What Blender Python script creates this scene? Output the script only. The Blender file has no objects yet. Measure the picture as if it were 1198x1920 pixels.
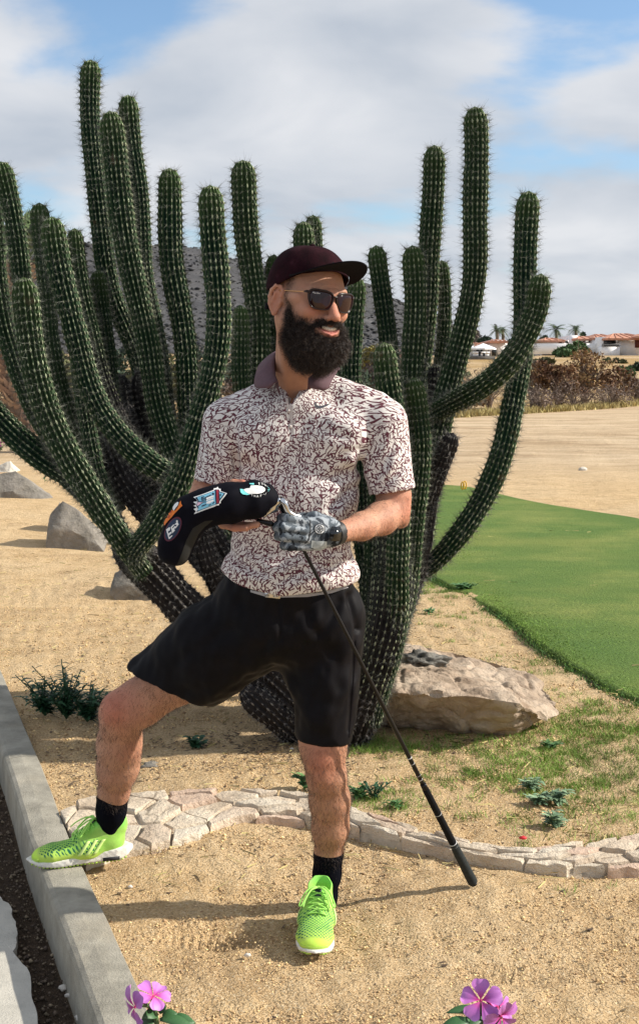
import bpy, bmesh, math, random
import numpy as np
from mathutils import Vector, Matrix
from mathutils.bvhtree import BVHTree
from mathutils.geometry import tessellate_polygon
from mathutils import noise as mnoise

random.seed(7); np.random.seed(7)
SC = bpy.context.scene
COL = SC.collection
PI = math.pi

# ---------------------------------------------------------------- camera
FPX = 2400.0                      # focal length in pixels of the 1198x1920 photograph
PITCH = math.atan(260.0 / FPX)
CAMZ = 1.5
cam_d = bpy.data.cameras.new('camera'); cam = bpy.data.objects.new('camera', cam_d)
COL.objects.link(cam); SC.camera = cam
cam.location = (0, 0, CAMZ); cam.rotation_euler = (PI / 2 - PITCH, 0, 0)
cam_d.sensor_fit = 'VERTICAL'; cam_d.sensor_height = 36.0; cam_d.sensor_width = 24.0
cam_d.lens = 36.0 * FPX / 1920.0
cam_d.clip_start = 0.05; cam_d.clip_end = 5000

# ---------------------------------------------------------------- light
SUN_EL = math.radians(33); SUN_H = Vector((1.0, 0.02, 0)).normalized()
TO_SUN = Vector((SUN_H.x * math.cos(SUN_EL), SUN_H.y * math.cos(SUN_EL), math.sin(SUN_EL)))
sl = bpy.data.lights.new('sun', 'SUN'); sl.energy = 5.0; sl.angle = math.radians(0.9); sl.color = (1.0, 0.93, 0.82)
so = bpy.data.objects.new('sun', sl); COL.objects.link(so); so.location = (8, -2, 8)
so.rotation_euler = TO_SUN.to_track_quat('Z', 'Y').to_euler()

world = bpy.data.worlds.new('World'); SC.world = world; world.use_nodes = True
def build_world():
    nt = world.node_tree; nt.nodes.clear(); N = nt.nodes.new; L = nt.links.new
    out = N('ShaderNodeOutputWorld'); bg = N('ShaderNodeBackground'); bg.inputs[1].default_value = 0.10
    sky = N('ShaderNodeTexSky'); sky.sky_type = 'NISHITA'; sky.sun_disc = False
    sky.sun_elevation = SUN_EL; sky.sun_rotation = math.atan2(SUN_H.x, SUN_H.y)
    sky.air_density = 1.0; sky.dust_density = 1.0; sky.ozone_density = 1.5
    tc = N('ShaderNodeTexCoord'); sp = N('ShaderNodeSeparateXYZ'); L(tc.outputs['Generated'], sp.inputs[0])
    def m(op, a, b=None, c=None, clamp=False):
        n = N('ShaderNodeMath'); n.operation = op; n.use_clamp = clamp
        for i, v in enumerate((a, b, c)):
            if v is None: continue
            if isinstance(v, (int, float)): n.inputs[i].default_value = v
            else: L(v, n.inputs[i])
        return n.outputs[0]
    zz = m('MAXIMUM', sp.outputs[2], 0.0)
    den = m('ADD', zz, 0.22)
    cx = m('DIVIDE', sp.outputs[0], den); cy = m('DIVIDE', sp.outputs[1], den)
    cb = N('ShaderNodeCombineXYZ'); L(cx, cb.inputs[0]); L(cy, cb.inputs[1]); cb.inputs[2].default_value = 3.3
    def nz(scale, det, rough, off, dist=0.0):
        mp = N('ShaderNodeMapping'); mp.inputs['Location'].default_value = off; L(cb.outputs[0], mp.inputs[0])
        n = N('ShaderNodeTexNoise'); n.inputs['Scale'].default_value = scale; n.inputs['Detail'].default_value = det
        n.inputs['Roughness'].default_value = rough; n.inputs['Distortion'].default_value = dist
        L(mp.outputs[0], n.inputs['Vector']); return n.outputs[0]
    n1 = nz(1.5, 9, 0.50, (CLOUD_OX, CLOUD_OY, 0.0), 0.15)
    n2 = nz(2.2, 7, 0.48, (5.0, 1.0, 0.0), 0.3)
    cov = N('ShaderNodeMapRange'); cov.interpolation_type = 'SMOOTHSTEP'
    L(m('ADD', n1, m('MULTIPLY', m('SUBTRACT', 0.16, zz, clamp=True), 1.1)), cov.inputs[0]); cov.inputs[1].default_value = 0.36; cov.inputs[2].default_value = 0.49
    cr = N('ShaderNodeValToRGB'); L(n2, cr.inputs[0])
    e = cr.color_ramp.elements
    e[0].position = 0.33; e[0].color = (4.0, 4.4, 5.0, 1); e[1].position = 0.66; e[1].color = (6.1, 6.2, 6.45, 1)
    mx = N('ShaderNodeMix'); mx.data_type = 'RGBA'
    cvf = m('MULTIPLY_ADD', cov.outputs[0], 0.94, 0.03)
    L(cvf, mx.inputs[0]); L(cr.outputs[0], mx.inputs['B'])
    sc = N('ShaderNodeMix'); sc.data_type = 'RGBA'; sc.blend_type = 'MULTIPLY'; sc.inputs[0].default_value = 1.0
    L(sky.outputs[0], sc.inputs['A']); sc.inputs['B'].default_value = (1.1, 1.25, 1.35, 1)
    L(sc.outputs['Result'], mx.inputs['A'])
    L(mx.outputs['Result'], bg.inputs[0]); L(bg.outputs[0], out.inputs[0])
CLOUD_OX, CLOUD_OY = 4.1, 1.9
build_world()

SC.view_settings.view_transform = 'Standard'; SC.view_settings.look = 'None'
SC.view_settings.exposure = 0.38; SC.view_settings.gamma = 1.0; SC.view_settings.use_curve_mapping = False
SC.render.engine = 'CYCLES'
SC.cycles.max_bounces = 6; SC.cycles.diffuse_bounces = 3; SC.cycles.transparent_max_bounces = 8
SC.cycles.use_denoising = True
SC.cycles.caustics_reflective = False; SC.cycles.caustics_refractive = False

# ---------------------------------------------------------------- measuring helpers (photo pixel -> world point at a depth / on a plane)
_F = Vector((0, math.cos(PITCH), -math.sin(PITCH))); _U = Vector((0, math.sin(PITCH), math.cos(PITCH)))
def ray(px, py):
    return _F + Vector(((px - 599) / FPX, 0, 0)) + _U * ((960 - py) / FPX)
def P(px, py, Y):
    d = ray(px, py); return Vector((0, 0, CAMZ)) + d * (Y / d.y)
def G(px, py, z=0.0):
    d = ray(px, py); return Vector((0, 0, CAMZ)) + d * ((z - CAMZ) / d.z)

# ---------------------------------------------------------------- object helpers
def link(o, parent=None):
    COL.objects.link(o)
    if parent is not None: o.parent = parent
    return o
def props(o, label=None, cat=None, group=None, kind=None):
    if label: o['label'] = label
    if cat: o['category'] = cat
    if group: o['group'] = group
    if kind: o['kind'] = kind
    return o
def empty(name, loc=(0, 0, 0), label=None, cat=None, group=None, rz=0.0, kind=None):
    o = bpy.data.objects.new(name, None); o.empty_display_size = 0.1
    o.location = loc; o.rotation_euler = (0, 0, rz); COL.objects.link(o)
    return props(o, label, cat, group, kind)
def mesh_np(name, V, polys, mats=None, parent=None, smooth=False, midx=None):
    """polys: an (n,k) array or a list of such arrays"""
    if isinstance(polys, np.ndarray): polys = [polys]
    polys = [np.asarray(p, dtype=np.int32) for p in polys if len(p)]
    V = np.asarray(V, dtype=np.float32)
    me = bpy.data.meshes.new(name)
    me.vertices.add(len(V)); me.vertices.foreach_set('co', V.ravel())
    loops = np.concatenate([p.ravel() for p in polys]); tot = np.concatenate([np.full(len(p), p.shape[1], np.int32) for p in polys])
    st = np.concatenate([[0], np.cumsum(tot)[:-1]]).astype(np.int32)
    me.loops.add(len(loops)); me.loops.foreach_set('vertex_index', loops)
    me.polygons.add(len(tot)); me.polygons.foreach_set('loop_start', st)
    if midx is not None: me.polygons.foreach_set('material_index', np.asarray(midx, np.int32))
    me.update(calc_edges=True); me.validate()
    if smooth: me.shade_smooth()
    if mats is not None:
        for m in (mats if isinstance(mats, (list, tuple)) else [mats]): me.materials.append(m)
    o = bpy.data.objects.new(name, me); return link(o, parent)
def mesh_py(name, V, Fc, mats=None, parent=None, smooth=False):
    me = bpy.data.meshes.new(name); me.from_pydata([tuple(v) for v in V], [], [tuple(f) for f in Fc]); me.update()
    if smooth: me.shade_smooth()
    if mats is not None:
        for m in (mats if isinstance(mats, (list, tuple)) else [mats]): me.materials.append(m)
    return link(bpy.data.objects.new(name, me), parent)
def attr_f(o, name, vals):
    a = o.data.attributes.new(name, 'FLOAT', 'POINT'); a.data.foreach_set('value', np.asarray(vals, np.float32))
def attr_v(o, name, vals):
    a = o.data.attributes.new(name, 'FLOAT_VECTOR', 'POINT'); a.data.foreach_set('vector', np.asarray(vals, np.float32).ravel())
def solid(o, t, off=0.0):
    m = o.modifiers.new('solidify', 'SOLIDIFY'); m.thickness = t; m.offset = off; return o
def catmull(pts, n):
    """resample a polyline with a Catmull-Rom spline, n points, columns of any width"""
    p = np.array([list(q) for q in pts], float)
    if len(p) == 2: return p[0] + (p[1] - p[0]) * np.linspace(0, 1, n)[:, None]
    q = np.vstack([2 * p[0] - p[1], p, 2 * p[-1] - p[-2]])
    out = []
    for s in np.linspace(0, len(p) - 1 - 1e-9, n * 4):
        i = int(s); t = s - i; a, b, c, d = q[i], q[i + 1], q[i + 2], q[i + 3]
        out.append(0.5 * ((2 * b) + (-a + c) * t + (2 * a - 5 * b + 4 * c - d) * t * t + (-a + 3 * b - 3 * c + d) * t ** 3))
    out = np.array(out); seg = np.linalg.norm(np.diff(out[:, :3], axis=0), axis=1); cs = np.concatenate([[0], np.cumsum(seg)])
    tt = np.linspace(0, cs[-1], n)
    return np.stack([np.interp(tt, cs, out[:, k]) for k in range(out.shape[1])], 1)
def frames(C):
    """parallel transport frames along centreline C (n,3)"""
    T = np.gradient(C, axis=0); T /= np.linalg.norm(T, axis=1)[:, None] + 1e-12
    a = np.array([1.0, 0, 0]) if abs(T[0][0]) < 0.8 else np.array([0, 1.0, 0])
    U = np.zeros_like(C); u = a - T[0] * np.dot(a, T[0]); u /= np.linalg.norm(u); U[0] = u
    for i in range(1, len(C)):
        u = U[i - 1] - T[i] * np.dot(U[i - 1], T[i]); u /= np.linalg.norm(u) + 1e-12; U[i] = u
    return T, U, np.cross(T, U)
def tube_geo(pts, rad, k=8, n=None, cap=True):
    C = np.array([list(p) for p in pts], float); R = np.array([rad] * len(C) if np.isscalar(rad) else rad, float)
    if n:
        CR = catmull(np.hstack([C, R[:, None]]), n); C, R = CR[:, :3], CR[:, 3]
    T, U, W = frames(C); th = np.arange(k) * 2 * PI / k
    V = C[:, None, :] + R[:, None, None] * (np.cos(th)[None, :, None] * U[:, None, :] + np.sin(th)[None, :, None] * W[:, None, :])
    V = V.reshape(-1, 3); m = len(C)
    i = np.arange(m - 1)[:, None] * k; j = np.arange(k)[None, :]; j2 = (j + 1) % k
    Q = np.stack([i + j, i + j2, i + k + j2, i + k + j], -1).reshape(-1, 4); tr = np.zeros((0, 3), int)
    if cap:
        V = np.vstack([V, C[0], C[-1]]); a, b = len(V) - 2, len(V) - 1; jj = np.arange(k); j3 = (jj + 1) % k
        tr = np.vstack([np.stack([np.full(k, a), j3, jj], 1), np.stack([np.full(k, b), (m - 1) * k + jj, (m - 1) * k + j3], 1)])
    return V, Q, tr
class Geo:
    """collects many pieces into ONE mesh"""
    def __init__(s): s.V = []; s.Q = []; s.T = []; s.n = 0; s.mq = []; s.mt = []
    def add(s, V, Q=None, T=None, mi=0):
        s.V.append(np.asarray(V, float))
        if Q is not None and len(Q): s.Q.append(np.asarray(Q) + s.n); s.mq += [mi] * len(Q)
        if T is not None and len(T): s.T.append(np.asarray(T) + s.n); s.mt += [mi] * len(T)
        s.n += len(V); return s
    def tube(s, pts, rad, k=8, n=None, cap=True, mi=0): return s.add(*tube_geo(pts, rad, k, n, cap), mi=mi)
    def box(s, c, d, rz=0.0, mi=0, M=None):
        v = np.array([[x, y, z] for z in (-.5, .5) for y in (-.5, .5) for x in (-.5, .5)]) * np.array(d)
        if M is not None: v = v @ np.array(M.to_3x3()).T
        cz, sz = math.cos(rz), math.sin(rz); v = v @ np.array([[cz, sz, 0], [-sz, cz, 0], [0, 0, 1]]) + np.array(c)
        return s.add(v, [[0, 2, 3, 1], [4, 5, 7, 6], [0, 1, 5, 4], [2, 6, 7, 3], [0, 4, 6, 2], [1, 3, 7, 5]], mi=mi)
    def build(s, name, mats, parent=None, smooth=False):
        polys = []; mi = []
        if s.Q: polys.append(np.vstack(s.Q)); mi += s.mq
        if s.T: polys.append(np.vstack(s.T)); mi += s.mt
        return mesh_np(name, np.vstack(s.V), polys, mats, parent, smooth, mi if max(mi) > 0 else None)

# ---------------------------------------------------------------- materials
def new_mat(name):
    m = bpy.data.materials.new(name); m.use_nodes = True; nt = m.node_tree
    b = nt.nodes['Principled BSDF']; return m, nt, b
class NT:
    def __init__(s, nt): s.nt = nt
    def n(s, t, **kw):
        x = s.nt.nodes.new(t)
        for k, v in kw.items(): setattr(x, k, v)
        return x
    def l(s, a, b): s.nt.links.new(a, b)
    def put(s, sock, v):
        if isinstance(v, (int, float)): sock.default_value = v
        elif isinstance(v, (tuple, list)): sock.default_value = v
        else: s.l(v, sock)
    def math(s, op, a, b=None, c=None, clamp=False):
        x = s.n('ShaderNodeMath', operation=op, use_clamp=clamp)
        for i, v in enumerate((a, b, c)):
            if v is not None: s.put(x.inputs[i], v)
        return x.outputs[0]
    def mix(s, f, a, b, blend='MIX'):
        x = s.n('ShaderNodeMix', data_type='RGBA', blend_type=blend)
        s.put(x.inputs[0], f)
        for k, v in (('A', a), ('B', b)):
            s.put([i for i in x.inputs if i.name == k and i.type == 'RGBA'][0], (tuple(v) + (1,)) if isinstance(v, tuple) and len(v) == 3 else v)
        return [o for o in x.outputs if o.type == 'RGBA'][0]
    def noise(s, vec, scale, det=4, rough=0.55, dist=0.0):
        x = s.n('ShaderNodeTexNoise'); x.inputs['Scale'].default_value = scale; x.inputs['Detail'].default_value = det
        x.inputs['Roughness'].default_value = rough; x.inputs['Distortion'].default_value = dist
        if vec is not None: s.l(vec, x.inputs['Vector'])
        return x.outputs[0]
    def vor(s, vec, scale, feature='F1', rnd=1.0):
        x = s.n('ShaderNodeTexVoronoi', feature=feature); x.inputs['Scale'].default_value = scale
        x.inputs['Randomness'].default_value = rnd
        if vec is not None: s.l(vec, x.inputs['Vector'])
        return x
    def ramp(s, f, *stops):
        x = s.n('ShaderNodeValToRGB'); s.l(f, x.inputs[0]); e = x.color_ramp.elements
        while len(e) < len(stops): e.new(0.5)
        for i, (p, c) in enumerate(stops): e[i].position = p; e[i].color = tuple(c) + (1,) if len(c) == 3 else c
        return x.outputs[0]
    def rng(s, f, a, b, c=0.0, d=1.0, smooth=True):
        x = s.n('ShaderNodeMapRange'); x.interpolation_type = 'SMOOTHSTEP' if smooth else 'LINEAR'
        s.l(f, x.inputs[0])
        for i, v in enumerate((a, b, c, d)): x.inputs[i + 1].default_value = v
        return x.outputs[0]
    def bump(s, h, strength, dist, prev=None):
        x = s.n('ShaderNodeBump'); x.inputs['Strength'].default_value = strength; x.inputs['Distance'].default_value = dist
        s.l(h, x.inputs['Height'])
        if prev is not None: s.l(prev, x.inputs['Normal'])
        return x.outputs[0]
    def coord(s, which='Object'):
        return s.n('ShaderNodeTexCoord').outputs[which]
    def pos(s): return s.n('ShaderNodeNewGeometry').outputs['Position']
    def attr(s, name, out='Fac'):
        x = s.n('ShaderNodeAttribute'); x.attribute_name = name; return x.outputs[out]
def simple(name, col, rough=0.7, var=0.15, scale=30.0, metal=0.0, bump=0.0, bscale=None, spec=0.5, coat=0.0, island=0.0, sheen=0.0):
    m, nt, b = new_mat(name); t = NT(nt); co = t.coord()
    f = t.noise(co, scale, 4)
    lo = tuple(max(0, c * (1 - var)) for c in col); hi = tuple(min(1, c * (1 + var)) for c in col)
    c = t.ramp(f, (0.3, lo), (0.7, hi))
    if island > 0:
        r = t.n('ShaderNodeNewGeometry').outputs['Random Per Island']
        k = t.rng(r, 0, 1, 1 - island, 1 + island, smooth=False)
        x = t.n('ShaderNodeHueSaturation'); t.l(c, x.inputs['Color']); t.l(k, x.inputs['Value'])
        hs = t.rng(r, 0, 1, 0.5 - island * 0.03, 0.5 + island * 0.03, smooth=False); t.l(hs, x.inputs['Hue']); c = x.outputs[0]
    t.l(c, b.inputs['Base Color']); b.inputs['Roughness'].default_value = rough; b.inputs['Metallic'].default_value = metal
    b.inputs['Specular IOR Level'].default_value = spec; b.inputs['Coat Weight'].default_value = coat
    b.inputs['Sheen Weight'].default_value = sheen
    if bump > 0:
        h = t.noise(co, bscale or scale * 3, 6, 0.6); t.l(t.bump(h, 0.8, bump), b.inputs['Normal'])
    return m

# ---------------------------------------------------------------- implicit surfaces
def smin(a, b, k):
    if k <= 0: return np.minimum(a, b)
    h = np.maximum(k - np.abs(a - b), 0) / k; return np.minimum(a, b) - h * h * k * 0.25
def A3(v): return np.array([v[0], v[1], v[2]], np.float32)
class Prim:
    def __init__(s, f, lo, hi): s.f, s.lo, s.hi = f, lo, hi
def ecap(a, b, ra, rb, side=(1, 0, 0)):
    """elliptic tapered capsule; radii may be (r along side, r across)"""
    a, b = A3(a), A3(b)
    ra = np.array(ra if isinstance(ra, tuple) else (ra, ra), np.float32); rb = np.array(rb if isinstance(rb, tuple) else (rb, rb), np.float32)
    ax = b - a; L = float(np.linalg.norm(ax)) + 1e-9; ax = ax / L
    u = A3(side) - ax * np.dot(A3(side), ax)
    if np.linalg.norm(u) < 1e-3: u = np.array([0, 1, 0], np.float32) - ax * ax[1]
    u = u / np.linalg.norm(u); w = np.cross(ax, u)
    def f(X, Y, Z):
        x, y, z = X - a[0], Y - a[1], Z - a[2]
        h = x * ax[0] + y * ax[1] + z * ax[2]; t = np.clip(h / L, 0, 1); e = h - t * L
        pu = x * u[0] + y * u[1] + z * u[2]; pw = x * w[0] + y * w[1] + z * w[2]
        r1 = ra[0] + (rb[0] - ra[0]) * t; r2 = ra[1] + (rb[1] - ra[1]) * t; rm = np.minimum(r1, r2)
        q = np.sqrt((pu / r1) ** 2 + (pw / r2) ** 2 + (e / rm) ** 2 + 1e-12)
        q2 = np.sqrt((pu / r1 ** 2) ** 2 + (pw / r2 ** 2) ** 2 + (e / rm ** 2) ** 2 + 1e-12)
        return q * (q - 1) / q2
    R = max(ra.max(), rb.max()); return Prim(f, np.minimum(a, b) - R, np.maximum(a, b) + R)
def ell(c, r, M=None):
    c = A3(c); r = np.array(r, np.float32); Mi = np.array(M.to_3x3().inverted(), np.float32) if M is not None else None
    def f(X, Y, Z):
        x, y, z = X - c[0], Y - c[1], Z - c[2]
        if Mi is not None: x, y, z = (Mi[i, 0] * x + Mi[i, 1] * y + Mi[i, 2] * z for i in range(3))
        k0 = np.sqrt((x / r[0]) ** 2 + (y / r[1]) ** 2 + (z / r[2]) ** 2 + 1e-12)
        k1 = np.sqrt((x / r[0] ** 2) ** 2 + (y / r[1] ** 2) ** 2 + (z / r[2] ** 2) ** 2 + 1e-12)
        return k0 * (k0 - 1) / k1
    R = r.max(); return Prim(f, c - R, c + R)
def half(p, n, ext=5.0):
    """half space; solid on the side n points AWAY from"""
    p = A3(p); n = A3(Vector(n).normalized())
    return Prim(lambda X, Y, Z: (X - p[0]) * n[0] + (Y - p[1]) * n[1] + (Z - p[2]) * n[2], p - ext, p + ext)
def bothp(a, b):
    """intersection of two primitives"""
    return Prim(lambda X, Y, Z: np.maximum(a.f(X, Y, Z), b.f(X, Y, Z)), np.maximum(a.lo, b.lo), np.minimum(a.hi, b.hi))
class Vol:
    def __init__(s, lo, hi, h):
        s.lo = np.array(list(lo), np.float32); s.h = h; s.n = np.ceil((np.array(list(hi)) - s.lo) / h).astype(int) + 1
        s.F = np.full(s.n, 1.0, np.float32)
    def _sub(s, p, m):
        i0 = np.clip(np.floor((p.lo - m - s.lo) / s.h).astype(int), 0, s.n); i1 = np.clip(np.ceil((p.hi + m - s.lo) / s.h).astype(int) + 1, 0, s.n)
        if (i1 <= i0).any(): return None
        ax = [(s.lo[d] + np.arange(i0[d], i1[d], dtype=np.float32) * s.h) for d in range(3)]
        return tuple(slice(i0[d], i1[d]) for d in range(3)), ax[0][:, None, None], ax[1][None, :, None], ax[2][None, None, :]
    def u(s, p, k=0.01):
        r = s._sub(p, k + 2.5 * s.h)
        if r is None: return s
        sl_, X, Y, Z = r; s.F[sl_] = smin(s.F[sl_], p.f(X, Y, Z), k); return s
    def c(s, p, k=0.004):
        r = s._sub(p, k + 2.5 * s.h)
        if r is None: return s
        sl_, X, Y, Z = r; s.F[sl_] = -smin(-s.F[sl_], p.f(X, Y, Z), k); return s
    def blur(s, n=1):
        F = s.F
        for _ in range(n):
            for d in range(3):
                F = 0.5 * F + 0.25 * (np.roll(F, 1, d) + np.roll(F, -1, d))
        s.F = F; return s
    def mesh(s):
        F = s.F.copy()
        for d in range(3):
            i = [slice(None)] * 3; i[d] = 0; F[tuple(i)] = 1; i[d] = -1; F[tuple(i)] = 1
        S = F < 0; nx, ny, nz = F.shape; c = np.zeros((nx - 1, ny - 1, nz - 1), np.uint8)
        for i in (0, 1):
            for j in (0, 1):
                for k in (0, 1): c += S[i:nx - 1 + i, j:ny - 1 + j, k:nz - 1 + k]
        act = (c > 0) & (c < 8); idx = np.argwhere(act); ID = np.full(act.shape, -1, np.int32); ID[act] = np.arange(len(idx))
        acc = np.zeros((len(idx), 3)); cnt = np.zeros(len(idx)); cor = [(i, j, k) for i in (0, 1) for j in (0, 1) for k in (0, 1)]
        for a in cor:
            for d in range(3):
                if a[d]: continue
                b = list(a); b[d] = 1
                fa = F[idx[:, 0] + a[0], idx[:, 1] + a[1], idx[:, 2] + a[2]]; fb = F[idx[:, 0] + b[0], idx[:, 1] + b[1], idx[:, 2] + b[2]]
                m = (fa < 0) != (fb < 0); t = fa[m] / (fa[m] - fb[m]); pos = np.tile(np.array(a, float), (m.sum(), 1)); pos[:, d] += t
                acc[m] += pos; cnt[m] += 1
        V = s.lo + (idx + acc / cnt[:, None]) * s.h; Q = []
        for d in range(3):
            u, v = (d + 1) % 3, (d + 2) % 3
            i0 = [slice(None)] * 3; i1 = [slice(None)] * 3; i0[d] = slice(0, -1); i1[d] = slice(1, None)
            A, B = S[tuple(i0)], S[tuple(i1)]
            for inside, flip in ((A & ~B, False), (~A & B, True)):
                e = np.argwhere(inside); e = e[(e[:, u] > 0) & (e[:, v] > 0) & (e[:, u] < s.n[u] - 1) & (e[:, v] < s.n[v] - 1)]
                if not len(e): continue
                def cid(du, dv):
                    q = e.copy(); q[:, u] += du; q[:, v] += dv; return ID[q[:, 0], q[:, 1], q[:, 2]]
                q = np.stack([cid(-1, -1), cid(0, -1), cid(0, 0), cid(-1, 0)], 1)
                Q.append(q[:, ::-1] if flip else q)
        return V, np.vstack(Q)
def vnormals(V, Q):
    n = np.cross(V[Q[:, 2]] - V[Q[:, 0]], V[Q[:, 3 if Q.shape[1] > 3 else 1]] - V[Q[:, 1 if Q.shape[1] > 3 else 0]])
    if Q.shape[1] == 3: n = -n
    out = np.zeros_like(V)
    for k in range(Q.shape[1]): np.add.at(out, Q[:, k], n)
    return out / (np.linalg.norm(out, axis=1)[:, None] + 1e-12)
def snoise(V, scale, seed=0, octs=3):
    """cheap smooth noise: sums of random plane waves, about -1..1"""
    rs = np.random.RandomState(seed); out = np.zeros(len(V)); a = 1.0; tot = 0
    for o in range(octs):
        for _ in range(5):
            d = rs.normal(size=3); d /= np.linalg.norm(d); out += a * np.sin(V @ d * (2 * PI / scale) * (2 ** o) * rs.uniform(.7, 1.3) + rs.uniform(0, 6.28))
        tot += a * 2.2; a *= 0.5
    return out / tot
# ================================================================ SETTING
KR = [G(px, py, 0.03) for px, py in ((-75, 1100), (-35, 1175), (0, 1250), (40, 1345), (85, 1450), (125, 1555), (175, 1665), (215, 1750), (262, 1855), (318, 1990), (380, 2160), (460, 2440))]
KR = catmull(KR, 60)[:, :2]                       # right (garden) edge of the kerb, far -> near
def left_normal(C):
    T = np.gradient(C, axis=0); T /= np.linalg.norm(T, axis=1)[:, None]; return np.stack([T[:, 1], -T[:, 0]], 1)
KN = left_normal(KR)
if (KN[:, 0] > 0).mean() > .5: KN = -KN
KW = 0.124
KL = KR + KN * KW
def kerb_dist(X, Y):
    """signed distance to the right edge of the kerb, negative on the road side"""
    k = np.interp(Y, KR[::-1, 1], KR[::-1, 0]); return (X - k) * 0.93
SKY_PX = np.array([(-1500, 380), (-400, 430), (150, 468), (280, 480), (380, 492), (500, 520), (600, 535), (690, 548), (745, 574), (800, 600), (860, 622), (920, 648), (1000, 672), (1200, 688), (3000, 692)], float)
def ground_z(X, Y):
    X = np.asarray(X, float); Y = np.asarray(Y, float)
    s = lambda a, b, v: (lambda t: t * t * (3 - 2 * t))(np.clip((v - a) / (b - a), 0, 1))
    z = 3.2 * s(52, 126, Y)
    px = 599 + 2400 * X / np.maximum(Y, 1); rid = np.interp(px, SKY_PX[:, 0], SKY_PX[:, 1]); zr = 1.5 + (700 - rid) / 2400 * 560
    z = z + (zr - 3.2) * s(190, 560, Y)
    n = np.sin(X * .031 + Y * .017) + .6 * np.sin(X * .083 - Y * .051 + 1.3) + .4 * np.sin(X * .19 + Y * .13)
    z = z + n * 1.3 * s(150, 400, Y)
    z = z + .05 * s(7, 14, Y) * s(0, 4, -X) * 3                       # sand rises gently behind the rocks at the left
    near = s(60, 20, Y) if False else (1 - s(25, 60, Y))
    z = z + near * (.010 * np.sin(X * 5.1 + Y * 3.3) * np.sin(Y * 4.2 - X * 2.0) + .012 * np.sin(X * 1.7 - Y * 2.3 + .6)) * np.clip(kerb_dist(X, Y) * 3, 0, 1)
    z = z - .115 * s(-.02, -.09, kerb_dist(X, Y)) * (Y < 9)
    return z

def sand_material():
    m, nt, b = new_mat('sand'); t = NT(nt); p = t.pos()
    big = t.noise(p, 0.9, 5, .55); mid = t.noise(p, 7.0, 5, .6); fine = t.noise(p, 110.0, 4, .75); sp = t.vor(p, 150.0); 
    c = t.ramp(mid, (0.25, (.49, .325, .16)), (.5, (.62, .43, .228)), (.75, (.71, .52, .295)))
    c = t.mix(t.rng(big, .42, .62, 0, .45), c, (.70, .52, .31)); c = t.mix(t.rng(t.noise(p, 2.2, 6, .65), .50, .68, 0, .5), c, (.38, .245, .125))
    # far field: paler and wheel-marked; grainy specks near
    c = t.mix(t.rng(fine, .52, .66, 0, .7), c, (.88, .73, .50)); c = t.mix(t.rng(fine, .45, .35, 0, .75), c, (.22, .135, .07))
    sx = t.n('ShaderNodeSeparateXYZ'); t.l(p, sx.inputs[0])
    far = t.rng(sx.outputs[1], 15, 24); mp = t.n('ShaderNodeMapping'); mp.inputs['Scale'].default_value = (.22, .8, 1); mp.inputs['Rotation'].default_value = (0, 0, -.35); t.l(p, mp.inputs[0])
    tr = t.noise(mp.outputs[0], 1.0, 8, .68, 1.2); fc = t.ramp(tr, (.36, (.42, .30, .18)), (.5, (.56, .42, .27)), (.64, (.66, .52, .35))); fc = t.mix(t.rng(t.noise(p, .9, 6, .7), .56, .66, 0, .5), fc, (.30, .21, .13))
    c = t.mix(far, c, fc)
    dry = t.noise(p, .25, 4); c = t.mix(t.math('MULTIPLY', t.rng(t.math('MULTIPLY_ADD', sx.outputs[0], -1.45, sx.outputs[1]), 35.5, 39), t.rng(dry, .4, .6, .4, .95)), c, (.36, .24, .10))
    # dark soil in the gutter
    g = t.attr('gutter'); soil = t.ramp(t.noise(p, 40, 6, .7), (.3, (.035, .024, .016)), (.7, (.11, .075, .05)))
    c = t.mix(g, c, soil)
    # hill soil, greyed in its colour to stand for haze
    hc = t.ramp(t.noise(p, .06, 8, .7), (.3, (.065, .064, .068)), (.55, (.085, .083, .086)), (.7, (.12, .115, .115)))
    c = t.mix(t.rng(sx.outputs[1], 130, 200), c, hc)
    t.l(c, b.inputs['Base Color']); b.inputs['Roughness'].default_value = .95; b.inputs['Specular IOR Level'].default_value = .15
    h = t.math('ADD', t.math('MULTIPLY', mid, 1.0), t.math('MULTIPLY', fine, .28)); h = t.math('ADD', h, t.math('MULTIPLY', sp.outputs[0], -.12))
    nr = t.bump(h, .9, .05); h2 = t.noise(p, 40, 3, .6); t.l(t.bump(h2, .7, .02, nr), b.inputs['Normal'])
    return m
M_SAND = sand_material()

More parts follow.
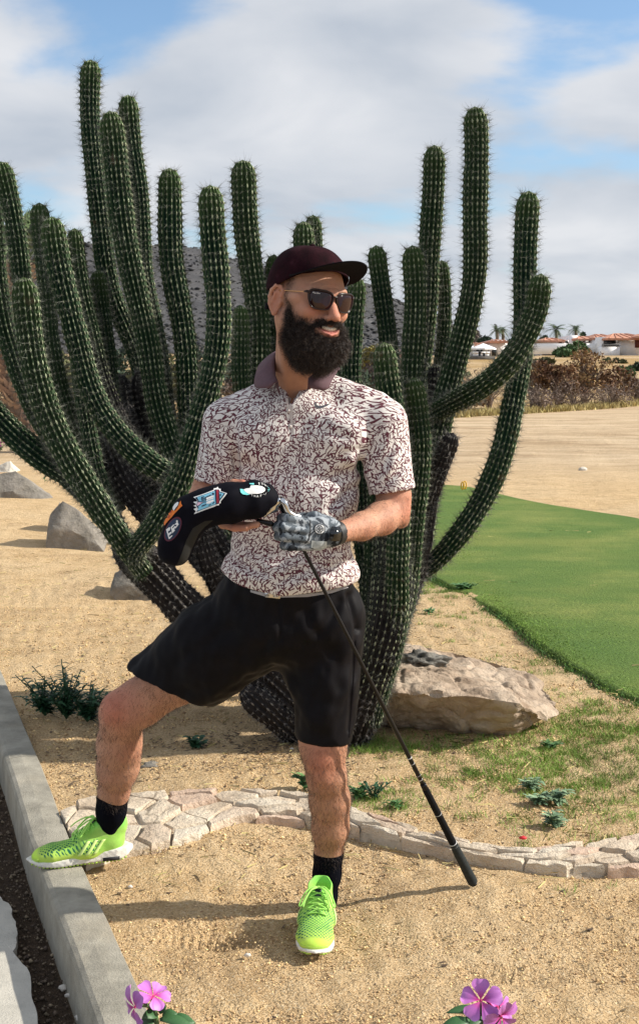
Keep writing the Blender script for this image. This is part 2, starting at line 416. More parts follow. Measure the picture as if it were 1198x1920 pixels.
def build_ground():
    r = np.concatenate([np.linspace(-30, 1.0, 12), np.exp(np.arange(math.log(1.25), math.log(1400), .0105))])
    th = np.concatenate([np.linspace(-1.42, -.36, 16)[:-1], np.linspace(-.36, .36, 300), np.linspace(.36, 1.42, 16)[1:]])
    R, Tt = np.meshgrid(np.maximum(r, 1.0), np.tan(th), indexing='ij')
    Y = np.meshgrid(r, th, indexing='ij')[0]; X = R * Tt
    Z = ground_z(X, Y)
    V = np.stack([X, Y, Z], -1).reshape(-1, 3)
    msk = (V[:, 1] < 9) & (np.abs(V[:, 0]) < 3) & (V[:, 1] > 1)
    amp = np.clip(kerb_dist(V[:, 0], V[:, 1]) * 6, 0, 1)[msk]
    V[msk, 2] += (snoise(V[msk], .09, 3, 3) * .0045 + snoise(V[msk], .4, 4, 2) * .006) * amp
    # shoe prints / scuffs in the sand beside the left foot and lower right
    for (px, py, w, d) in ((380, 1735, .07, .02), (430, 1750, .05, .018), (350, 1760, .06, .015), (905, 1830, .05, .014), (990, 1835, .05, .015), (700, 1870, .06, .012), (820, 1835, .03, .01)):
        g = G(px, py); q = ((V[:, 0] - g.x) / 1.6) ** 2 + (V[:, 1] - g.y) ** 2; V[:, 2] -= d * (1.4 if px < 600 or 890 < px < 1000 else .4) * np.exp(-(q / w ** 2) ** 1.5) * (1 - .32 * np.sin(V[:, 0] * 130 + V[:, 1] * 110 + 2 * np.sin(V[:, 1] * 60)) ** 2)
    nr, nc = Y.shape; i = np.arange(nr - 1)[:, None] * nc; j = np.arange(nc - 1)[None, :]
    Q = np.stack([i + j, i + j + 1, i + nc + j + 1, i + nc + j], -1).reshape(-1, 4)
    o = mesh_np('ground', V, Q, M_SAND, smooth=True); props(o, kind='structure')
    kd = kerb_dist(V[:, 0], V[:, 1]); attr_f(o, 'gutter', np.clip(-kd * 12 - .6, 0, 1) * (V[:, 1] < 9))
    return o
build_ground()

# --- road slab to the left, lower than the kerb, with an irregular broken edge of pale concrete
def build_road():
    m, nt, b = new_mat('road_concrete'); t = NT(nt); p = t.pos()
    c = t.ramp(t.noise(p, 12, 6, .6), (.3, (.42, .40, .35)), (.7, (.58, .55, .48))); t.l(c, b.inputs['Base Color']); b.inputs['Roughness'].default_value = .85
    t.l(t.bump(t.noise(p, 220, 4, .6), .8, .004), b.inputs['Normal'])
    edge = [(-30, 1640), (-6, 1668), (6, 1690), (20, 1697), (30, 1730), (35, 1765), (24, 1785), (44, 1805), (56, 1835), (62, 1868), (70, 1895), (74, 1945), (92, 2010), (120, 2120), (190, 2400)]
    edge_ = [(2, 1640), (-8, 1660), (8, 1690), (28, 1698), (18, 1722), (34, 1745), (38, 1765), (20, 1780), (30, 1800), (50, 1808), (55, 1830), (62, 1850), (58, 1872), (72, 1895), (66, 1915), (78, 1945), (90, 2010), (120, 2120), (190, 2400)]
    E = [G(x, y, -.075) for x, y in edge]; E = catmull(E, 70)[:, :3]; E[:, 0] += snoise(E, .06, 3) * .006; E[:, 1] += snoise(E, .05, 4) * .002
    far = [(-2.2, 6.5), (-2.0, 9)]
    top = [(e[0], e[1]) for e in E[::-1]] + [(-1.35, 4.6), (-1.9, 5.6), (-2.6, 7.5), (-3.0, 9), (-9, 9), (-9, 1.0)]
    bm = bmesh.new(); vs = [bm.verts.new((x, y, -.075)) for x, y in top]; f = bm.faces.new(vs)
    r = bmesh.ops.extrude_face_region(bm, geom=[f]); 
    for v in r['geom']:
        if isinstance(v, bmesh.types.BMVert): v.co.z -= .05
    bmesh.ops.recalc_face_normals(bm, faces=bm.faces)
    me = bpy.data.meshes.new('road'); bm.to_mesh(me); me.materials.append(m)
    props(link(bpy.data.objects.new('road', me)), kind='structure')
build_road()

# --- kerb: cast concrete lengths with joints
def build_kerb():
    m, nt, b = new_mat('kerb_concrete'); t = NT(nt); p = t.pos()
    c = t.ramp(t.noise(p, 9, 7, .65), (.3, (.22, .205, .165)), (.7, (.42, .39, .32))); sp = t.rng(t.noise(p, 260, 2, .6), .62, .75, 0, .5)
    c = t.mix(sp, c, (.14, .13, .11)); c = t.mix(t.rng(t.noise(p, 2.5, 5), .55, .7, 0, .4), c, (.46, .40, .30))
    t.l(c, b.inputs['Base Color']); b.inputs['Roughness'].default_value = .9
    t.l(t.bump(t.noise(p, 170, 5, .65), .9, .004), b.inputs['Normal'])
    root = empty('kerb', (KR[30][0], KR[30][1], 0), kind='structure')
    n = len(KR); cuts = [0, 7, 13, 34, 59]
    for a, bb in zip(cuts[:-1], cuts[1:]):
        idx = np.arange(a, bb + 1); C = KR[idx].copy(); N = KN[idx]
        T = np.gradient(C, axis=0); T /= np.linalg.norm(T, axis=1)[:, None]; C[0] += T[0] * .002; C[-1] -= T[-1] * .002
        prof = [(0, -.1), (0, .022), (.004, .030), (KW * .5, .033), (KW - .018, .030), (KW - .006, .024), (KW, .010), (KW + .008, -.17), (KW + .008, -.24)]
        k = len(prof); V = []
        for i in range(len(idx)):
            for (w, z) in prof: V.append((C[i, 0] + N[i, 0] * w, C[i, 1] + N[i, 1] * w, z + .0015 * math.sin(i * 2.1 + w * 30)))
        i = np.arange(len(idx) - 1)[:, None] * k; j = np.arange(k - 1)[None, :]
        Q = np.stack([i + j, i + k + j, i + k + j + 1, i + j + 1], -1).reshape(-1, 4)
        V = np.array(V) - np.array(root.location); 
        o = mesh_py('kerb_stone', V, [tuple(q) for q in Q] + [tuple(range(k)), tuple(range(len(V) - 1, len(V) - 1 - k, -1))], m, root)
build_kerb()

# --- putting green
GE_NEAR = [(700, 1010), (760, 1045), (822, 1080), (870, 1105), (930, 1135), (985, 1175), (1050, 1225), (1110, 1260), (1160, 1290), (1215, 1308), (1300, 1335), (1450, 1370)]
GE_FAR = [(1500, 1040), (1350, 1003), (1198, 968), (1100, 952), (1000, 936), (920, 918), (872, 908), (830, 905), (780, 903), (740, 906), (705, 925), (690, 960)]
def build_green():
    m, nt, b = new_mat('turf'); t = NT(nt); p = t.pos()
    f1 = t.noise(p, 1.1, 5, .6); f2 = t.noise(p, 60, 4, .7)
    c = t.ramp(f1, (.3, (.105, .195, .035)), (.48, (.155, .235, .045)), (.64, (.27, .31, .075)))
    c = t.mix(t.rng(f2, .35, .65, .0, .55), c, (.085, .145, .032)); c = t.mix(t.rng(t.noise(p, .5, 3), .52, .66, 0, .5), c, (.23, .26, .06)); mw_ = t.n('ShaderNodeMapping'); mw_.inputs['Rotation'].default_value = (0, 0, .5); mw_.inputs['Scale'].default_value = (.5, 3.0, 1); t.l(p, mw_.inputs[0]); c = t.mix(t.rng(t.noise(mw_.outputs[0], 1.4, 5, .7), .45, .6, 0, .15), c, (.06, .13, .022))
    t.l(c, b.inputs['Base Color']); b.inputs['Roughness'].default_value = .8; b.inputs['Specular IOR Level'].default_value = .2
    t.l(t.bump(f2, .9, .03), b.inputs['Normal'])
    near = catmull([G(x, y, .05) for x, y in GE_NEAR], 60); far = catmull([G(x, y, .05) for x, y in GE_FAR], 60)
    near[:, 1] += snoise(near, .5, 5) * .05 + snoise(near, .12, 6) * .022
    rows = 24; V = []
    near2 = near; far2 = far[::-1]
    for k in range(rows + 1):
        s = k / rows; s = s ** 1.3; L = near2 * (1 - s) + far2 * s; V.append(L)
    V = np.vstack(V); n = 60
    low = near.copy(); low[:, 2] = -.03; low[:, 1] -= .015; V = np.vstack([V, low])
    V[:n * (rows + 1), 2] = .022 + .006 * snoise(V[:n * (rows + 1)], 3.0, 2)
    i = np.arange(rows)[:, None] * n; j = np.arange(n - 1)[None, :]
    Q = np.stack([i + j, i + j + 1, i + n + j + 1, i + n + j], -1).reshape(-1, 4)
    b0 = (rows + 1) * n; jj = np.arange(n - 1); Q = np.vstack([Q, np.stack([b0 + jj, b0 + jj + 1, jj + 1, jj], 1)])
    o = mesh_np('putting_green', V, Q, m, smooth=True); props(o, kind='structure')
    ms_, nt_, b_ = new_mat('dark_soil'); t_ = NT(nt_); t_.l(t_.ramp(t_.noise(t_.pos(), 30, 6, .7), (.35, (.03, .028, .012)), (.65, (.16, .12, .06))), b_.inputs['Base Color']); b_.inputs['Roughness'].default_value = .95
    r0 = near[6:].copy(); r0[:, 2] = .012; r0[:, 1] -= .012; r1 = near[6:].copy(); wv = .055 + .03 * snoise(r1, .16, 8); r1[:, 1] -= np.clip(wv, .02, .09); r1[:, 0] -= .02; r1[:, 2] = .004 + ground_z(r1[:, 0], r1[:, 1]) * .6; k_ = len(r0); j_ = np.arange(k_ - 1)
    props(mesh_np('soil_edge', np.vstack([r0, r1]), np.stack([j_, k_ + j_, k_ + j_ + 1, j_ + 1], 1), ms_, smooth=True), kind='structure')
    return near
GREEN_NEAR = build_green()

def blades(n, posf, hf, wid, seed, lean=.5):
    rs = np.random.RandomState(seed); X, Y, Z = posf(rs, n); n = len(X)
    h = hf(rs, n); a = rs.uniform(0, 2 * PI, n); w = wid * rs.uniform(.6, 1.3, n); la = rs.uniform(0, 2 * PI, n); ln = rs.uniform(0, lean, n) * h
    V = np.zeros((n, 3, 3)); V[:, 0] = np.stack([X - np.cos(a) * w, Y - np.sin(a) * w, Z], 1); V[:, 1] = np.stack([X + np.cos(a) * w, Y + np.sin(a) * w, Z], 1)
    V[:, 2] = np.stack([X + np.cos(la) * ln, Y + np.sin(la) * ln, Z + h], 1)
    return V.reshape(-1, 3), np.arange(3 * n).reshape(n, 3)
M_BLADE = simple('grass_blade', (.19, .29, .055), .75, .4, 3.0, spec=.25, island=.45)
M_BLADE_DK = simple('grass_blade_edge', (.07, .145, .035), .8, .4, 3.0, spec=.2, island=.5)
M_DRY = simple('dry_straw', (.42, .34, .15), .85, .3, 3.0, spec=.2, island=.4)
def build_grass():
    # short turf blades over the near part of the green
    def pf(rs, n):
        k = rs.uniform(0, len(GREEN_NEAR) - 1.01, n); i = k.astype(int); f = (k - i)[:, None]; B = GREEN_NEAR[i] * (1 - f) + GREEN_NEAR[i + 1] * f
        d = rs.exponential(1.4, n) * .9; return B[:, 0] + rs.normal(0, .02, n), B[:, 1] + d, np.full(n, .022)
    V, T = blades(35000, pf, lambda rs, n: rs.uniform(.003, .007, n), .0022, 1, 2.0)
    props(mesh_np('turf_grass', V, T, M_BLADE), kind='stuff', label='short mown turf blades of the bright green putting surface', cat='grass')
    # ragged darker fringe on the near edge
    def pf2(rs, n):
        k = rs.uniform(8, len(GREEN_NEAR) - 1.01, n); i = k.astype(int); f = (k - i)[:, None]; B = GREEN_NEAR[i] * (1 - f) + GREEN_NEAR[i + 1] * f
        return B[:, 0] + rs.normal(0, .03, n), B[:, 1] + rs.normal(-.02, .03, n), rs.uniform(0, .014, n)
    V, T = blades(9000, pf2, lambda rs, n: rs.uniform(.006, .022, n), .003, 2, 1.5)
    props(mesh_np('fringe_grass', V, T, M_BLADE_DK), kind='stuff', label='dark ragged fringe of longer grass along the near edge of the green', cat='grass')
    # thin patchy grass on the sand at the right
    spots = [(1060, 1400, .55, .40, 9000), (1150, 1360, .5, .35, 7000), (1180, 1440, .4, .35, 4500), (960, 1440, .35, .2, 2500), (1130, 1500, .4, .3, 2500), (750, 1405, .18, .06, 1500), (700, 1395, .12, .05, 900), (1000, 1250, .2, .25, 900),
             (835, 1120, .18, .22, 1500), (790, 1095, .15, .2, 1200), (905, 1165, .2, .2, 700), (700, 1500, .12, .05, 500), (720, 1505, .14, .05, 700), (490+260, 1490, .1, .04, 260), (805, 1160, .15, .2, 300), (1040, 1600-40, .2, .1, 300), (870, 1250, .3, .3, 250)]
    Vs, Ts, k = [], [], 0
    for s, (px, py, sx, sy, n) in enumerate(spots):
        g = G(px, py)
        def pf3(rs, n):
            nc = max(5, n // 22); cx = rs.normal(g.x, sx * .6, nc); cy = rs.normal(g.y, sy * .8, nc); q = rs.randint(0, nc, n)
            X = cx[q] + rs.normal(0, .018, n); Y = cy[q] + rs.normal(0, .018, n); return X, Y, ground_z(X, Y) - .002
        V, T = blades(n, pf3, lambda rs, n: rs.uniform(.008, .032, n), .0016, 10 + s, 1.6); Vs.append(V); Ts.append(T + k); k += len(V)
    props(mesh_np('patchy_grass', np.vstack(Vs), np.vstack(Ts), M_BLADE), kind='stuff', label='thin patchy grass spreading over the sand beside the flat boulder', cat='grass')
    # dry straw litter
    def pf4(rs, n):
        Y = rs.uniform(3.6, 12, n); X = (rs.uniform(-.3, .33, n)) * Y; m = kerb_dist(X, Y) > .05; X, Y = X[m], Y[m]; return X, Y, ground_z(X, Y) + .003
    rs = np.random.RandomState(5); X, Y, Z = pf4(rs, 2600); n = len(X); a = rs.uniform(0, PI, n); l = rs.uniform(.01, .045, n); w = .0014
    V = np.zeros((n, 4, 3)); dx, dy = np.cos(a) * l, np.sin(a) * l; wx, wy = -np.sin(a) * w, np.cos(a) * w
    for c_, (sx, sw) in enumerate(((-1, -1), (1, -1), (1, 1), (-1, 1))): V[:, c_] = np.stack([X + sx * dx + sw * wx, Y + sx * dy + sw * wy, Z + .004 + rs.uniform(0, .006, n)], 1)
    props(mesh_np('straw_litter', V.reshape(-1, 3), np.arange(4 * n).reshape(n, 4), M_DRY), kind='stuff', label='dry straw and twig litter scattered on the sand', cat='litter')
build_grass()
def build_litter():
    rs = np.random.RandomState(31); C = [(480, 1400, .30, .16, 500), (330, 1440, .35, .18, 300), (620, 1420, .25, .10, 260), (800, 1400, .35, .08, 200), (180, 1470, .25, .15, 160), (560, 1600, .8, .5, 160), (250, 1150, .9, .9, 200), (900, 1750, .7, .4, 120)]
    V = []; T = []
    for (px, py, sx, sy, n) in C:
        g = G(px, py)
        for k in range(n):
            x, y = rs.normal(g.x, sx), rs.normal(g.y, sy)
            if kerb_dist(x, y) < .03: continue
            z = float(ground_z(x, y)) + .003; a = rs.uniform(0, PI); l = rs.uniform(.004, .016); w = l * rs.uniform(.2, .55); d = np.array([math.cos(a), math.sin(a)]); q = np.array([-d[1], d[0]]); cu = rs.uniform(.0, .5) * l; b = len(V)
            V += [(x - d[0] * l, y - d[1] * l, z + cu), (x + q[0] * w, y + q[1] * w, z), (x + d[0] * l, y + d[1] * l, z + cu * rs.uniform(0, 1)), (x - q[0] * w, y - q[1] * w, z + .001)]; T.append((b, b + 1, b + 2, b + 3))
    props(mesh_np('leaf_litter', np.array(V), np.array(T), simple('dead_leaf_bits', (.13, .085, .05), .9, .3, 20, island=.6)), kind='stuff', label='dark bits of dead leaf and bark scattered under the cactus', cat='litter')
build_litter()

M_GRAIN = simple('gravel_grain', (.58, .41, .225), .95, .3, 60, spec=.1, island=.45)
def build_gravel():
    rs = np.random.RandomState(11); n = 60000
    Y = 2.35 * np.exp(rs.uniform(0, 1, n) ** 1.2 * 1.25); X = rs.uniform(-.30, .30, n) * Y; kd = kerb_dist(X, Y); m = (kd > .01); X, Y, kd = X[m], Y[m], kd[m]; n = len(X)
    s = rs.gamma(2.0, .0008, n) + .0009; s = np.minimum(s, .0060); s *= np.clip(Y / 3.4, .8, 1.5)
    Z = ground_z(X, Y) + s * .15
    O = np.array([(1, 0, 0), (-1, 0, 0), (0, 1, 0), (0, -1, 0), (0, 0, .8), (0, 0, -.8)]); F = np.array([(0, 2, 4), (2, 1, 4), (1, 3, 4), (3, 0, 4), (2, 0, 5), (1, 2, 5), (3, 1, 5), (0, 3, 5)])
    a = rs.uniform(0, PI, n); V = O[None] * rs.uniform(.6, 1.3, (n, 6, 1)) * s[:, None, None]; ca, sa = np.cos(a)[:, None], np.sin(a)[:, None]
    x = V[:, :, 0] * ca - V[:, :, 1] * sa; y = V[:, :, 0] * sa + V[:, :, 1] * ca; V = np.stack([x + X[:, None], y + Y[:, None], V[:, :, 2] + Z[:, None]], -1).reshape(-1, 3)
    T = (F[None] + 6 * np.arange(n)[:, None, None]).reshape(-1, 3)
    props(mesh_np('gravel', V, T, M_GRAIN), kind='stuff', label='coarse decomposed granite grains strewn over the sand', cat='gravel')
    # debris in the gutter
    n = 2600; Y = rs.uniform(2.4, 5.2, n); X = np.interp(Y, KR[::-1, 1], KR[::-1, 0]) - .135 - rs.gamma(1.4, .12, n) ; s = rs.gamma(1.6, .0016, n) + .001
    V = O[None] * rs.uniform(.6, 1.3, (n, 6, 1)) * np.minimum(s, .009)[:, None, None]; V = (V + np.stack([X, Y, np.full(n, -.108)], 1)[:, None]).reshape(-1, 3)
    V[:, 2] = np.maximum(V[:, 2], -.125)
    props(mesh_np('gutter_grit', V, (F[None] + 6 * np.arange(n)[:, None, None]).reshape(-1, 3), simple('grit', (.16, .12, .085), .9, .4, 50, island=.6)), kind='stuff', label='dark grit and crumbs lying in the gutter beside the kerb', cat='grit')
build_gravel()

# ================================================================ DISTANCE
M_WHITE = simple('white_stucco', (.90, .90, .90), .9, .05, 2.0)
M_WARM = simple('cream_stucco', (.80, .79, .76), .9, .06, 2.0)
M_TILE = simple('terracotta_tiles', (.52, .25, .16), .85, .25, 4.0)
M_GLASS = simple('dark_glass', (.02, .025, .03), .15, .3, 2.0)
M_DOOR = simple('dark_red_door', (.12, .03, .02), .6, .2, 2.0)
M_RAIL = simple('balcony_railing', (.05, .05, .05), .5, .1, 2.0)
def W(px, py, Y): return P(px, py, Y)
def fbox(parent, name, x0, x1, y0, y1, Y, depth, m, zadd=0.0):
    """box whose front face spans the given photo pixels at depth Y"""
    a = W(x0, y0, Y); b = W(x1, y1, Y); g = Geo(); g.box(((a.x + b.x) / 2, Y + depth / 2, (a.z + b.z) / 2), (abs(b.x - a.x), depth, abs(a.z - b.z)))
    o = g.build(name, m); 
    if parent is not None:
        o.parent = parent; o.location = -Vector(parent.location)
    return o
def roof(parent, x0, x1, ye, yr, Y, depth, inset=.25):
    a = W(x0, ye, Y - .35); b = W(x1, ye, Y - .35); zr = W(x0, yr + 3.4, Y + depth / 2).z; ze = a.z; L = b.x - a.x; ins = min(inset * depth * 1.0 + .6, L * .42)
    V = [(a.x, Y - .35, ze), (b.x, Y - .35, ze), (b.x, Y + depth + .3, ze), (a.x, Y + depth + .3, ze), (a.x + ins, Y + depth / 2, zr), (b.x - ins, Y + depth / 2, zr)]
    V2 = [(x, y, z - .18) for x, y, z in V[:4]]
    Fc = [(0, 1, 5, 4), (1, 2, 5), (2, 3, 4, 5), (3, 0, 4), (0, 6, 7, 1), (1, 7, 8, 2), (2, 8, 9, 3), (3, 9, 6, 0), (9, 8, 7, 6)]
    o = mesh_py('roof', V + V2, Fc, M_TILE, parent); o.location = -Vector(parent.location)
    # ridges of tile rows
    g = Geo(); n = max(4, int(L / .7))
    for k in range(n):
        x = a.x + (k + .5) / n * L; xr = min(max(x, a.x + ins), b.x - ins); g.tube([(x, Y - .36, ze + .01), (x + (xr - x) * .85, Y - .36 + (depth / 2 + .3) * .85, ze + (zr - ze) * .85 + .03)], .05, 5)
    t = g.build('tile_row', M_TILE, o); t['kind'] = 'stuff'
    return o
def villa_right():
    Y = 126.0; base = W(1130, 675, Y)
    r = empty('villa', base, 'large white villa with terracotta hip roofs on the slope at the right edge', 'house')
    fbox(r, 'wall', 1018, 1060, 638, 654, Y + 3, 6, M_WHITE); fbox(r, 'wall', 1066, 1130, 634, 660, Y + 4, 6, M_WHITE)
    fbox(r, 'wall', 1122, 1210, 632, 672, Y, 12, M_WHITE); fbox(r, 'wall', 1064, 1082, 629, 640, Y + 5, 5, M_WHITE)
    fbox(r, 'garden_wall', 1000, 1127, 644, 664, Y + 1, .5, M_WHITE); fbox(r, 'balcony', 1127, 1161, 650, 671, Y - 1.6, 1.6, M_WHITE)
    fbox(r, 'garden_wall', 1158, 1240, 670, 690, Y - 4, .5, M_WHITE); fbox(r, 'wall', 1161, 1215, 634, 670, Y - .9, .9, M_WARM)
    for x0, x1, y0, y1, yy in ((1131, 1153, 634, 649, Y - .03), (1059, 1065, 639, 643, Y + .9), (1093, 1097, 637, 641, Y + 3.9), (1103, 1107, 637, 641, Y + 3.9), (1112, 1117, 637, 641, Y + 3.9), (1048, 1053, 641, 644, Y + 2.9)):
        w = fbox(r, 'window', x0, x1, y0, y1, yy, .1, M_GLASS); fbox(None, 'window_frame', x0, x1, y0 - .4, y0 + .4, yy - .04, .06, M_WHITE).parent = w
    fbox(r, 'door', 1190, 1202, 634, 652, Y - .95, .1, M_DOOR)
    roof(r, 1013, 1064, 638, 630, Y + 2.5, 7); roof(r, 1074, 1134, 635, 627, Y + 3.5, 7); roof(r, 1112, 1162, 633, 623, Y + 2, 9); roof(r, 1134, 1230, 634, 621.5, Y - 1.2, 10); roof(r, 1196, 1260, 630, 622, Y - 3, 9)
    g = Geo(); a = W(1128, 645, Y - 1.7); b = W(1160, 650, Y - 1.7)
    g.box(((a.x + b.x) / 2, a.y, a.z), (b.x - a.x, .06, .06))
    for k in range(22): g.box((a.x + (b.x - a.x) * k / 21, a.y, (a.z + b.z) / 2), (.05, .05, a.z - b.z))
    o = g.build('railing', M_RAIL, r); o.location = -Vector(r.location)
villa_right()
def villa_left():
    Y = 110.0; r = empty('villa', W(905, 668, Y), 'small white villa with a parasol on its terrace, seen behind the cactus arms', 'house')
    fbox(r, 'wall', 886, 910, 645, 668, Y, .6, M_WHITE); fbox(r, 'wall', 880, 888, 645, 672, Y - 2, 5, M_WHITE); fbox(r, 'wall', 880, 925, 645, 672, Y + 4, 4, M_WARM)
    fbox(r, 'wall', 920, 950, 638, 670, Y + 2, 7, M_WHITE); fbox(r, 'window', 893, 915, 651, 664, Y + 3.8, .15, M_GLASS); fbox(r, 'door', 922, 930, 652, 667, Y + 1.85, .15, M_GLASS)
    fbox(r, 'terrace_wall', 882, 928, 668, 676, Y - 4, 3.5, simple('terrace_stone', (.12, .11, .10), .9, .3, 3))
    roof(r, 883, 910, 646, 640, Y - 1, 7); roof(r, 918, 952, 639, 634, Y + 1.5, 8)
    u = empty('parasol', W(905, 668, Y - 2.6), 'white open parasol on the terrace of the far small villa', 'parasol')
    c = W(905.5, 653, Y - 2.6); g = Geo(); n = 8; V = [(0, 0, .42)] + [(1.1 * math.cos(k * PI / 4), 1.1 * math.sin(k * PI / 4), 0) for k in range(n)] + [(1.1 * math.cos(k * PI / 4), 1.1 * math.sin(k * PI / 4), -.12) for k in range(n)]
    zc = c.z - u.location.z; o = mesh_py('canopy', [(x, y, z + zc) for x, y, z in V], [(0, 1 + k, 1 + (k + 1) % n) for k in range(n)] + [(1 + k, 9 + k, 9 + (k + 1) % n, 1 + (k + 1) % n) for k in range(n)], M_WHITE, u)
    Geo().tube([(0, 0, -.2), (0, 0, zc + .4)], .05, 6).build('pole', M_WHITE, u)
    for k, px in enumerate((893, 901, 909)):
        l = empty('sun_lounger', W(px, 668, Y - 3.2), ('leftmost', 'middle', 'rightmost')[k] + ' of the white sun loungers on the far terrace', 'sun lounger', 'sun loungers on the far terrace')
        Geo().box((0, 0, .3), (.6, 1.4, .12)).build('seat', M_WHITE, l); Geo().box((0, .75, .55), (.6, .12, .5)).build('backrest', M_WHITE, l)
        Geo().box((0, 0, .12), (.5, 1.2, .24)).build('frame', M_WHITE, l)
villa_left()

def leaf_cloud(centers, radii, n, size, seed, flat=.8, asp=.45):
    """n small leaf quads spread through a set of ellipsoid clumps (shell-weighted)"""
    rs = np.random.RandomState(seed); C = np.array(centers, float); R = np.array(radii, float)
    if R.ndim == 1: R = np.stack([R, R, R * flat], 1)
    w = R[:, 0] ** 2; w /= w.sum(); k = rs.choice(len(C), n, p=w); d = rs.normal(size=(n, 3)); d /= np.linalg.norm(d, axis=1)[:, None]
    rr = rs.uniform(.25, 1, n) ** .5 * rs.normal(1, .1, n); Pp = C[k] + d * rr[:, None] * R[k]
    a = rs.normal(size=(n, 3)); a /= np.linalg.norm(a, axis=1)[:, None]; b = np.cross(a, rs.normal(size=(n, 3))); b /= np.linalg.norm(b, axis=1)[:, None]
    s = size * rs.uniform(.5, 1.3, n)[:, None]; V = np.stack([Pp - a * s, Pp + b * s * asp, Pp + a * s, Pp - b * s * asp], 1)
    return V.reshape(-1, 3), np.arange(4 * n).reshape(n, 4)
M_BARK = simple('grey_bark', (.17, .13, .10), .9, .3, 8, bump=.01)
M_TWIG = simple('dry_twigs', (.20, .145, .11), .9, .3, 4, island=.3)
LEAFM = {'brown': simple('dead_brown_leaf', (.17, .088, .045), .85, .3, 2, island=.6), 'rust': simple('rust_leaf', (.24, .14, .065), .85, .3, 2, island=.6),
         'olive': simple('olive_leaf', (.105, .11, .045), .8, .3, 2, island=.5), 'green': simple('green_leaf', (.065, .12, .04), .8, .3, 2, island=.45),
         'dark': simple('dark_leaf', (.028, .055, .028), .8, .3, 2, island=.4), 'yellow': simple('yellow_leaf', (.22, .19, .05), .8, .3, 2, island=.4), 'grey': simple('grey_twig_leaf', (.17, .125, .105), .9, .3, 2, island=.35)}
def bush(name, base, w, h, leaf, label, cat, group=None, n=1500, size=.1, seed=0, twigs=26, gap=.5, trunkh=0.0):
    rs = np.random.RandomState(seed + 100); r = empty(name, base, label, cat, group); g = Geo(); tips = []
    for k in range(twigs):
        a = rs.uniform(0, 2 * PI); rr = rs.uniform(.15, 1) * w / 2; tip = np.array([math.cos(a) * rr, math.sin(a) * rr * .8, h * rs.uniform(.45, 1.0) * (1 - .35 * (rr / (w / 2)) ** 2)])
        m1 = tip * np.array([.25, .25, .4]) + rs.normal(0, .03 * w, 3) * [1, 1, 0]; t0 = max(.012, .02 * h) * rs.uniform(.5, 1)
        g.tube([(rs.normal(0, .03 * w), rs.normal(0, .03 * w), -.1), tuple(m1), tuple(tip * [.75, .75, .8]), tuple(tip)], [t0, t0 * .7, t0 * .4, t0 * .15], 4, 6); tips.append(tip)
        for q in range(3):
            b0 = tip * rs.uniform(.4, .9); d = rs.normal(0, .16, 3) * w; g.tube([tuple(b0), tuple(b0 + d * [1, 1, .8] + [0, 0, .05 * h])], [t0 * .35, t0 * .1], 3, cap=False)
    o = g.build('branch', M_TWIG if leaf in ('brown', 'rust', 'grey') else M_BARK, r); o['kind'] = 'stuff'
    C = np.array(tips) * [1, 1, .92]; C = C[rs.permutation(len(C))[:max(5, int(len(C) * gap * 1.6))]]
    V, Q = leaf_cloud(C, rs.uniform(.10, .22, len(C)) * min(w, h * 1.6), n, size, seed, .75); V[:, 2] = np.maximum(V[:, 2], .02)
    o = mesh_np('foliage', V, Q, LEAFM[leaf], r); o['kind'] = 'stuff'
    return r
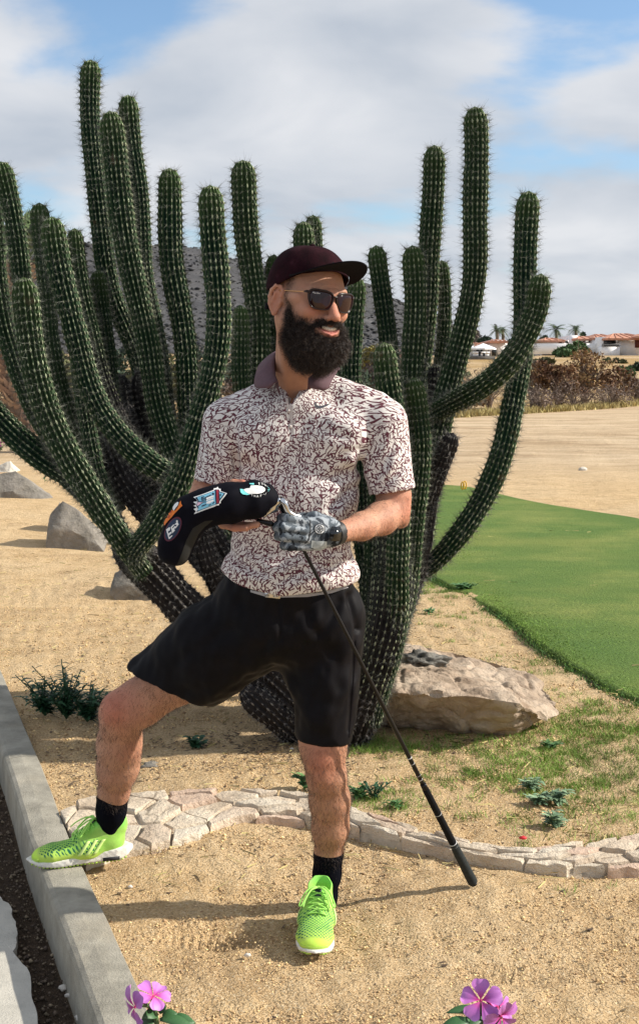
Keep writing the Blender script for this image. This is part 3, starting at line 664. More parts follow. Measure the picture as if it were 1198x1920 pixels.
def far_bushes():
    L = [  # px centre, base py(at ground), top py, width px, depth, leaf, label
        (790, 771, 690, 90, 47, 'grey', 'dry grey thicket of twigs behind the forked cactus arms'), (870, 772, 705, 90, 46, 'rust', 'low rusty bush under the sweeping cactus arm'),
        (915, 768, 690, 100, 50, 'grey', 'twiggy grey bush below the small far villa'), (1000, 770, 665, 80, 48, 'brown', 'tall bush with dead brown leaves just right of the outer cactus arm'),
        (1045, 768, 676, 90, 46, 'brown', 'broad dead brown bush left of the tallest brown one'), (1095, 764, 656, 100, 49, 'rust', 'tallest brown bush, rusty leaved, below the middle villa wing'),
        (1075, 772, 712, 100, 44, 'grey', 'low purplish twig thicket at the foot of the brown bushes'), (1150, 765, 690, 90, 47, 'brown', 'sparse brown bush under the villa balcony'),
        (1190, 762, 700, 80, 45, 'grey', 'grey twig thicket at the right edge of the field'), (1140, 768, 718, 120, 43.5, 'grey', 'low grey brown hedge of twigs in front of the sparse bush'),
        (1010, 774, 722, 90, 43, 'grey', 'low twig thicket at the left end of the brown bushes'), (705, 775, 660, 60, 46, 'olive', 'olive bush glimpsed between the cactus arms right of the man'),
        (1240, 765, 690, 90, 48, 'rust', 'rusty bush cut by the right edge of the picture'), (850, 766, 680, 60, 58, 'olive', 'olive shrub beyond the small twigs under the left villa')]
    for i, (px, yb, yt, wp, Y, leaf, lab) in enumerate(L):
        if Y < 52: kx = (px - 599) / FPX; Y = (37.5 + (Y - 43) * .8) / (1 - 1.45 * kx)
        b = P(px, yb, Y); b.z = float(ground_z(b.x, Y)); h = P(px, yt, Y).z - b.z; w = wp / FPX * Y
        bush('dry_bush' if leaf != 'olive' else 'olive_bush', b, w, h * 1.05, leaf, lab, 'bush', 'bushes beyond the sandy field', 1300 if leaf != 'grey' else 650, .10 if leaf != 'grey' else .055, i, 36, .42)
    for i, (px, yt, wp, leaf, lab) in enumerate([(-40, 640, 120, 'grey', 'grey scrub bush at the far left beyond the palm'), (110, 655, 110, 'olive', 'olive scrub bush behind the left cactus arms, nearest the palm'), (200, 640, 110, 'dark', 'dark bush behind the tallest cactus arms'), (290, 650, 100, 'olive', 'olive bush glimpsed left of the straight cactus arm'), (370, 640, 110, 'dark', 'dark bush glimpsed between the cactus arms left of the man'), (455, 650, 110, 'grey', 'grey bush behind the cactus arms beside his shoulder'), (540, 640, 110, 'olive', 'olive bush hidden behind the man and the cactus'), (640, 650, 100, 'dark', 'dark bush behind the cactus arm next to his sunglasses'), (725, 635, 80, 'grey', 'grey bush behind the paired arms right of the man')]):
        Y = 38.0 + (i % 3) * 2; b = P(px, 760, Y); b.z = float(ground_z(b.x, Y)); h = P(px, yt, Y).z - b.z
        bush('scrub_bush', b, wp / FPX * Y * 1.25, h, leaf, lab, 'bush', 'bushes behind the cactus', 1500, .11, 200 + i, 30, .7)
    for i, (px, yb, yt, wp, Y, leaf, lab) in enumerate([(1058, 674, 647, 52, 112, 'green', 'rounded green shrub on the bank below the villa garden wall'), (1086, 663, 640, 36, 118, 'green', 'green shrub against the villa wall, right of the rounded one'),
            (1108, 706, 690, 22, 75, 'dark', 'small dark clipped shrub among the brown bushes'), (1173, 700, 685, 26, 80, 'green', 'small green shrub on the bank right of the brown bushes'), (1150, 690, 672, 50, 100, 'olive', 'olive scrub on the bank under the balcony wall'),
            (700, 690, 640, 40, 70, 'yellow', 'yellow green shrub behind the man between two cactus arms'), (745, 720, 655, 50, 60, 'olive', 'olive shrub behind the short cactus arm'), (1192, 700, 682, 22, 90, 'dark', 'dark shrub on the bank at the right edge'),
            (1015, 690, 672, 40, 95, 'olive', 'low olive scrub on the bare bank beside the outer cactus arm')]):
        b = P(px, yb, Y); z0 = float(ground_z(b.x, Y)); h = P(px, yt, Y).z - min(b.z, z0); b.z = min(b.z, z0)
        bush('green_bush', b, wp / FPX * Y, h, leaf, lab, 'bush', 'shrubs on the bank below the villas', 1600, .22, 50 + i, 16, .8)
    for i, (px, yb, yt, wp, Y, lab) in enumerate([(1018, 640, 626, 24, 150, 'dark round tree behind the left wing of the right villa'), (1070, 636, 620, 24, 150, 'dark tree between the villa palms'), (1092, 634, 619, 22, 152, 'dark tree right of the villa palm'), (905, 650, 631, 36, 140, 'bushy tree behind the small far villa'), (885, 660, 612, 30, 170, 'pale grey tree behind the cactus arm left of the small villa'), (955, 668, 628, 24, 140, 'green tree right of the small far villa')]):
        b = P(px, yb, Y); b.z = float(ground_z(b.x, Y)); h = P(px, yt, Y).z - b.z
        bush('far_tree', b, wp / FPX * Y, h, 'dark' if i != 4 else 'grey', lab, 'tree', 'trees behind the villas', 1400, .25, 80 + i, 14, .9)
far_bushes()
M_FROND = simple('palm_frond', (.07, .11, .045), .7, .3, 3, island=.3)
M_PTRUNK = simple('palm_trunk_far', (.20, .15, .11), .9, .3, 3)
def far_palm(px, ytop, ybase, Y, R, label):
    b = P(px, ybase, Y); zt = P(px, ytop, Y).z - b.z; r = empty('palm_tree', b, label, 'palm tree', 'palms on the skyline by the villas')
    Geo().tube([(0, 0, -2), (0.1, 0, zt * .5), (0, 0, zt)], [.22, .17, .15], 7, 5).build('trunk', M_PTRUNK, r)
    rs = np.random.RandomState(int(px)); g = Geo()
    for k in range(34):
        a = rs.uniform(0, 2 * PI); el = rs.uniform(-.5, 1.3); V = []
        d = np.array([math.cos(a), math.sin(a)]); L = R * rs.uniform(.8, 1.1)
        pts = [np.array([d[0] * L * s * math.cos(el * (1 - .3 * s)), d[1] * L * s * math.cos(el * (1 - .3 * s)), zt + L * (s * math.sin(el) - .45 * s * s)]) for s in (0, .35, .7, 1)]
        nrm = np.array([-d[1], d[0], 0])
        for s in range(3):
            for side in (-1, 1):
                for q in range(3):
                    f = (q + .5) / 3; c0 = pts[s] * (1 - f) + pts[s + 1] * f; ln = .28 * L * (1 - .5 * (s + f) / 3); tip = c0 + side * nrm * ln + (pts[s + 1] - pts[s]) * .5 + np.array([0, 0, -ln * .35])
                    V += [c0, c0 + (pts[s + 1] - pts[s]) * .2, tip]
        V = np.array(V); g.add(V, T=np.arange(len(V)).reshape(-1, 3))
    o = g.build('frond', M_FROND, r); o['kind'] = 'stuff'
for a in ((930, 617, 642, 135, 1.0, 'left palm of the close pair behind the small far villa'), (941, 618, 642, 136, .9, 'right palm of the close pair behind the small far villa'), (1041, 617, 640, 140, 1.35, 'dark spreading palm above the left wing of the right villa'), (1078, 616, 636, 145, 1.2, 'palm rising between dark trees above the villa roof')): far_palm(*a)

def build_scrub():
    rs = np.random.RandomState(21); n = 10000; Y = rs.uniform(150, 640, n) ; X = rs.uniform(-.34, .30, n) * Y; Z = ground_z(X, Y); s = rs.gamma(3, .16, n)
    ico = [(0, 0, 1), (.9, 0, .35), (.28, .85, .45), (-.72, .53, .4), (-.72, -.53, .45), (.28, -.85, .35), (0, 0, -.3)]; F = np.array([(0, 1, 2), (0, 2, 3), (0, 3, 4), (0, 4, 5), (0, 5, 1), (6, 2, 1), (6, 3, 2), (6, 4, 3), (6, 5, 4), (6, 1, 5)])
    V = np.array(ico)[None] * rs.uniform(.6, 1.4, (n, 7, 1)) * s[:, None, None] * [1.2, 1.2, .8]; V += np.stack([X, Y, Z + .1], 1)[:, None]
    props(mesh_np('hillside_scrub', V.reshape(-1, 3), (F[None] + 7 * np.arange(n)[:, None, None]).reshape(-1, 3), simple('scrub', (.062, .062, .066), .95, .3, .5, island=.35)), kind='stuff', label='desert scrub covering the far hillside, haze greyed into its colour', cat='scrub')  # scrub greyed like the hill soil, distance haze painted into the colour
    # dry grass fringe at far end of the field
    def pf(rs, n):
        X = rs.uniform(1, 17, n); Y = 36.6 + 1.45 * X + rs.gamma(1.5, .9, n); return X, Y, ground_z(X, Y)
    V, T = blades(9000, pf, lambda rs, n: rs.uniform(.05, .30, n), .03, 9, .9)
    props(mesh_np('dry_grass', V, T, M_DRY), kind='stuff', label='strip of dry straw coloured grass at the far end of the sandy field', cat='grass')
build_scrub()
# ================================================================ ROCKS, STONE EDGING
def rock_mat(name, a, b_, c_, crack=.5):
    m, nt, b = new_mat(name); t = NT(nt); p = t.pos()
    n1 = t.noise(p, 6, 8, .65); c = t.ramp(n1, (.3, a), (.5, b_), (.7, c_)); g = t.noise(p, 90, 3, .7); c = t.mix(t.rng(g, .6, .75, 0, .5), c, tuple(x * .45 for x in a))
    v = t.vor(p, 5.5, 'DISTANCE_TO_EDGE'); mp = t.noise(p, 3, 5, .6, .8)
    wv = t.n('ShaderNodeVectorMath', operation='ADD'); t.l(p, wv.inputs[0]); cb = t.n('ShaderNodeCombineXYZ'); t.l(t.math('MULTIPLY', mp, .25), cb.inputs[0]); t.l(t.math('MULTIPLY', g, .03), cb.inputs[1]); t.l(cb.outputs[0], wv.inputs[1]); v2 = t.vor(wv.outputs[0], 3.2, 'DISTANCE_TO_EDGE')
    c = t.mix(t.math('MULTIPLY', t.rng(v2.outputs['Distance'], .012, .0, 0, crack), t.rng(mp, .45, .55)), c, tuple(x * .4 for x in a))
    t.l(c, b.inputs['Base Color']); b.inputs['Roughness'].default_value = .9; b.inputs['Specular IOR Level'].default_value = .2
    h = t.math('ADD', n1, t.math('MULTIPLY', g, .12)); h = t.math('ADD', h, t.math('MULTIPLY', t.noise(p, 28, 6, .7), .5)); t.l(t.bump(h, 1.0, .035), b.inputs['Normal']); return m
M_BOULDER = rock_mat('boulder_stone', (.30, .215, .15), (.45, .35, .26), (.58, .48, .37), .8)
M_GREYROCK = rock_mat('grey_rock', (.15, .14, .12), (.24, .22, .19), (.34, .31, .27), .3)
M_PALEROCK = rock_mat('pale_rock', (.55, .50, .42), (.66, .62, .54), (.74, .70, .62), .2)
def hull_rock(name, pts, mat_, label, cat='rock', group=None, cuts=4, amp=.02, seed=0, scale=.2):
    pts = [Vector(p) for p in pts]; c = sum(pts, Vector()) / len(pts); c.z = 0
    bm = bmesh.new(); 
    for p in pts: bm.verts.new(p - c)
    r = bmesh.ops.convex_hull(bm, input=bm.verts); bmesh.ops.delete(bm, geom=list({e for e in r['geom_interior'] + r['geom_unused'] if isinstance(e, bmesh.types.BMVert)}), context='VERTS')
    for _ in range(cuts):
        le = sorted(bm.edges, key=lambda e: -e.calc_length()); L = le[0].calc_length() * .55
        bmesh.ops.subdivide_edges(bm, edges=[e for e in bm.edges if e.calc_length() > L], cuts=1, use_grid_fill=False); bmesh.ops.triangulate(bm, faces=bm.faces)
    bmesh.ops.recalc_face_normals(bm, faces=bm.faces); bm.normal_update()
    off = Vector((seed * 7.3, 1.7 * seed, 0))
    for v in bm.verts:
        q = (v.co + off) / scale; d = mnoise.fractal(q, 1.0, 2.0, 4) * amp
        vo = mnoise.voronoi(q * .8)[0]; d -= max(0, .10 - (vo[1] - vo[0])) * amp * 3.0
        v.co += v.normal * d
    if cuts > 8:
        bm.normal_update()
        for v in bm.verts: v.co += v.normal * (mnoise.fractal((v.co + off) / .055, 1.0, 2.0, 3) * .0055 - max(0, .06 - abs(mnoise.noise((v.co + off) / Vector((.5, .35, .16)).length * 1.6))) * .14)
    bmesh.ops.smooth_vert(bm, verts=bm.verts, factor=.12, use_axis_x=True, use_axis_y=True, use_axis_z=True)
    me = bpy.data.meshes.new(name); bm.to_mesh(me); me.materials.append(mat_); me.shade_smooth()
    me.set_sharp_from_angle(angle=math.radians(32))
    o = bpy.data.objects.new(name, me); o.location = c; link(o); return props(o, label, cat, group)
# big flat boulder right of the man
B = []
for (px, py, Y) in ((690, 1210, 5.75), (745, 1200, 5.95), (800, 1213, 6.0), (870, 1227, 6.0), (950, 1250, 5.9), (1010, 1283, 5.65), (1043, 1318, 5.4), (1046, 1340, 5.32),
                    (700, 1298, 5.10), (760, 1300, 5.02), (830, 1300, 4.98), (900, 1308, 4.97), (970, 1320, 4.99), (1030, 1350, 5.18),
                    (730, 1345, 5.30), (800, 1368, 5.27), (885, 1388, 5.20), (950, 1384, 5.22), (1000, 1366, 5.28)): B.append(P(px, py, Y))
B += [Vector((B[0].x, 5.9, -.05)), Vector((B[0].x, 5.35, -.05)), Vector((.72, 5.9, -.05)), Vector((.62, 5.27, -.06)), Vector((.80, 5.38, -.05))]
hull_rock('boulder', B, M_BOULDER, 'big flat pink grey boulder beside the cactus base', 'boulder', None, 9, .034, 2, .20)
g0 = P(795, 1238, 5.55)
def lump(name, c, r, mat_, label, cat, group=None, seed=0, sub=3, amp=.35, scale=.6):
    bm = bmesh.new(); bmesh.ops.create_icosphere(bm, subdivisions=sub, radius=1)
    for v in bm.verts:
        q = v.co / scale + Vector((seed * 3.1, 0, 0)); v.co *= 1 + mnoise.fractal(q, 1, 2, 3) * amp; v.co = Vector((v.co.x * r[0], v.co.y * r[1], v.co.z * r[2]))
    me = bpy.data.meshes.new(name); bm.to_mesh(me); me.materials.append(mat_); me.shade_smooth(); o = bpy.data.objects.new(name, me); o.location = c; link(o); return props(o, label, cat, group)
lump('lichen_stone', g0, (.095, .07, .035), rock_mat('lichen_stone', (.12, .115, .10), (.2, .19, .17), (.29, .28, .25)), 'lumpy dark grey stone lying on top of the flat boulder', 'stone', None, 3, 4, .6, .45)
# rocks at the left
def crag(name, outl, Y, depth, mat_, label, seed, group='rocks on the sand left of the cactus', amp=.015):
    pts = []
    for (px, py) in outl:
        a = P(px, py, Y); a.z = max(a.z, -.05); pts.append(a); b = a.copy(); b.y += depth; b.x *= b.y / a.y * .99; b.z = max(-.05, b.z * .75); pts.append(b); 
        f = a.copy(); f.y -= depth * .3; f.z = max(-.05, f.z * .55 - .02); pts.append(f)
    return hull_rock(name, pts, mat_, label, 'rock', group, 5, amp, seed, .22)
YR = G(60, 955).y
crag('rock', [(-60, 930), (-40, 905), (0, 888), (30, 882), (62, 908), (98, 935), (108, 958), (60, 962), (0, 950), (-50, 950)], YR, .5, M_GREYROCK, 'large dark grey rock at the left edge, leftmost on the sand', 1, amp=.02)
YR2 = G(150, 1035).y
crag('rock', [(92, 985), (96, 965), (118, 940), (140, 950), (165, 975), (190, 1000), (200, 1020), (185, 1036), (140, 1038), (100, 1020), (90, 1005)], YR2, .35, M_GREYROCK, 'pale pointed grey rock half hidden by the lowest cactus arm', 4)
crag('rock', [(100, 962), (112, 940), (118, 955), (108, 968)], YR2 + .9, .3, M_GREYROCK, 'small rock wedged behind the pointed grey rock', 9)
crag('rock', [(-20, 900), (2, 872), (20, 864), (34, 880), (30, 900), (0, 905)], G(10, 905).y, .3, M_PALEROCK, 'small white rock behind the large dark grey one', 5)
YR3 = G(240, 1118).y
crag('rock', [(216, 1075), (240, 1062), (270, 1070), (300, 1100), (312, 1118), (260, 1120), (222, 1112), (212, 1095)], YR3, .3, M_GREYROCK, 'shaded brown grey rock under the bend of the cactus', 6)

# --- curved edging of flat stones set in mortar
FARE = [(112, 1520), (135, 1508), (180, 1494), (240, 1486), (300, 1483), (370, 1481), (450, 1481), (520, 1485), (580, 1492), (640, 1506), (700, 1523), (760, 1543), (820, 1564), (880, 1580), (950, 1588), (1030, 1588), (1110, 1578), (1198, 1562), (1300, 1540)]
NEAE = [(163, 1614), (200, 1600), (255, 1588), (310, 1580), (350, 1568), (400, 1544), (450, 1530), (520, 1526), (585, 1528), (650, 1540), (720, 1558), (790, 1574), (850, 1590), (910, 1602), (980, 1610), (1060, 1618), (1130, 1618), (1198, 1616), (1300, 1606)]
def build_edging():
    HT = .036; NF = 200
    far = catmull([G(x, y, HT) for x, y in FARE], NF)[:, :2]; near = catmull([G(x, y, HT) for x, y in NEAE], NF)[:, :2]
    def at(s, t):
        i = min(max(s, 0), .99999) * (NF - 1); k = int(i); f = i - k; a = far[k] * (1 - f) + far[k + 1] * f; b = near[k] * (1 - f) + near[k + 1] * f; return a * (1 - t) + b * t
    r = empty('stone_edging', (at(.5, .5)[0], at(.5, .5)[1], 0), 'low curved garden edging of flat pale stones set in mortar', 'edging')
    off = np.array([r.location.x, r.location.y, 0.0])
    m1 = rock_mat('edging_stone', (.48, .375, .27), (.66, .55, .42), (.76, .67, .53), .7)
    nt = m1.node_tree; t = NT(nt); b = nt.nodes['Principled BSDF']; src = b.inputs['Base Color'].links[0].from_socket
    oi = t.n('ShaderNodeObjectInfo').outputs['Random']; c = t.mix(t.rng(oi, .6, .95, 0, .55), src, (.58, .38, .29)); c = t.mix(t.rng(oi, .3, .0, 0, .5), c, (.68, .63, .53)); t.l(c, b.inputs['Base Color'])
    mm = simple('mortar', (.46, .38, .28), .95, .3, 30, bump=.006)
    # mortar body
    V = []; ss = np.linspace(0, 1, 120)
    for s in ss:
        for (tt, z) in ((0.03, -.05), (0.03, HT - .012), (.5, HT - .012), (.94, HT - .028), (.985, -.05)):
            p = at(s, tt); V.append((p[0], p[1], z + .003 * math.sin(s * 300 + tt * 9)))
    k = 5; i = np.arange(119)[:, None] * k; j = np.arange(k - 1)[None, :]; Q = np.stack([i + j, i + j + 1, i + k + j + 1, i + k + j], -1).reshape(-1, 4)
    mesh_np('mortar', np.array(V) - off, Q, mm, r, smooth=True)
    rs = random.Random(5)
    L = np.sum(np.linalg.norm(np.diff(near, axis=0), axis=1))
    WID = float(np.mean(np.linalg.norm(far - near, axis=1)))
    # irregular flagstones: cells of a scattered point set, shrunk to leave mortar joints
    seeds = []; AN = .62                                      # stones run longer along the edging than across it
    rr_ = random.Random(12)
    for _ in range(6000):
        x, y = rr_.uniform(0, L), rr_.uniform(.0, WID); big = rr_.random(); md = (.052 if big < .5 else .085) * (1.15 if x < .95 else 1.0)
        if all(math.hypot((x - ox) * AN, y - oy) > max(md, om) for ox, oy, om in seeds): seeds.append((x, y, md))
    seeds = [(x, y) for x, y, _ in seeds]
    def clip(poly, px, py, nx, ny):
        out = []
        for i in range(len(poly)):
            a_, b_ = poly[i], poly[(i + 1) % len(poly)]; da = (a_[0] - px) * nx + (a_[1] - py) * ny; db = (b_[0] - px) * nx + (b_[1] - py) * ny
            if da <= 0: out.append(a_)
            if da * db < 0: t_ = da / (da - db); out.append((a_[0] + (b_[0] - a_[0]) * t_, a_[1] + (b_[1] - a_[1]) * t_))
        return out
    for (sx, sy) in seeds:
        j0, j1 = rs.uniform(-.006, .012), rs.uniform(-.016, .008); poly = [(sx - .25, j0), (sx + .25, j0 + rs.uniform(-.01, .01)), (sx + .25, WID + j1), (sx - .25, WID + j1 + rs.uniform(-.02, .02))]; poly = clip(poly, 0, 0, -1, 0); poly = clip(poly, L, 0, 1, 0)
        for (ox, oy) in seeds:
            if (ox, oy) == (sx, sy) or abs(ox - sx) > .6: continue
            dx, dy = ox - sx, oy - sy; dx *= AN * AN; l = math.hypot(dx, dy); mx_, my_ = (sx + ox) / 2, (sy + oy) / 2; g = .0040; poly = clip(poly, mx_ - dx / l * g, my_ - dy / l * g, dx, dy)
            if len(poly) < 3: break
        if len(poly) < 3: continue
        ar = abs(sum(poly[i][0] * poly[(i + 1) % len(poly)][1] - poly[(i + 1) % len(poly)][0] * poly[i][1] for i in range(len(poly)))) / 2
        if ar < .0012: continue
        pts = []                                  # subdivide and roughen the outline
        for i in range(len(poly)):
            a_, b_ = poly[i], poly[(i + 1) % len(poly)]; l = math.hypot(b_[0] - a_[0], b_[1] - a_[1]); k = max(1, int(l / .028))
            for q in range(k):
                f = q / k; j_ = .005 if q else .0; pts.append((a_[0] + (b_[0] - a_[0]) * f + rs.uniform(-j_, j_), a_[1] + (b_[1] - a_[1]) * f + rs.uniform(-j_, j_)))
        m = len(pts); cx = sum(p[0] for p in pts) / m; cy = sum(p[1] for p in pts) / m; z = HT + rs.uniform(-.007, .009) - .018 * max(0, cy / WID - .4); tx, ty = rs.uniform(-.08, .08), rs.uniform(-.12, .03)
        V = []; ph = rs.uniform(0, 9)
        for (ins, dz) in ((1.0, -.075), (1.01, -.020), (.985, -.006), (.93, .0), (.6, .002)):
            for (u_, v_) in pts:
                uu, vv = cx + (u_ - cx) * ins, cy + (v_ - cy) * ins; p = at(uu / L, vv / WID); zz = z + dz + (uu - cx) * tx + (vv - cy) * ty + (.0028 * math.sin(uu * 90 + ph) * math.cos(vv * 80 + ph) if dz > -.05 else 0)
                V.append((p[0] + rs.uniform(-.0015, .0015), p[1] + rs.uniform(-.0015, .0015), zz))
        c_ = at(cx / L, cy / WID); V.append((c_[0], c_[1], z + .003)); Fc = []
        for a_ in range(4):
            for q in range(m): Fc.append((a_ * m + q, a_ * m + (q + 1) % m, (a_ + 1) * m + (q + 1) % m, (a_ + 1) * m + q))
        for q in range(m): Fc.append((4 * m + q, 4 * m + (q + 1) % m, 5 * m))
        A = sum(V[q][0] * V[(q + 1) % m][1] - V[(q + 1) % m][0] * V[q][1] for q in range(m))
        if A < 0: Fc = [f[::-1] for f in Fc]
        o = mesh_py('stone', np.array(V) - off, Fc, m1, r); o.data.shade_smooth(); o.data.set_sharp_from_angle(angle=math.radians(35))
build_edging()
for (px, py, s, lab) in ((1015, 915, .03, 'small stone far out on the sandy field'),):
    pass
fs = P(1092, 880, 20); fs.z = float(ground_z(fs.x, fs.y)) + .03
lump('field_stone', G(1092, 881), (.07, .06, .05), M_PALEROCK, 'lone pale stone lying out on the sandy field', 'stone', None, 7, 2, .3, .8)
M_PEB = simple('pale_pebble', (.62, .58, .52), .9, .15, 40)
lump('stone', G(285, 1438), (.05, .04, .018), M_GREYROCK, 'flat grey stone half buried behind the raised leg', 'stone', None, 12, 3, .7, .5)
rs_ = random.Random(2)
for (px, py, s, lab) in ((464, 1793, .008, 'small white pebble in the sand below the walking shadow'), (245, 1672 - 8, .007, 'white pebble close to the raised shoe'), (120, 1855, .012, 'pale crumb in the gutter, larger'), (130, 1868, .009, 'pale crumb in the gutter just right of the larger one'),
                        (152, 1912, .014, 'white fragment in the gutter at the bottom of the picture'), (548, 1408, .012, 'white flower fallen under the cactus base'), (1003, 1283, .02, 'small pinkish stone behind the flat boulder'), (70, 1495, .006, 'tiny pale pebble in the gutter')):
    z = -.1 if px < 160 and py > 1450 else 0.0; g_ = G(px, py, z); lump('pebble', (g_.x, g_.y, g_.z + s * .4), (s, s * .8, s * .7), M_PEB, lab, 'pebble', 'pale pebbles', px, 2, .5, .7)
g_ = G(980, 1573, .08); lump('red_petal', (g_.x, g_.y, g_.z + .004), (.012, .008, .005), simple('red_petal', (.6, .02, .03), .6), 'small red petal lying by the stone edging', 'petal', None, 4, 2)
# ================================================================ CACTUS
def cactus_mat():
    m, nt, b = new_mat('cactus_skin'); t = NT(nt); p = t.coord(); age = t.attr('age'); cr = t.attr('crest')
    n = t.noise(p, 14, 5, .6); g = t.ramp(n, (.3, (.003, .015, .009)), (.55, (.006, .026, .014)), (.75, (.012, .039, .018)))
    g = t.mix(t.math('MULTIPLY', cr, .55), g, (.075, .125, .05))  # rib crests painted lighter, their lit edges put into the colour
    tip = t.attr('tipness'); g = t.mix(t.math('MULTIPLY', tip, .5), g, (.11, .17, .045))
    bk = t.ramp(t.noise(p, 22, 6, .7), (.3, (.011, .010, .011)), (.7, (.040, .036, .037)))
    oi = t.n('ShaderNodeObjectInfo').outputs['Random']; g = t.mix(t.rng(oi, 0, 1, 0, .45), g, (.030, .050, .018)); sc_ = t.rng(t.noise(p, 7, 6, .7), .63, .70, 0, .8); g = t.mix(sc_, g, (.10, .075, .045)); f = t.rng(t.math('ADD', age, t.math('MULTIPLY', t.noise(p, 5, 4), .5)), .62, .95); c = t.mix(f, g, bk)
    t.l(c, b.inputs['Base Color']); b.inputs['Roughness'].default_value = .6; b.inputs['Specular IOR Level'].default_value = .12
    t.l(t.bump(t.noise(p, 60, 4, .6), .5, .004), b.inputs['Normal']); return m
M_CACT = cactus_mat()
M_AREOLE = simple('areole_wool', (.33, .36, .23), .95, .25, 20, spec=.1, island=.45)
M_AREOLE_OLD = simple('areole_old', (.16, .15, .135), .95, .25, 20, spec=.1, island=.4)
M_SPINE = simple('cactus_spine', (.14, .145, .12), .6, .2, 20, spec=.3, island=.55)
M_SPINE_OLD = simple('cactus_spine_old', (.20, .19, .18), .6, .2, 20, spec=.3, island=.4)
CB = G(600, 1385); CB.y = 5.25
cact = empty('cactus', (CB.x, CB.y, 0), 'giant many armed columnar cactus with green ribbed spiny stems behind the man', 'cactus')
def stem(pts, wpx, age0=.1, age1=.9, nrib=16, tip=True, seed=0, dens=1.0, wbase=None, spl=.037, label=None, taper_base=.75):
    """pts: list of (px,py,depth) from the base up to the tip; wpx = diameter in photo pixels"""
    rs = np.random.RandomState(seed + 500); nrib += 2
    C0 = np.array([list(P(*q)) for q in pts]); C0[:, 2] = np.maximum(C0[:, 2], -.12)
    Yt = pts[-1][2]; R = .90 * wpx / FPX * Yt / 2; L = np.sum(np.linalg.norm(np.diff(C0, axis=0), axis=1)); n = max(24, int(L / .0125)); n += n % 2
    C = catmull(C0, n); 
    C[:, 0] += .006 * np.sin(np.linspace(0, L * 9, n) + seed); T, U, Wd = frames(C)
    s = np.linspace(0, 1, n) * L; e = L - s; prof = np.where(e < R * 1.5, np.sqrt(np.clip(1 - ((R * 1.5 - e) / (R * 1.5)) ** 2, .0, 1)), 1.0) if tip else np.ones(n)
    rb = (wbase / wpx if wbase else taper_base); und = 1 + .035 * np.sin(s * 7 + seed) + .02 * np.sin(s * 23 + seed * 2) - sum(.07 * np.exp(-((s - q_) / .018) ** 2) for q_ in rs.uniform(.2, max(.3, L - .15), 3))
    grow = np.clip(s / max(.25 * L, .15), 0, 1); rad = R * (rb + (1 - rb) * (grow if wbase is None else np.clip(s / L * 1.1, 0, 1))) * und * prof; rad = np.maximum(rad, .002)
    k = nrib * 4; th = np.arange(k) * 2 * PI / k + rs.uniform(0, 1) ; ph = np.arange(k) % 4; ribp = np.choose(ph, [.66, .82, 1.0, .82]); tw = s * rs.uniform(-.15, .15)
    even = (np.arange(n) % 2 == 0); r2 = rad[:, None] * ribp[None, :]; r2[:, ph == 2] *= np.where(even, 1.012, .985)[:, None]
    r2 *= 1 + .02 * rs.normal(size=(n, 1)) * .4
    A = th[None, :] + tw[:, None]; V = C[:, None] + r2[..., None] * (np.cos(A)[..., None] * U[:, None] + np.sin(A)[..., None] * Wd[:, None])
    i = np.arange(n - 1)[:, None] * k; j = np.arange(k)[None, :]; j2 = (j + 1) % k
    Q = np.stack([i + j, i + j2, i + k + j2, i + k + j], -1).reshape(-1, 4); VV = V.reshape(-1, 3); a = len(VV); VV = np.vstack([VV, C[-1] + T[-1] * R * .05]); jj = np.arange(k)
    Tn = np.stack([np.full(k, a), (n - 1) * k + jj, (n - 1) * k + (jj + 1) % k], 1)
    off = np.array([CB.x, CB.y, 0.0])
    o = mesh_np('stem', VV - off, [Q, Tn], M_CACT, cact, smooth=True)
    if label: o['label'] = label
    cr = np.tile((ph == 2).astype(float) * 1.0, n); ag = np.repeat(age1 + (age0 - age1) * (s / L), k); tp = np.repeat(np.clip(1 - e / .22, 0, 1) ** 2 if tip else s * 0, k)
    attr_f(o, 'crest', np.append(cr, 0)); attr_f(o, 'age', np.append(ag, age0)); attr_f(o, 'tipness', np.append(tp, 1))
    # areoles and spines on the crest of every rib
    ci = np.where(ph == 2)[0]; ri = np.where(even)[0]; ri = ri[(ri > 1)]; RI, CI = np.meshgrid(ri, ci, indexing='ij'); RI, CI = RI.ravel(), CI.ravel()
    pos = V[RI, CI]; nrm = (pos - C[RI]); nrm /= np.linalg.norm(nrm, axis=1)[:, None]; tg = T[RI]; 
    endf = np.clip(1 - prof[RI], 0, 1)[:, None]; nrm = nrm * (1 - endf * .75) + tg * endf; nrm /= np.linalg.norm(nrm, axis=1)[:, None]; sd = np.cross(nrm, tg); sd /= np.linalg.norm(sd, axis=1)[:, None] + 1e-9; tg = np.cross(sd, nrm)
    m = len(pos); sz = np.clip(R / .05, .6, 1.1)
    jit = rs.uniform(.6, 1.35, (m, 1)); al = .0075 * sz * jit; aw = .0030 * sz * jit; ah = .003 * sz
    Vd = np.stack([pos + tg * al, pos + sd * aw, pos - tg * al, pos - sd * aw, pos + nrm * ah], 1).reshape(-1, 3) + 0; b = 5 * np.arange(m)[:, None]
    F1 = (np.array([(0, 1, 4), (1, 2, 4), (2, 3, 4), (3, 0, 4)])[None] + b[:, :, None]).reshape(-1, 3)
    ns = int(10 * dens); ang = np.tile(np.arange(ns) * 2 * PI / ns, (m, 1)) + rs.uniform(-.4, .4, (m, ns)); el = rs.uniform(.25, 1.1, (m, ns)); el[:, :2] = rs.uniform(1.1, 1.5, (m, 2))
    ln = rs.uniform(.35, 1.0, (m, ns)) * spl * rs.choice([.25, 1, 1, 1.15], (m, 1)); ln[:, :2] *= 1.25; ln = ln * (1 + .25 * endf)
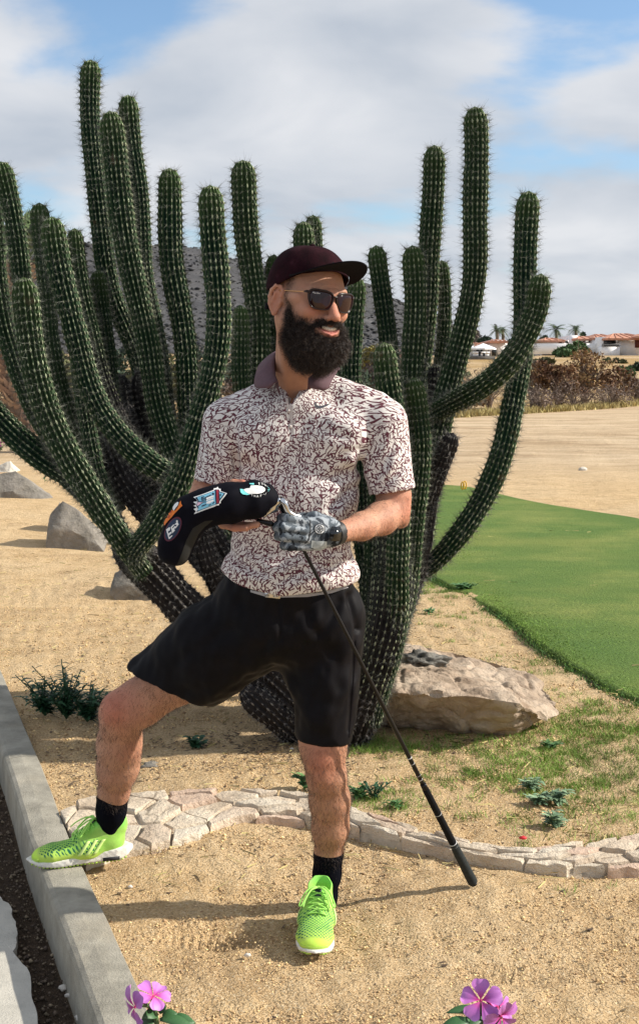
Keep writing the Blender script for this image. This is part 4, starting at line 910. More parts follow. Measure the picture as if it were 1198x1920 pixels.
    D = nrm[:, None] * np.sin(el)[..., None] + (tg[:, None] * np.cos(ang)[..., None] + sd[:, None] * np.sin(ang)[..., None]) * np.cos(el)[..., None]
    rv = rs.normal(size=D.shape); wv = np.cross(D, rv); wv /= np.linalg.norm(wv, axis=2)[..., None] + 1e-9; w = .00052 * np.clip(Yt / 5, .9, 1.2)
    base = pos[:, None] + nrm[:, None] * .001; S = np.stack([base + wv * w, base - wv * w, base + D * ln[..., None]], 2).reshape(-1, 3)
    F2 = np.arange(len(S)).reshape(-1, 3) + len(Vd); old = np.interp(s[RI] / L, [0, 1], [age1, age0]) > .72
    mi = np.concatenate([np.repeat(np.where(old, 1, 0), 4), np.repeat(np.where(old, 3, 2), ns)])
    q = mesh_np('spines', np.vstack([Vd, S]) - off, np.vstack([F1, F2]), [M_AREOLE, M_AREOLE_OLD, M_SPINE, M_SPINE_OLD], o, midx=mi); q['kind'] = 'stuff'
    return o
ST = [  # (points base->tip, width px, age at tip, age at base, ribs)
 ([(520,1250,5.4),(400,1050,5.6),(330,900,5.7),(290,780,5.7),(252,660,5.75),(215,560,5.75),(193,450,5.75),(178,340,5.75),(172,220,5.75),(170,112,5.75)], 41, 0, .6, 13),
 ([(520,1200,5.2),(400,1000,5.3),(345,900,5.3),(305,780,5.3),(280,660,5.3),(255,550,5.3),(235,430,5.3),(216,310,5.3),(205,208,5.3)], 50, 0, .55, 14),
 ([(480,1150,5.6),(380,1000,5.8),(335,880,5.9),(312,760,5.9),(292,640,5.9),(272,520,5.9),(262,400,5.9),(250,280,5.9),(242,178,5.9)], 41, 0, 1.0, 12),
 ([(500,1150,5.3),(420,1020,5.4),(380,920,5.45),(362,820,5.45),(352,710,5.45),(340,600,5.45),(326,500,5.45),(319,400,5.45),(315,315,5.45)], 49, 0, .5, 13),
 ([(610,1380,5.4),(560,1240,5.45),(520,1100,5.5),(500,950,5.55),(488,820,5.55),(485,700,5.5),(482,600,5.5),(472,500,5.5),(461,400,5.5),(452,300,5.5)], 50, 0, .5, 13),
 ([(590,1330,5.3),(540,1180,5.3),(510,1050,5.3),(480,900,5.3),(462,780,5.3),(452,680,5.3),(448,572,5.3)], 38, 0, .5, 12),
 ([(630,1380,5.5),(600,1200,5.6),(560,1000,5.6),(530,850,5.6),(517,700,5.6),(512,600,5.6),(514,477,5.6)], 32, 0, .5, 11),
 ([(645,1390,5.4),(620,1250,5.5),(600,1100,5.5),(585,900,5.5),(574,700,5.5),(569,560,5.5),(566,415,5.5)], 44, 0, .5, 12),
 ([(655,1390,5.5),(655,1250,5.8),(640,1100,5.9),(615,900,5.9),(600,700,5.9),(594,560,5.9),(589,403,5.9)], 36, 0, .5, 12),
 ([(665,1390,5.4),(690,1250,5.5),(690,1100,5.5),(672,900,5.5),(663,750,5.5),(662,630,5.5),(667,520,5.5)], 40, 0, .5, 12),
 ([(680,1390,5.4),(720,1220,5.5),(745,1050,5.6),(750,900,5.6),(742,770,5.6),(730,670,5.6),(717,570,5.6),(707,460,5.6)], 40, 0, .5, 12),
 ([(690,1330,5.2),(740,1150,5.3),(762,950,5.3),(772,800,5.3),(775,680,5.3),(776,570,5.3),(773,460,5.3)], 48, 0, .5, 13),
 ([(715,1280,5.4),(760,1100,5.6),(775,900,5.6),(782,760,5.6),(792,640,5.6),(803,520,5.6),(811,400,5.6),(811,272,5.6)], 44, 0, .5, 13),
 ([(735,1200,5.5),(775,1000,5.8),(805,850,5.8),(820,740,5.8),(829,640,5.8),(831,560,5.8),(829,488,5.8)], 30, 0, .5, 11),
 ([(735,1180,5.2),(770,1050,5.3),(800,900,5.3),(826,790,5.3),(850,700,5.3),(873,600,5.3),(889,500,5.3),(893,400,5.3),(892,300,5.3),(887,200,5.3)], 50, 0, .6, 14),
 ([(725,1100,5.15),(760,1085,5.2),(815,1055,5.15),(866,995,5.1),(912,915,5.1),(947,830,5.1),(967,740,5.15),(977,650,5.2),(982,550,5.2),(988,450,5.2),(991,358,5.2)], 47, 0, .35, 13),
 ([(790,790,5.35),(850,755,5.15),(905,722,5.0),(950,680,4.95),(985,630,4.95),(1008,578,4.95),(1016,513,4.95)], 48, 0, .2, 14),
 ([(700,1360,5.0),(735,1200,4.95),(748,1050,4.9),(748,920,4.9),(740,800,4.9),(728,710,4.9),(721,642,4.9)], 50, 0, .45, 13),
 ([(730,1250,5.05),(762,1100,5.0),(782,960,4.98),(788,860,4.98),(782,780,4.98),(775,708,4.98)], 44, 0, .5, 13),
 ([(760,1150,5.1),(785,1040,5.1),(803,950,5.1),(824,880,5.05),(848,812,5.0)], 42, 1.1, 1.1, 12),
 ([(790,1000,5.5),(812,880,5.5),(815,780,5.45),(812,682,5.45)], 32, .7, .9, 11),
 # left side
 ([(200,960,5.5),(120,850,5.5),(78,730,5.5),(58,620,5.5),(40,500,5.5),(22,400,5.5),(3,303,5.5)], 42, 0, .5, 12),
 ([(150,900,5.7),(60,760,5.6),(20,650,5.6),(0,540,5.6),(-12,430,5.6),(-22,330,5.6)], 42, 0, .4, 12),
 ([(275,1075,4.75),(228,1010,4.7),(178,940,4.7),(130,860,4.7),(92,770,4.7),(66,680,4.7),(50,600,4.7),(42,520,4.7)], 56, 0, .3, 14),
 ([(230,960,5.3),(160,850,5.3),(120,740,5.3),(98,640,5.3),(86,540,5.3),(80,460,5.3),(77,380,5.3)], 38, 0, .5, 12),
 ([(400,940,4.95),(335,900,4.9),(280,868,4.85),(225,815,4.85),(178,740,4.85),(146,650,4.85),(124,560,4.85),(110,480,4.85),(100,406,4.85)], 50, 0, .3, 14),
 ([(330,960,5.4),(270,860,5.4),(220,770,5.4),(184,680,5.4),(163,590,5.4),(150,510,5.4),(141,428,5.4)], 38, 0, 1.2, 12),
 ([(300,950,5.5),(240,840,5.5),(212,750,5.5),(200,660,5.5),(193,580,5.5),(186,506,5.5)], 34, 0, .6, 12),
 ([(235,1010,5.2),(205,940,5.2),(178,860,5.2),(160,780,5.2),(150,700,5.2),(148,640,5.2)], 36, .2, .6, 12),
 ([(230,1000,5.6),(150,910,5.7),(75,855,5.7),(15,800,5.7),(-50,720,5.7),(-90,620,5.7)], 54, .1, .6, 13),
 ([(270,1080,4.8),(255,1035,4.7),(295,975,4.6),(338,900,4.55),(374,800,4.55),(397,700,4.55),(408,600,4.55),(407,500,4.55),(401,420,4.55),(394,347,4.55)], 52, 0, .5, 14),
]
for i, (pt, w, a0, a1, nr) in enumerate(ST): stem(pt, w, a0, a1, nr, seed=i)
TR = [  # heavy basal trunks, weathered
 ([(640,1400,5.2),(560,1330,5.1),(455,1235,5.0),(360,1150,4.9),(290,1080,4.85),(245,1035,4.8),(215,1010,4.8)], 90, .75, 1.0, 14),
 ([(640,1400,5.4),(560,1250,5.5),(460,1130,5.6),(370,1020,5.7),(300,930,5.8),(262,850,5.8),(238,760,5.8)], 78, .8, 1.0, 13),
 ([(650,1400,5.3),(580,1280,5.3),(500,1170,5.25),(430,1080,5.2),(385,1000,5.2),(360,930,5.2),(345,860,5.2)], 70, .8, 1.0, 13),
 ([(660,1400,5.5),(610,1250,5.6),(560,1080,5.6),(530,920,5.6),(500,800,5.6)], 80, .5, 1.0, 13),
 ([(620,1405,5.2),(560,1360,5.3),(500,1310,5.5),(440,1230,5.7),(350,1130,5.9)], 70, 1.0, 1.0, 12),
 ([(650,1395,5.1),(690,1300,5.0),(722,1180,4.95),(742,1050,5.0),(760,930,5.1),(768,850,5.15)], 84, .45, .8, 16),
 ([(670,1400,5.4),(700,1250,5.4),(715,1100,5.4),(722,960,5.4),(715,820,5.4)], 80, .3, .7, 15),
 ([(600,1410,5.3),(520,1350,5.0),(455,1290,4.95)], 60, 1.0, 1.0, 12),
 ([(700,1200,5.2),(745,1120,5.25),(782,1040,5.3),(803,950,5.4),(812,850,5.4),(818,760,5.4)], 46, .5, .9, 13),
 ([(480,1150,5.7),(380,1030,5.8),(300,950,5.9),(258,880,5.9),(235,800,5.9),(222,700,5.9)], 62, .9, 1.1, 12),
 ([(450,1100,5.5),(360,980,5.5),(310,880,5.6),(285,780,5.6),(272,690,5.6)], 66, .8, 1.1, 13),
 ([(500,1150,5.9),(430,1000,5.9),(400,880,5.9),(390,780,5.9),(384,700,5.9)], 60, .6, 1.0, 12),
 ([(360,1040,5.3),(280,960,5.3),(225,890,5.3),(195,820,5.35),(180,740,5.4)], 60, .7, 1.0, 12),
 ([(420,1120,5.0),(395,1060,4.95),(375,1000,4.95),(362,940,4.95)], 44, .9, 1.1, 12),
]
for i, (pt, w, a0, a1, nr) in enumerate(TR): stem(pt, w, a0, a1, nr, seed=60 + i, spl=.03 if i != 5 else .034, dens=1.0, wbase=w * .95)
# a dry curved twig caught between the arms and orange dead fibre
tw = tube_geo([P(192, 915, 4.95), P(208, 935, 4.9), P(218, 955, 4.88), P(226, 975, 4.86)], .0022, 5, 12)
props(mesh_np('dry_twig', tw[0], [tw[1], tw[2]], simple('pale_twig', (.5, .46, .38), .7, .1)), label='thin pale curved twig caught between the lower cactus arms', cat='twig')

# ================================================================ PALM at the left edge
def palm_left():
    Y = 22.0; b = G(75, 835); b.y = Y; b.x = P(75, 835, Y).x; b.z = float(ground_z(b.x, Y)); zt = P(40, 560, Y).z; r = empty('palm_tree', b, 'leaning fan palm with scaly brown trunk at the left edge behind the cactus', 'palm tree')
    off = np.array(list(b)); C = catmull([P(70, 850, Y), P(42, 770, Y), P(18, 690, Y), P(6, 620, Y), P(20, 550, Y), P(48, 490, Y)], 40); C[0, 2] = b.z - .1
    mt = simple('palm_trunk', (.21, .15, .11), .95, .35, 12, bump=.02); g = Geo(); g.tube(C - off, .22, 14); g.build('trunk', mt, r)
    ms = simple('palm_boot', (.33, .23, .17), .9, .35, 10, island=.5); T, U, Wd = frames(C); rs = np.random.RandomState(4); V = []
    for k in range(620):
        f = rs.uniform(0, 38.9); i = int(f); a = rs.uniform(0, 2 * PI); rd = U[i] * math.cos(a) + Wd[i] * math.sin(a); sd = np.cross(T[i], rd); c = C[i] + (C[i + 1] - C[i]) * (f - i) + rd * .215 - off; l = rs.uniform(.14, .26); w = rs.uniform(.06, .11)
        V += [c - sd * w, c + sd * w, c + T[i] * l + rd * rs.uniform(.08, .16)]
    V = np.array(V); o = mesh_np('leaf_base', V, np.arange(len(V)).reshape(-1, 3), ms, r); o['kind'] = 'stuff'
    top = C[-1] - off
    for k in range(22):
        a = rs.uniform(0, 2 * PI); el = rs.uniform(-.3, 1.5); d = np.array([math.cos(a) * math.cos(el), math.sin(a) * math.cos(el), math.sin(el)]); L = rs.uniform(.30, .55); hub = top + d * L; sdv = np.cross(d, rs.normal(size=3)); sdv /= np.linalg.norm(sdv)
        g = Geo(); g.tube([tuple(top), tuple(top + d * L * .6), tuple(hub)], [.014, .010, .006], 4); up = np.cross(sdv, d)
        for q in range(26):
            an = (q / 25 - .5) * 3.6; dd = d * math.cos(an) + sdv * math.sin(an); ll = rs.uniform(.38, .6); w = .025; p0 = hub; p1 = hub + dd * ll * .6 + up * .02; p2 = hub + dd * ll + np.array([0, 0, -.12 * rs.uniform(.2, 1.4)]); n_ = np.cross(dd, up)
            g.add([p0, p1 - n_ * w, p1 + n_ * w, p2], [[0, 1, 3, 2]])
        g.build('frond', M_FRP, r)
M_FRP = simple('fan_frond', (.10, .15, .06), .7, .3, 6, island=.3)
palm_left()

# ================================================================ SMALL PLANTS
def leaf_geo(g, base, d, L, w, up, fold=.25, droop=.3, nseg=4, mi=0):
    """a single bent leaf blade with a folded midrib"""
    d = np.array(d, float); d /= np.linalg.norm(d); up = np.array(up, float); sd = np.cross(d, up); sd /= np.linalg.norm(sd) + 1e-9; up = np.cross(sd, d); V = []
    for s in range(nseg + 1):
        f = s / nseg; c = np.array(base) + d * L * f + np.array([0, 0, -droop * L * f * f]); ww = w * math.sin(PI * min(1, (f * .92 + .06))) ** .8 if s < nseg else w * .03
        V += [c - sd * ww + up * ww * fold, c, c + sd * ww + up * ww * fold]
    Q = [];
    for s in range(nseg):
        a = 3 * s; Q += [(a, a + 1, a + 4, a + 3), (a + 1, a + 2, a + 5, a + 4)]
    g.add(V, Q, mi=mi)
def weed(name, px, py, h, w, nst, leafL, leafW, mat_, label, seed, cat='weed', group=None, per=9, upright=.7):
    rs = np.random.RandomState(seed); b = G(px, py); b.z = float(ground_z(b.x, b.y)); r = empty(name, b, label, cat, group); gs = Geo(); gl = Geo()
    for k in range(nst):
        a = rs.uniform(0, 2 * PI); tip = np.array([math.cos(a) * w * rs.uniform(.1, 1), math.sin(a) * w * .7 * rs.uniform(.1, 1), h * rs.uniform(upright, 1)]); mid = tip * [.4, .4, .55]
        P3 = catmull([(0, 0, 0), tuple(mid), tuple(tip)], 8); gs.tube(P3, .0022, 4)
        for q in range(per):
            f = 1 + q / per * 6; i = min(int(f), 6); c = P3[i] * (1 - (f - i)) + P3[i + 1] * (f - i); an = q * 2.4 + rs.uniform(-.3, .3); dd = np.array([math.cos(an), math.sin(an), rs.uniform(.1, .8)])
            leaf_geo(gl, c, dd, leafL * rs.uniform(.6, 1.1), leafW * rs.uniform(.8, 1.1), (0, 0, 1), .3, rs.uniform(0, .5))
    gs.build('stem', mat_, r); o = gl.build('leaves', mat_, r, smooth=True); o['kind'] = 'stuff'; return r
def leafmat(name, a, b_):
    m, nt, b = new_mat(name); t = NT(nt); r = t.n('ShaderNodeNewGeometry').outputs['Random Per Island']; c = t.ramp(r, (0, a), (1, b_)); t.l(c, b.inputs['Base Color']); b.inputs['Roughness'].default_value = .5
    b.inputs['Subsurface Weight'].default_value = 0; t.l(t.bump(t.noise(t.coord(), 200, 3), .3, .001), b.inputs['Normal']); return m
M_WEED = leafmat('weed_leaf', (.02, .075, .035), (.045, .125, .055)); M_SILVER = leafmat('silvery_leaf', (.16, .27, .15), (.28, .38, .22)); M_WEED2 = leafmat('light_weed_leaf', (.07, .18, .06), (.13, .25, .08))
for i, (px, py, h, w) in enumerate(((85, 1340, .20, .13), (125, 1345, .25, .15), (165, 1350, .17, .13))):
    weed('leafy_shrub', px, py, h, w, 26, .05, .008, M_WEED, ('leftmost', 'middle', 'rightmost')[i] + ' clump of narrow leaved dark green plants beside the kerb', 30 + i, 'plant', 'narrow leaved plants beside the kerb', 14, .35)
weed('weed', 367, 1408, .06, .075, 12, .04, .013, M_WEED, 'small dark round leaved weed in the cactus shade behind the raised knee', 40, per=5, upright=.3)
for i, (px, py, h, lab) in enumerate(((995, 1478, .045, 'silvery rosette weed, farthest of the four on the sand'), (1008, 1506, .045, 'silvery rosette weed, left of the middle pair'), (1042, 1504, .06, 'tall silvery rosette weed, right of the middle pair'), (1038, 1546, .06, 'widest silvery rosette weed, nearest to the edging'))):
    weed('rosette_weed', px, py, h, .05, 12, .045, .0085, M_SILVER, lab, 50 + i, 'weed', 'silvery weeds on the sand', 6, .5)
weed('weed', 571, 1484, .06, .03, 6, .045, .013, M_WEED2, 'bluish leafy weed behind the edging left of the standing leg', 60, per=5)
weed('weed', 672, 1497, .05, .05, 8, .04, .012, M_WEED2, 'bright green weed just right of the standing leg', 61, per=5)
weed('weed', 700, 1500, .08, .07, 10, .03, .004, M_WEED, 'wispy weed behind the edging right of the standing leg', 62, per=8)
weed('weed', 1028, 1405, .03, .07, 9, .035, .007, M_WEED2, 'low weed in the patchy grass right of the boulder', 63, per=6)
weed('weed', 870, 1110, .05, .12, 16, .07, .012, M_WEED2, 'bushy weed against the near edge of the green', 64, per=6)
weed('weed', 803, 1152, .03, .05, 7, .05, .008, M_WEED2, 'small weed on the bare sand between cactus and green', 65, per=5)
weed('weed', 85, 925, .10, .03, 3, .05, .012, M_WEED2, 'lone yellow green sprig beside the dark grey rock', 66, per=4, upright=.9)
weed('weed', 745, 1512, .03, .05, 6, .03, .006, M_WEED2, 'tiny weed behind the pink edging stones', 67, per=5)
# pink flowering plant at the far left
r = weed('flowering_plant', 2, 862, .16, .12, 9, .05, .012, M_WEED2, 'pink flowering plant at the left edge behind the white rock', 68, 'plant', None, 6, .5)
g = Geo(); rs = np.random.RandomState(8)
for k in range(9):
    c = np.array([rs.uniform(-.1, .12), rs.uniform(-.08, .05), rs.uniform(.10, .19)])
    for q in range(5): an = q * 2 * PI / 5; leaf_geo(g, c, (math.cos(an), -.5, math.sin(an)), .026, .011, (0, -1, .2), .1, 0, 3)
o = g.build('blossoms', simple('pink_blossom', (.62, .16, .42), .6, .2, island=.3), r); o['kind'] = 'stuff'

def petal_mat():
    m, nt, b = new_mat('vinca_petal'); t = NT(nt); u = t.attr('pu'); n = t.noise(t.coord(), 60, 3)
    c = t.ramp(u, (.0, (.55, .015, .17)), (.16, (.50, .03, .26)), (.45, (.46, .12, .45)), (1, (.52, .20, .56))); c = t.mix(t.rng(n, .5, .8, 0, .3), c, (.60, .32, .66))
    t.l(c, b.inputs['Base Color']); b.inputs['Roughness'].default_value = .55; b.inputs['Subsurface Weight'].default_value = .0; t.l(t.bump(t.attr('pv'), .25, .002), b.inputs['Normal']); return m
M_PETAL = petal_mat(); M_VLEAF = leafmat('vinca_leaf', (.02, .085, .03), (.05, .14, .04)); M_VSTEM = simple('vinca_stem', (.10, .17, .06), .6, .2)
def flower(parent, c, nrm, R, roll=0.0, lay=.25, seed=0):
    """five broad petals round a dark pink eye; each petal a sub-part"""
    nrm = Vector(nrm).normalized(); rot = nrm.to_track_quat('Z', 'Y').to_matrix(); f = bpy.data.objects.new('flower', None); f.empty_display_size = .02; link(f, parent); f.location = Vector(c)
    rs = np.random.RandomState(seed)
    for q in range(5):
        an = roll + q * 2 * PI / 5; nu, nv = 8, 8; V = []; pu = []; pv = []; cur = rs.uniform(-.05, .35); R_ = R * rs.uniform(.92, 1.05)
        for i in range(nu + 1):
            u = i / nu; wdt = .06 + .62 * (1 - (1 - u) ** 2.2) * (1 - .42 * max(0, u - .8) / .2)
            for j in range(nv + 1):
                v = j / nv * 2 - 1; rr = u * (1 - .10 * abs(v) ** 3 - (.03 * math.cos(v * PI) if u > .9 else 0)); x = R_ * (.06 + rr * .94); y = R_ * wdt * v * .80 * (.35 + .65 * u); z = R_ * (lay * math.sin(u * 2.2) * .5 - cur * u * u * .8 + .10 * abs(v) ** 2 * u + .03 * math.sin(v * 5 + q) * u)
                V.append(rot @ Vector((x * math.cos(an) - y * math.sin(an), x * math.sin(an) + y * math.cos(an), z + .0007 * q))); pu.append(u); pv.append(math.sin(v * 14) * .5 * u)
        Q = [(i * (nv + 1) + j, i * (nv + 1) + j + 1, (i + 1) * (nv + 1) + j + 1, (i + 1) * (nv + 1) + j) for i in range(nu) for j in range(nv)]
        o = mesh_py('petal', V, Q, M_PETAL, f, True); attr_f(o, 'pu', pu); attr_f(o, 'pv', pv)
    g = Geo(); g.tube([tuple(-nrm * .0), tuple(nrm * .0015)], [.0022, .0015], 6); g.tube([tuple(-nrm * .028), tuple(-nrm * .001)], [.0013, .0016], 5); g.build('flower_tube', simple('flower_eye', (.5, .02, .15), .6), f)
def vinca(name, base_px, Y, label, flowers, leaves, stems):
    b = P(*base_px, Y); b0 = Vector((b.x, b.y, 0)); r = empty(name, b0, label, 'flower', 'pink vinca plants at the bottom of the picture')
    for (px, py, yy, nrm, R, roll, seed) in flowers: flower(r, P(px, py, yy) - b0, nrm, R, roll, .25, seed)
    for st in stems: Geo().tube([tuple(P(a, b_, c) - b0) if not isinstance(a, str) else (0, 0, 0) for a, b_, c in st], .0028, 6, 14).build('stem', M_VSTEM, r, True)
    for (px, py, yy, dx, dz, dy, L, w) in leaves:
        g = Geo(); leaf_geo(g, P(px, py, yy) - b0, (dx, dy, dz), L, w, (0, -.6, 1), .35, .35, 8); o = g.build('leaf', M_VLEAF, r, True); solid(o, .0006)
    rs = np.random.RandomState(len(label)); g = Geo()
    for k in range(46):      # lower foliage below the frame
        z = rs.uniform(.03, b.z - .03); a = rs.uniform(0, 2 * PI); c = (math.cos(a) * .03, math.sin(a) * .03, z); leaf_geo(g, c, (math.cos(a), math.sin(a), .4), rs.uniform(.04, .06), .013, (0, 0, 1), .3, .4, 5)
    o = g.build('foliage', M_VLEAF, r, True); o['kind'] = 'stuff'
    for k in range(5):
        a = k * 1.3; Geo().tube([(0, 0, -.02), (math.cos(a) * .03, math.sin(a) * .03, b.z * .5), (math.cos(a) * .02, math.sin(a) * .02, b.z - .03)], .003, 5, 10).build('stem', M_VSTEM, r, True)
vinca('vinca_plant', (900, 1950), 1.55, 'pink vinca plant with the open facing flower, right of the two at the bottom edge',
      [(901, 1876, 1.55, (-.15, -1, .55), .0275, .35, 1), (932, 1888, 1.57, (.75, -.5, .5), .024, 1.0, 2), (938, 1905, 1.54, (.5, -.7, -.35), .026, .5, 3)],
      [(902, 1900, 1.56, -1, .45, -.1, .050, .0065), (905, 1910, 1.55, -1, .02, -.4, .055, .009), (880, 1915, 1.54, -1, .12, -.3, .045, .009), (915, 1895, 1.57, .6, .3, .3, .03, .007), (900, 1905, 1.56, .1, .9, -.1, .022, .010), (925, 1915, 1.55, .7, -.5, -.2, .04, .010)],
      [((901, 1878, 1.56), (903, 1900, 1.565), (902, 1950, 1.56)), ((932, 1890, 1.575), (918, 1905, 1.57), (904, 1935, 1.565)), ((938, 1907, 1.545), (915, 1925, 1.56), (904, 1950, 1.56))])
vinca('vinca_plant', (300, 1960), 1.60, 'pink vinca plant with two drooping flowers beside the kerb at the bottom edge',
      [(254, 1888, 1.58, (-.75, -.55, -.15), .028, .9, 4), (288, 1869, 1.60, (.35, -.25, .95), .024, .4, 5)],
      [(305, 1905, 1.60, 1, .5, .1, .022, .006), (300, 1912, 1.59, 1, .15, -.1, .045, .0075), (318, 1916, 1.6, 1, .32, 0, .036, .009), (295, 1905, 1.6, -.5, .5, -.5, .03, .008), (300, 1900, 1.6, .4, .9, 0, .02, .006), (290, 1915, 1.6, -1, -.1, -.3, .03, .009), (330, 1925, 1.6, 1, .1, 0, .03, .009)],
      [((256, 1884, 1.585), (285, 1890, 1.6), (296, 1930, 1.6)), ((288, 1872, 1.605), (292, 1895, 1.6), (298, 1940, 1.6))])
# ================================================================ PERSON
def skin_mat():
    m, nt, b = new_mat('skin'); t = NT(nt); p = t.coord(); n = t.noise(p, 25, 5, .6)
    c = t.ramp(n, (.3, (.43, .215, .135)), (.7, (.53, .285, .185)))
    c = t.mix(t.rng(t.noise(p, 9, 4, .6), .5, .7, 0, .35), c, (.47, .18, .12)); c = t.mix(t.rng(t.vor(p, 260).outputs[0], .16, .05, 0, .35), c, (.26, .12, .07)); c = t.mix(t.math('MULTIPLY', t.attr('red'), 1.0, clamp=True), c, (.50, .13, .085))
    c = t.mix(t.attr('lip'), c, (.50, .17, .14)); c = t.mix(t.attr('tan'), c, (.34, .175, .095))
    c = t.mix(t.math('MULTIPLY', t.attr('stubble'), .8), c, (.11, .07, .055))
    t.l(c, b.inputs['Base Color']); b.inputs['Roughness'].default_value = .58; b.inputs['Specular IOR Level'].default_value = .3
    b.inputs['Subsurface Weight'].default_value = .10; b.inputs['Subsurface Radius'].default_value = (.012, .004, .002); b.inputs['Subsurface Scale'].default_value = .5
    h = t.noise(p, 320, 3, .6); h2 = t.noise(p, 60, 4, .6); t.l(t.bump(h, .5, .0014, t.bump(h2, .5, .004)), b.inputs['Normal']); return m
M_SKIN = skin_mat()
FOOT = G(606, 1740); man = empty('person', (FOOT.x, FOOT.y + .1, 0), 'bearded man in printed polo shirt and black shorts, one foot up on the kerb', 'person')
MO = np.array(list(man.location))
def pm(name, V, Q, mats, parent=None, smooth=True, midx=None):
    return mesh_np(name, np.asarray(V) - MO, Q, mats, parent or man, smooth, midx)

# ---- head frame: x = his right, y = forward, z = up
HA = math.radians(35); HS = 1.06
_f = Vector((math.sin(HA), -math.cos(HA), 0)); _r = Vector((-math.cos(HA), -math.sin(HA), 0))
HM = Matrix((_r, _f, Vector((0, 0, 1)))).transposed().to_4x4()
HM = Matrix.Rotation(math.radians(6), 4, Vector((0, 1, 0))) @ HM @ Matrix.Rotation(math.radians(-2), 4, 'X')
HO = P(580, 560, 3.33); HM = Matrix.Translation(HO) @ HM @ Matrix.Scale(HS, 4); HMI = HM.inverted()
HR = np.array(HM.to_3x3()); HT = np.array(HM.translation)
def h2w(V): return np.asarray(V) @ HR.T + HT
def w2h(p): return HMI @ Vector(p)
NECK = P(556, 752, 3.485)

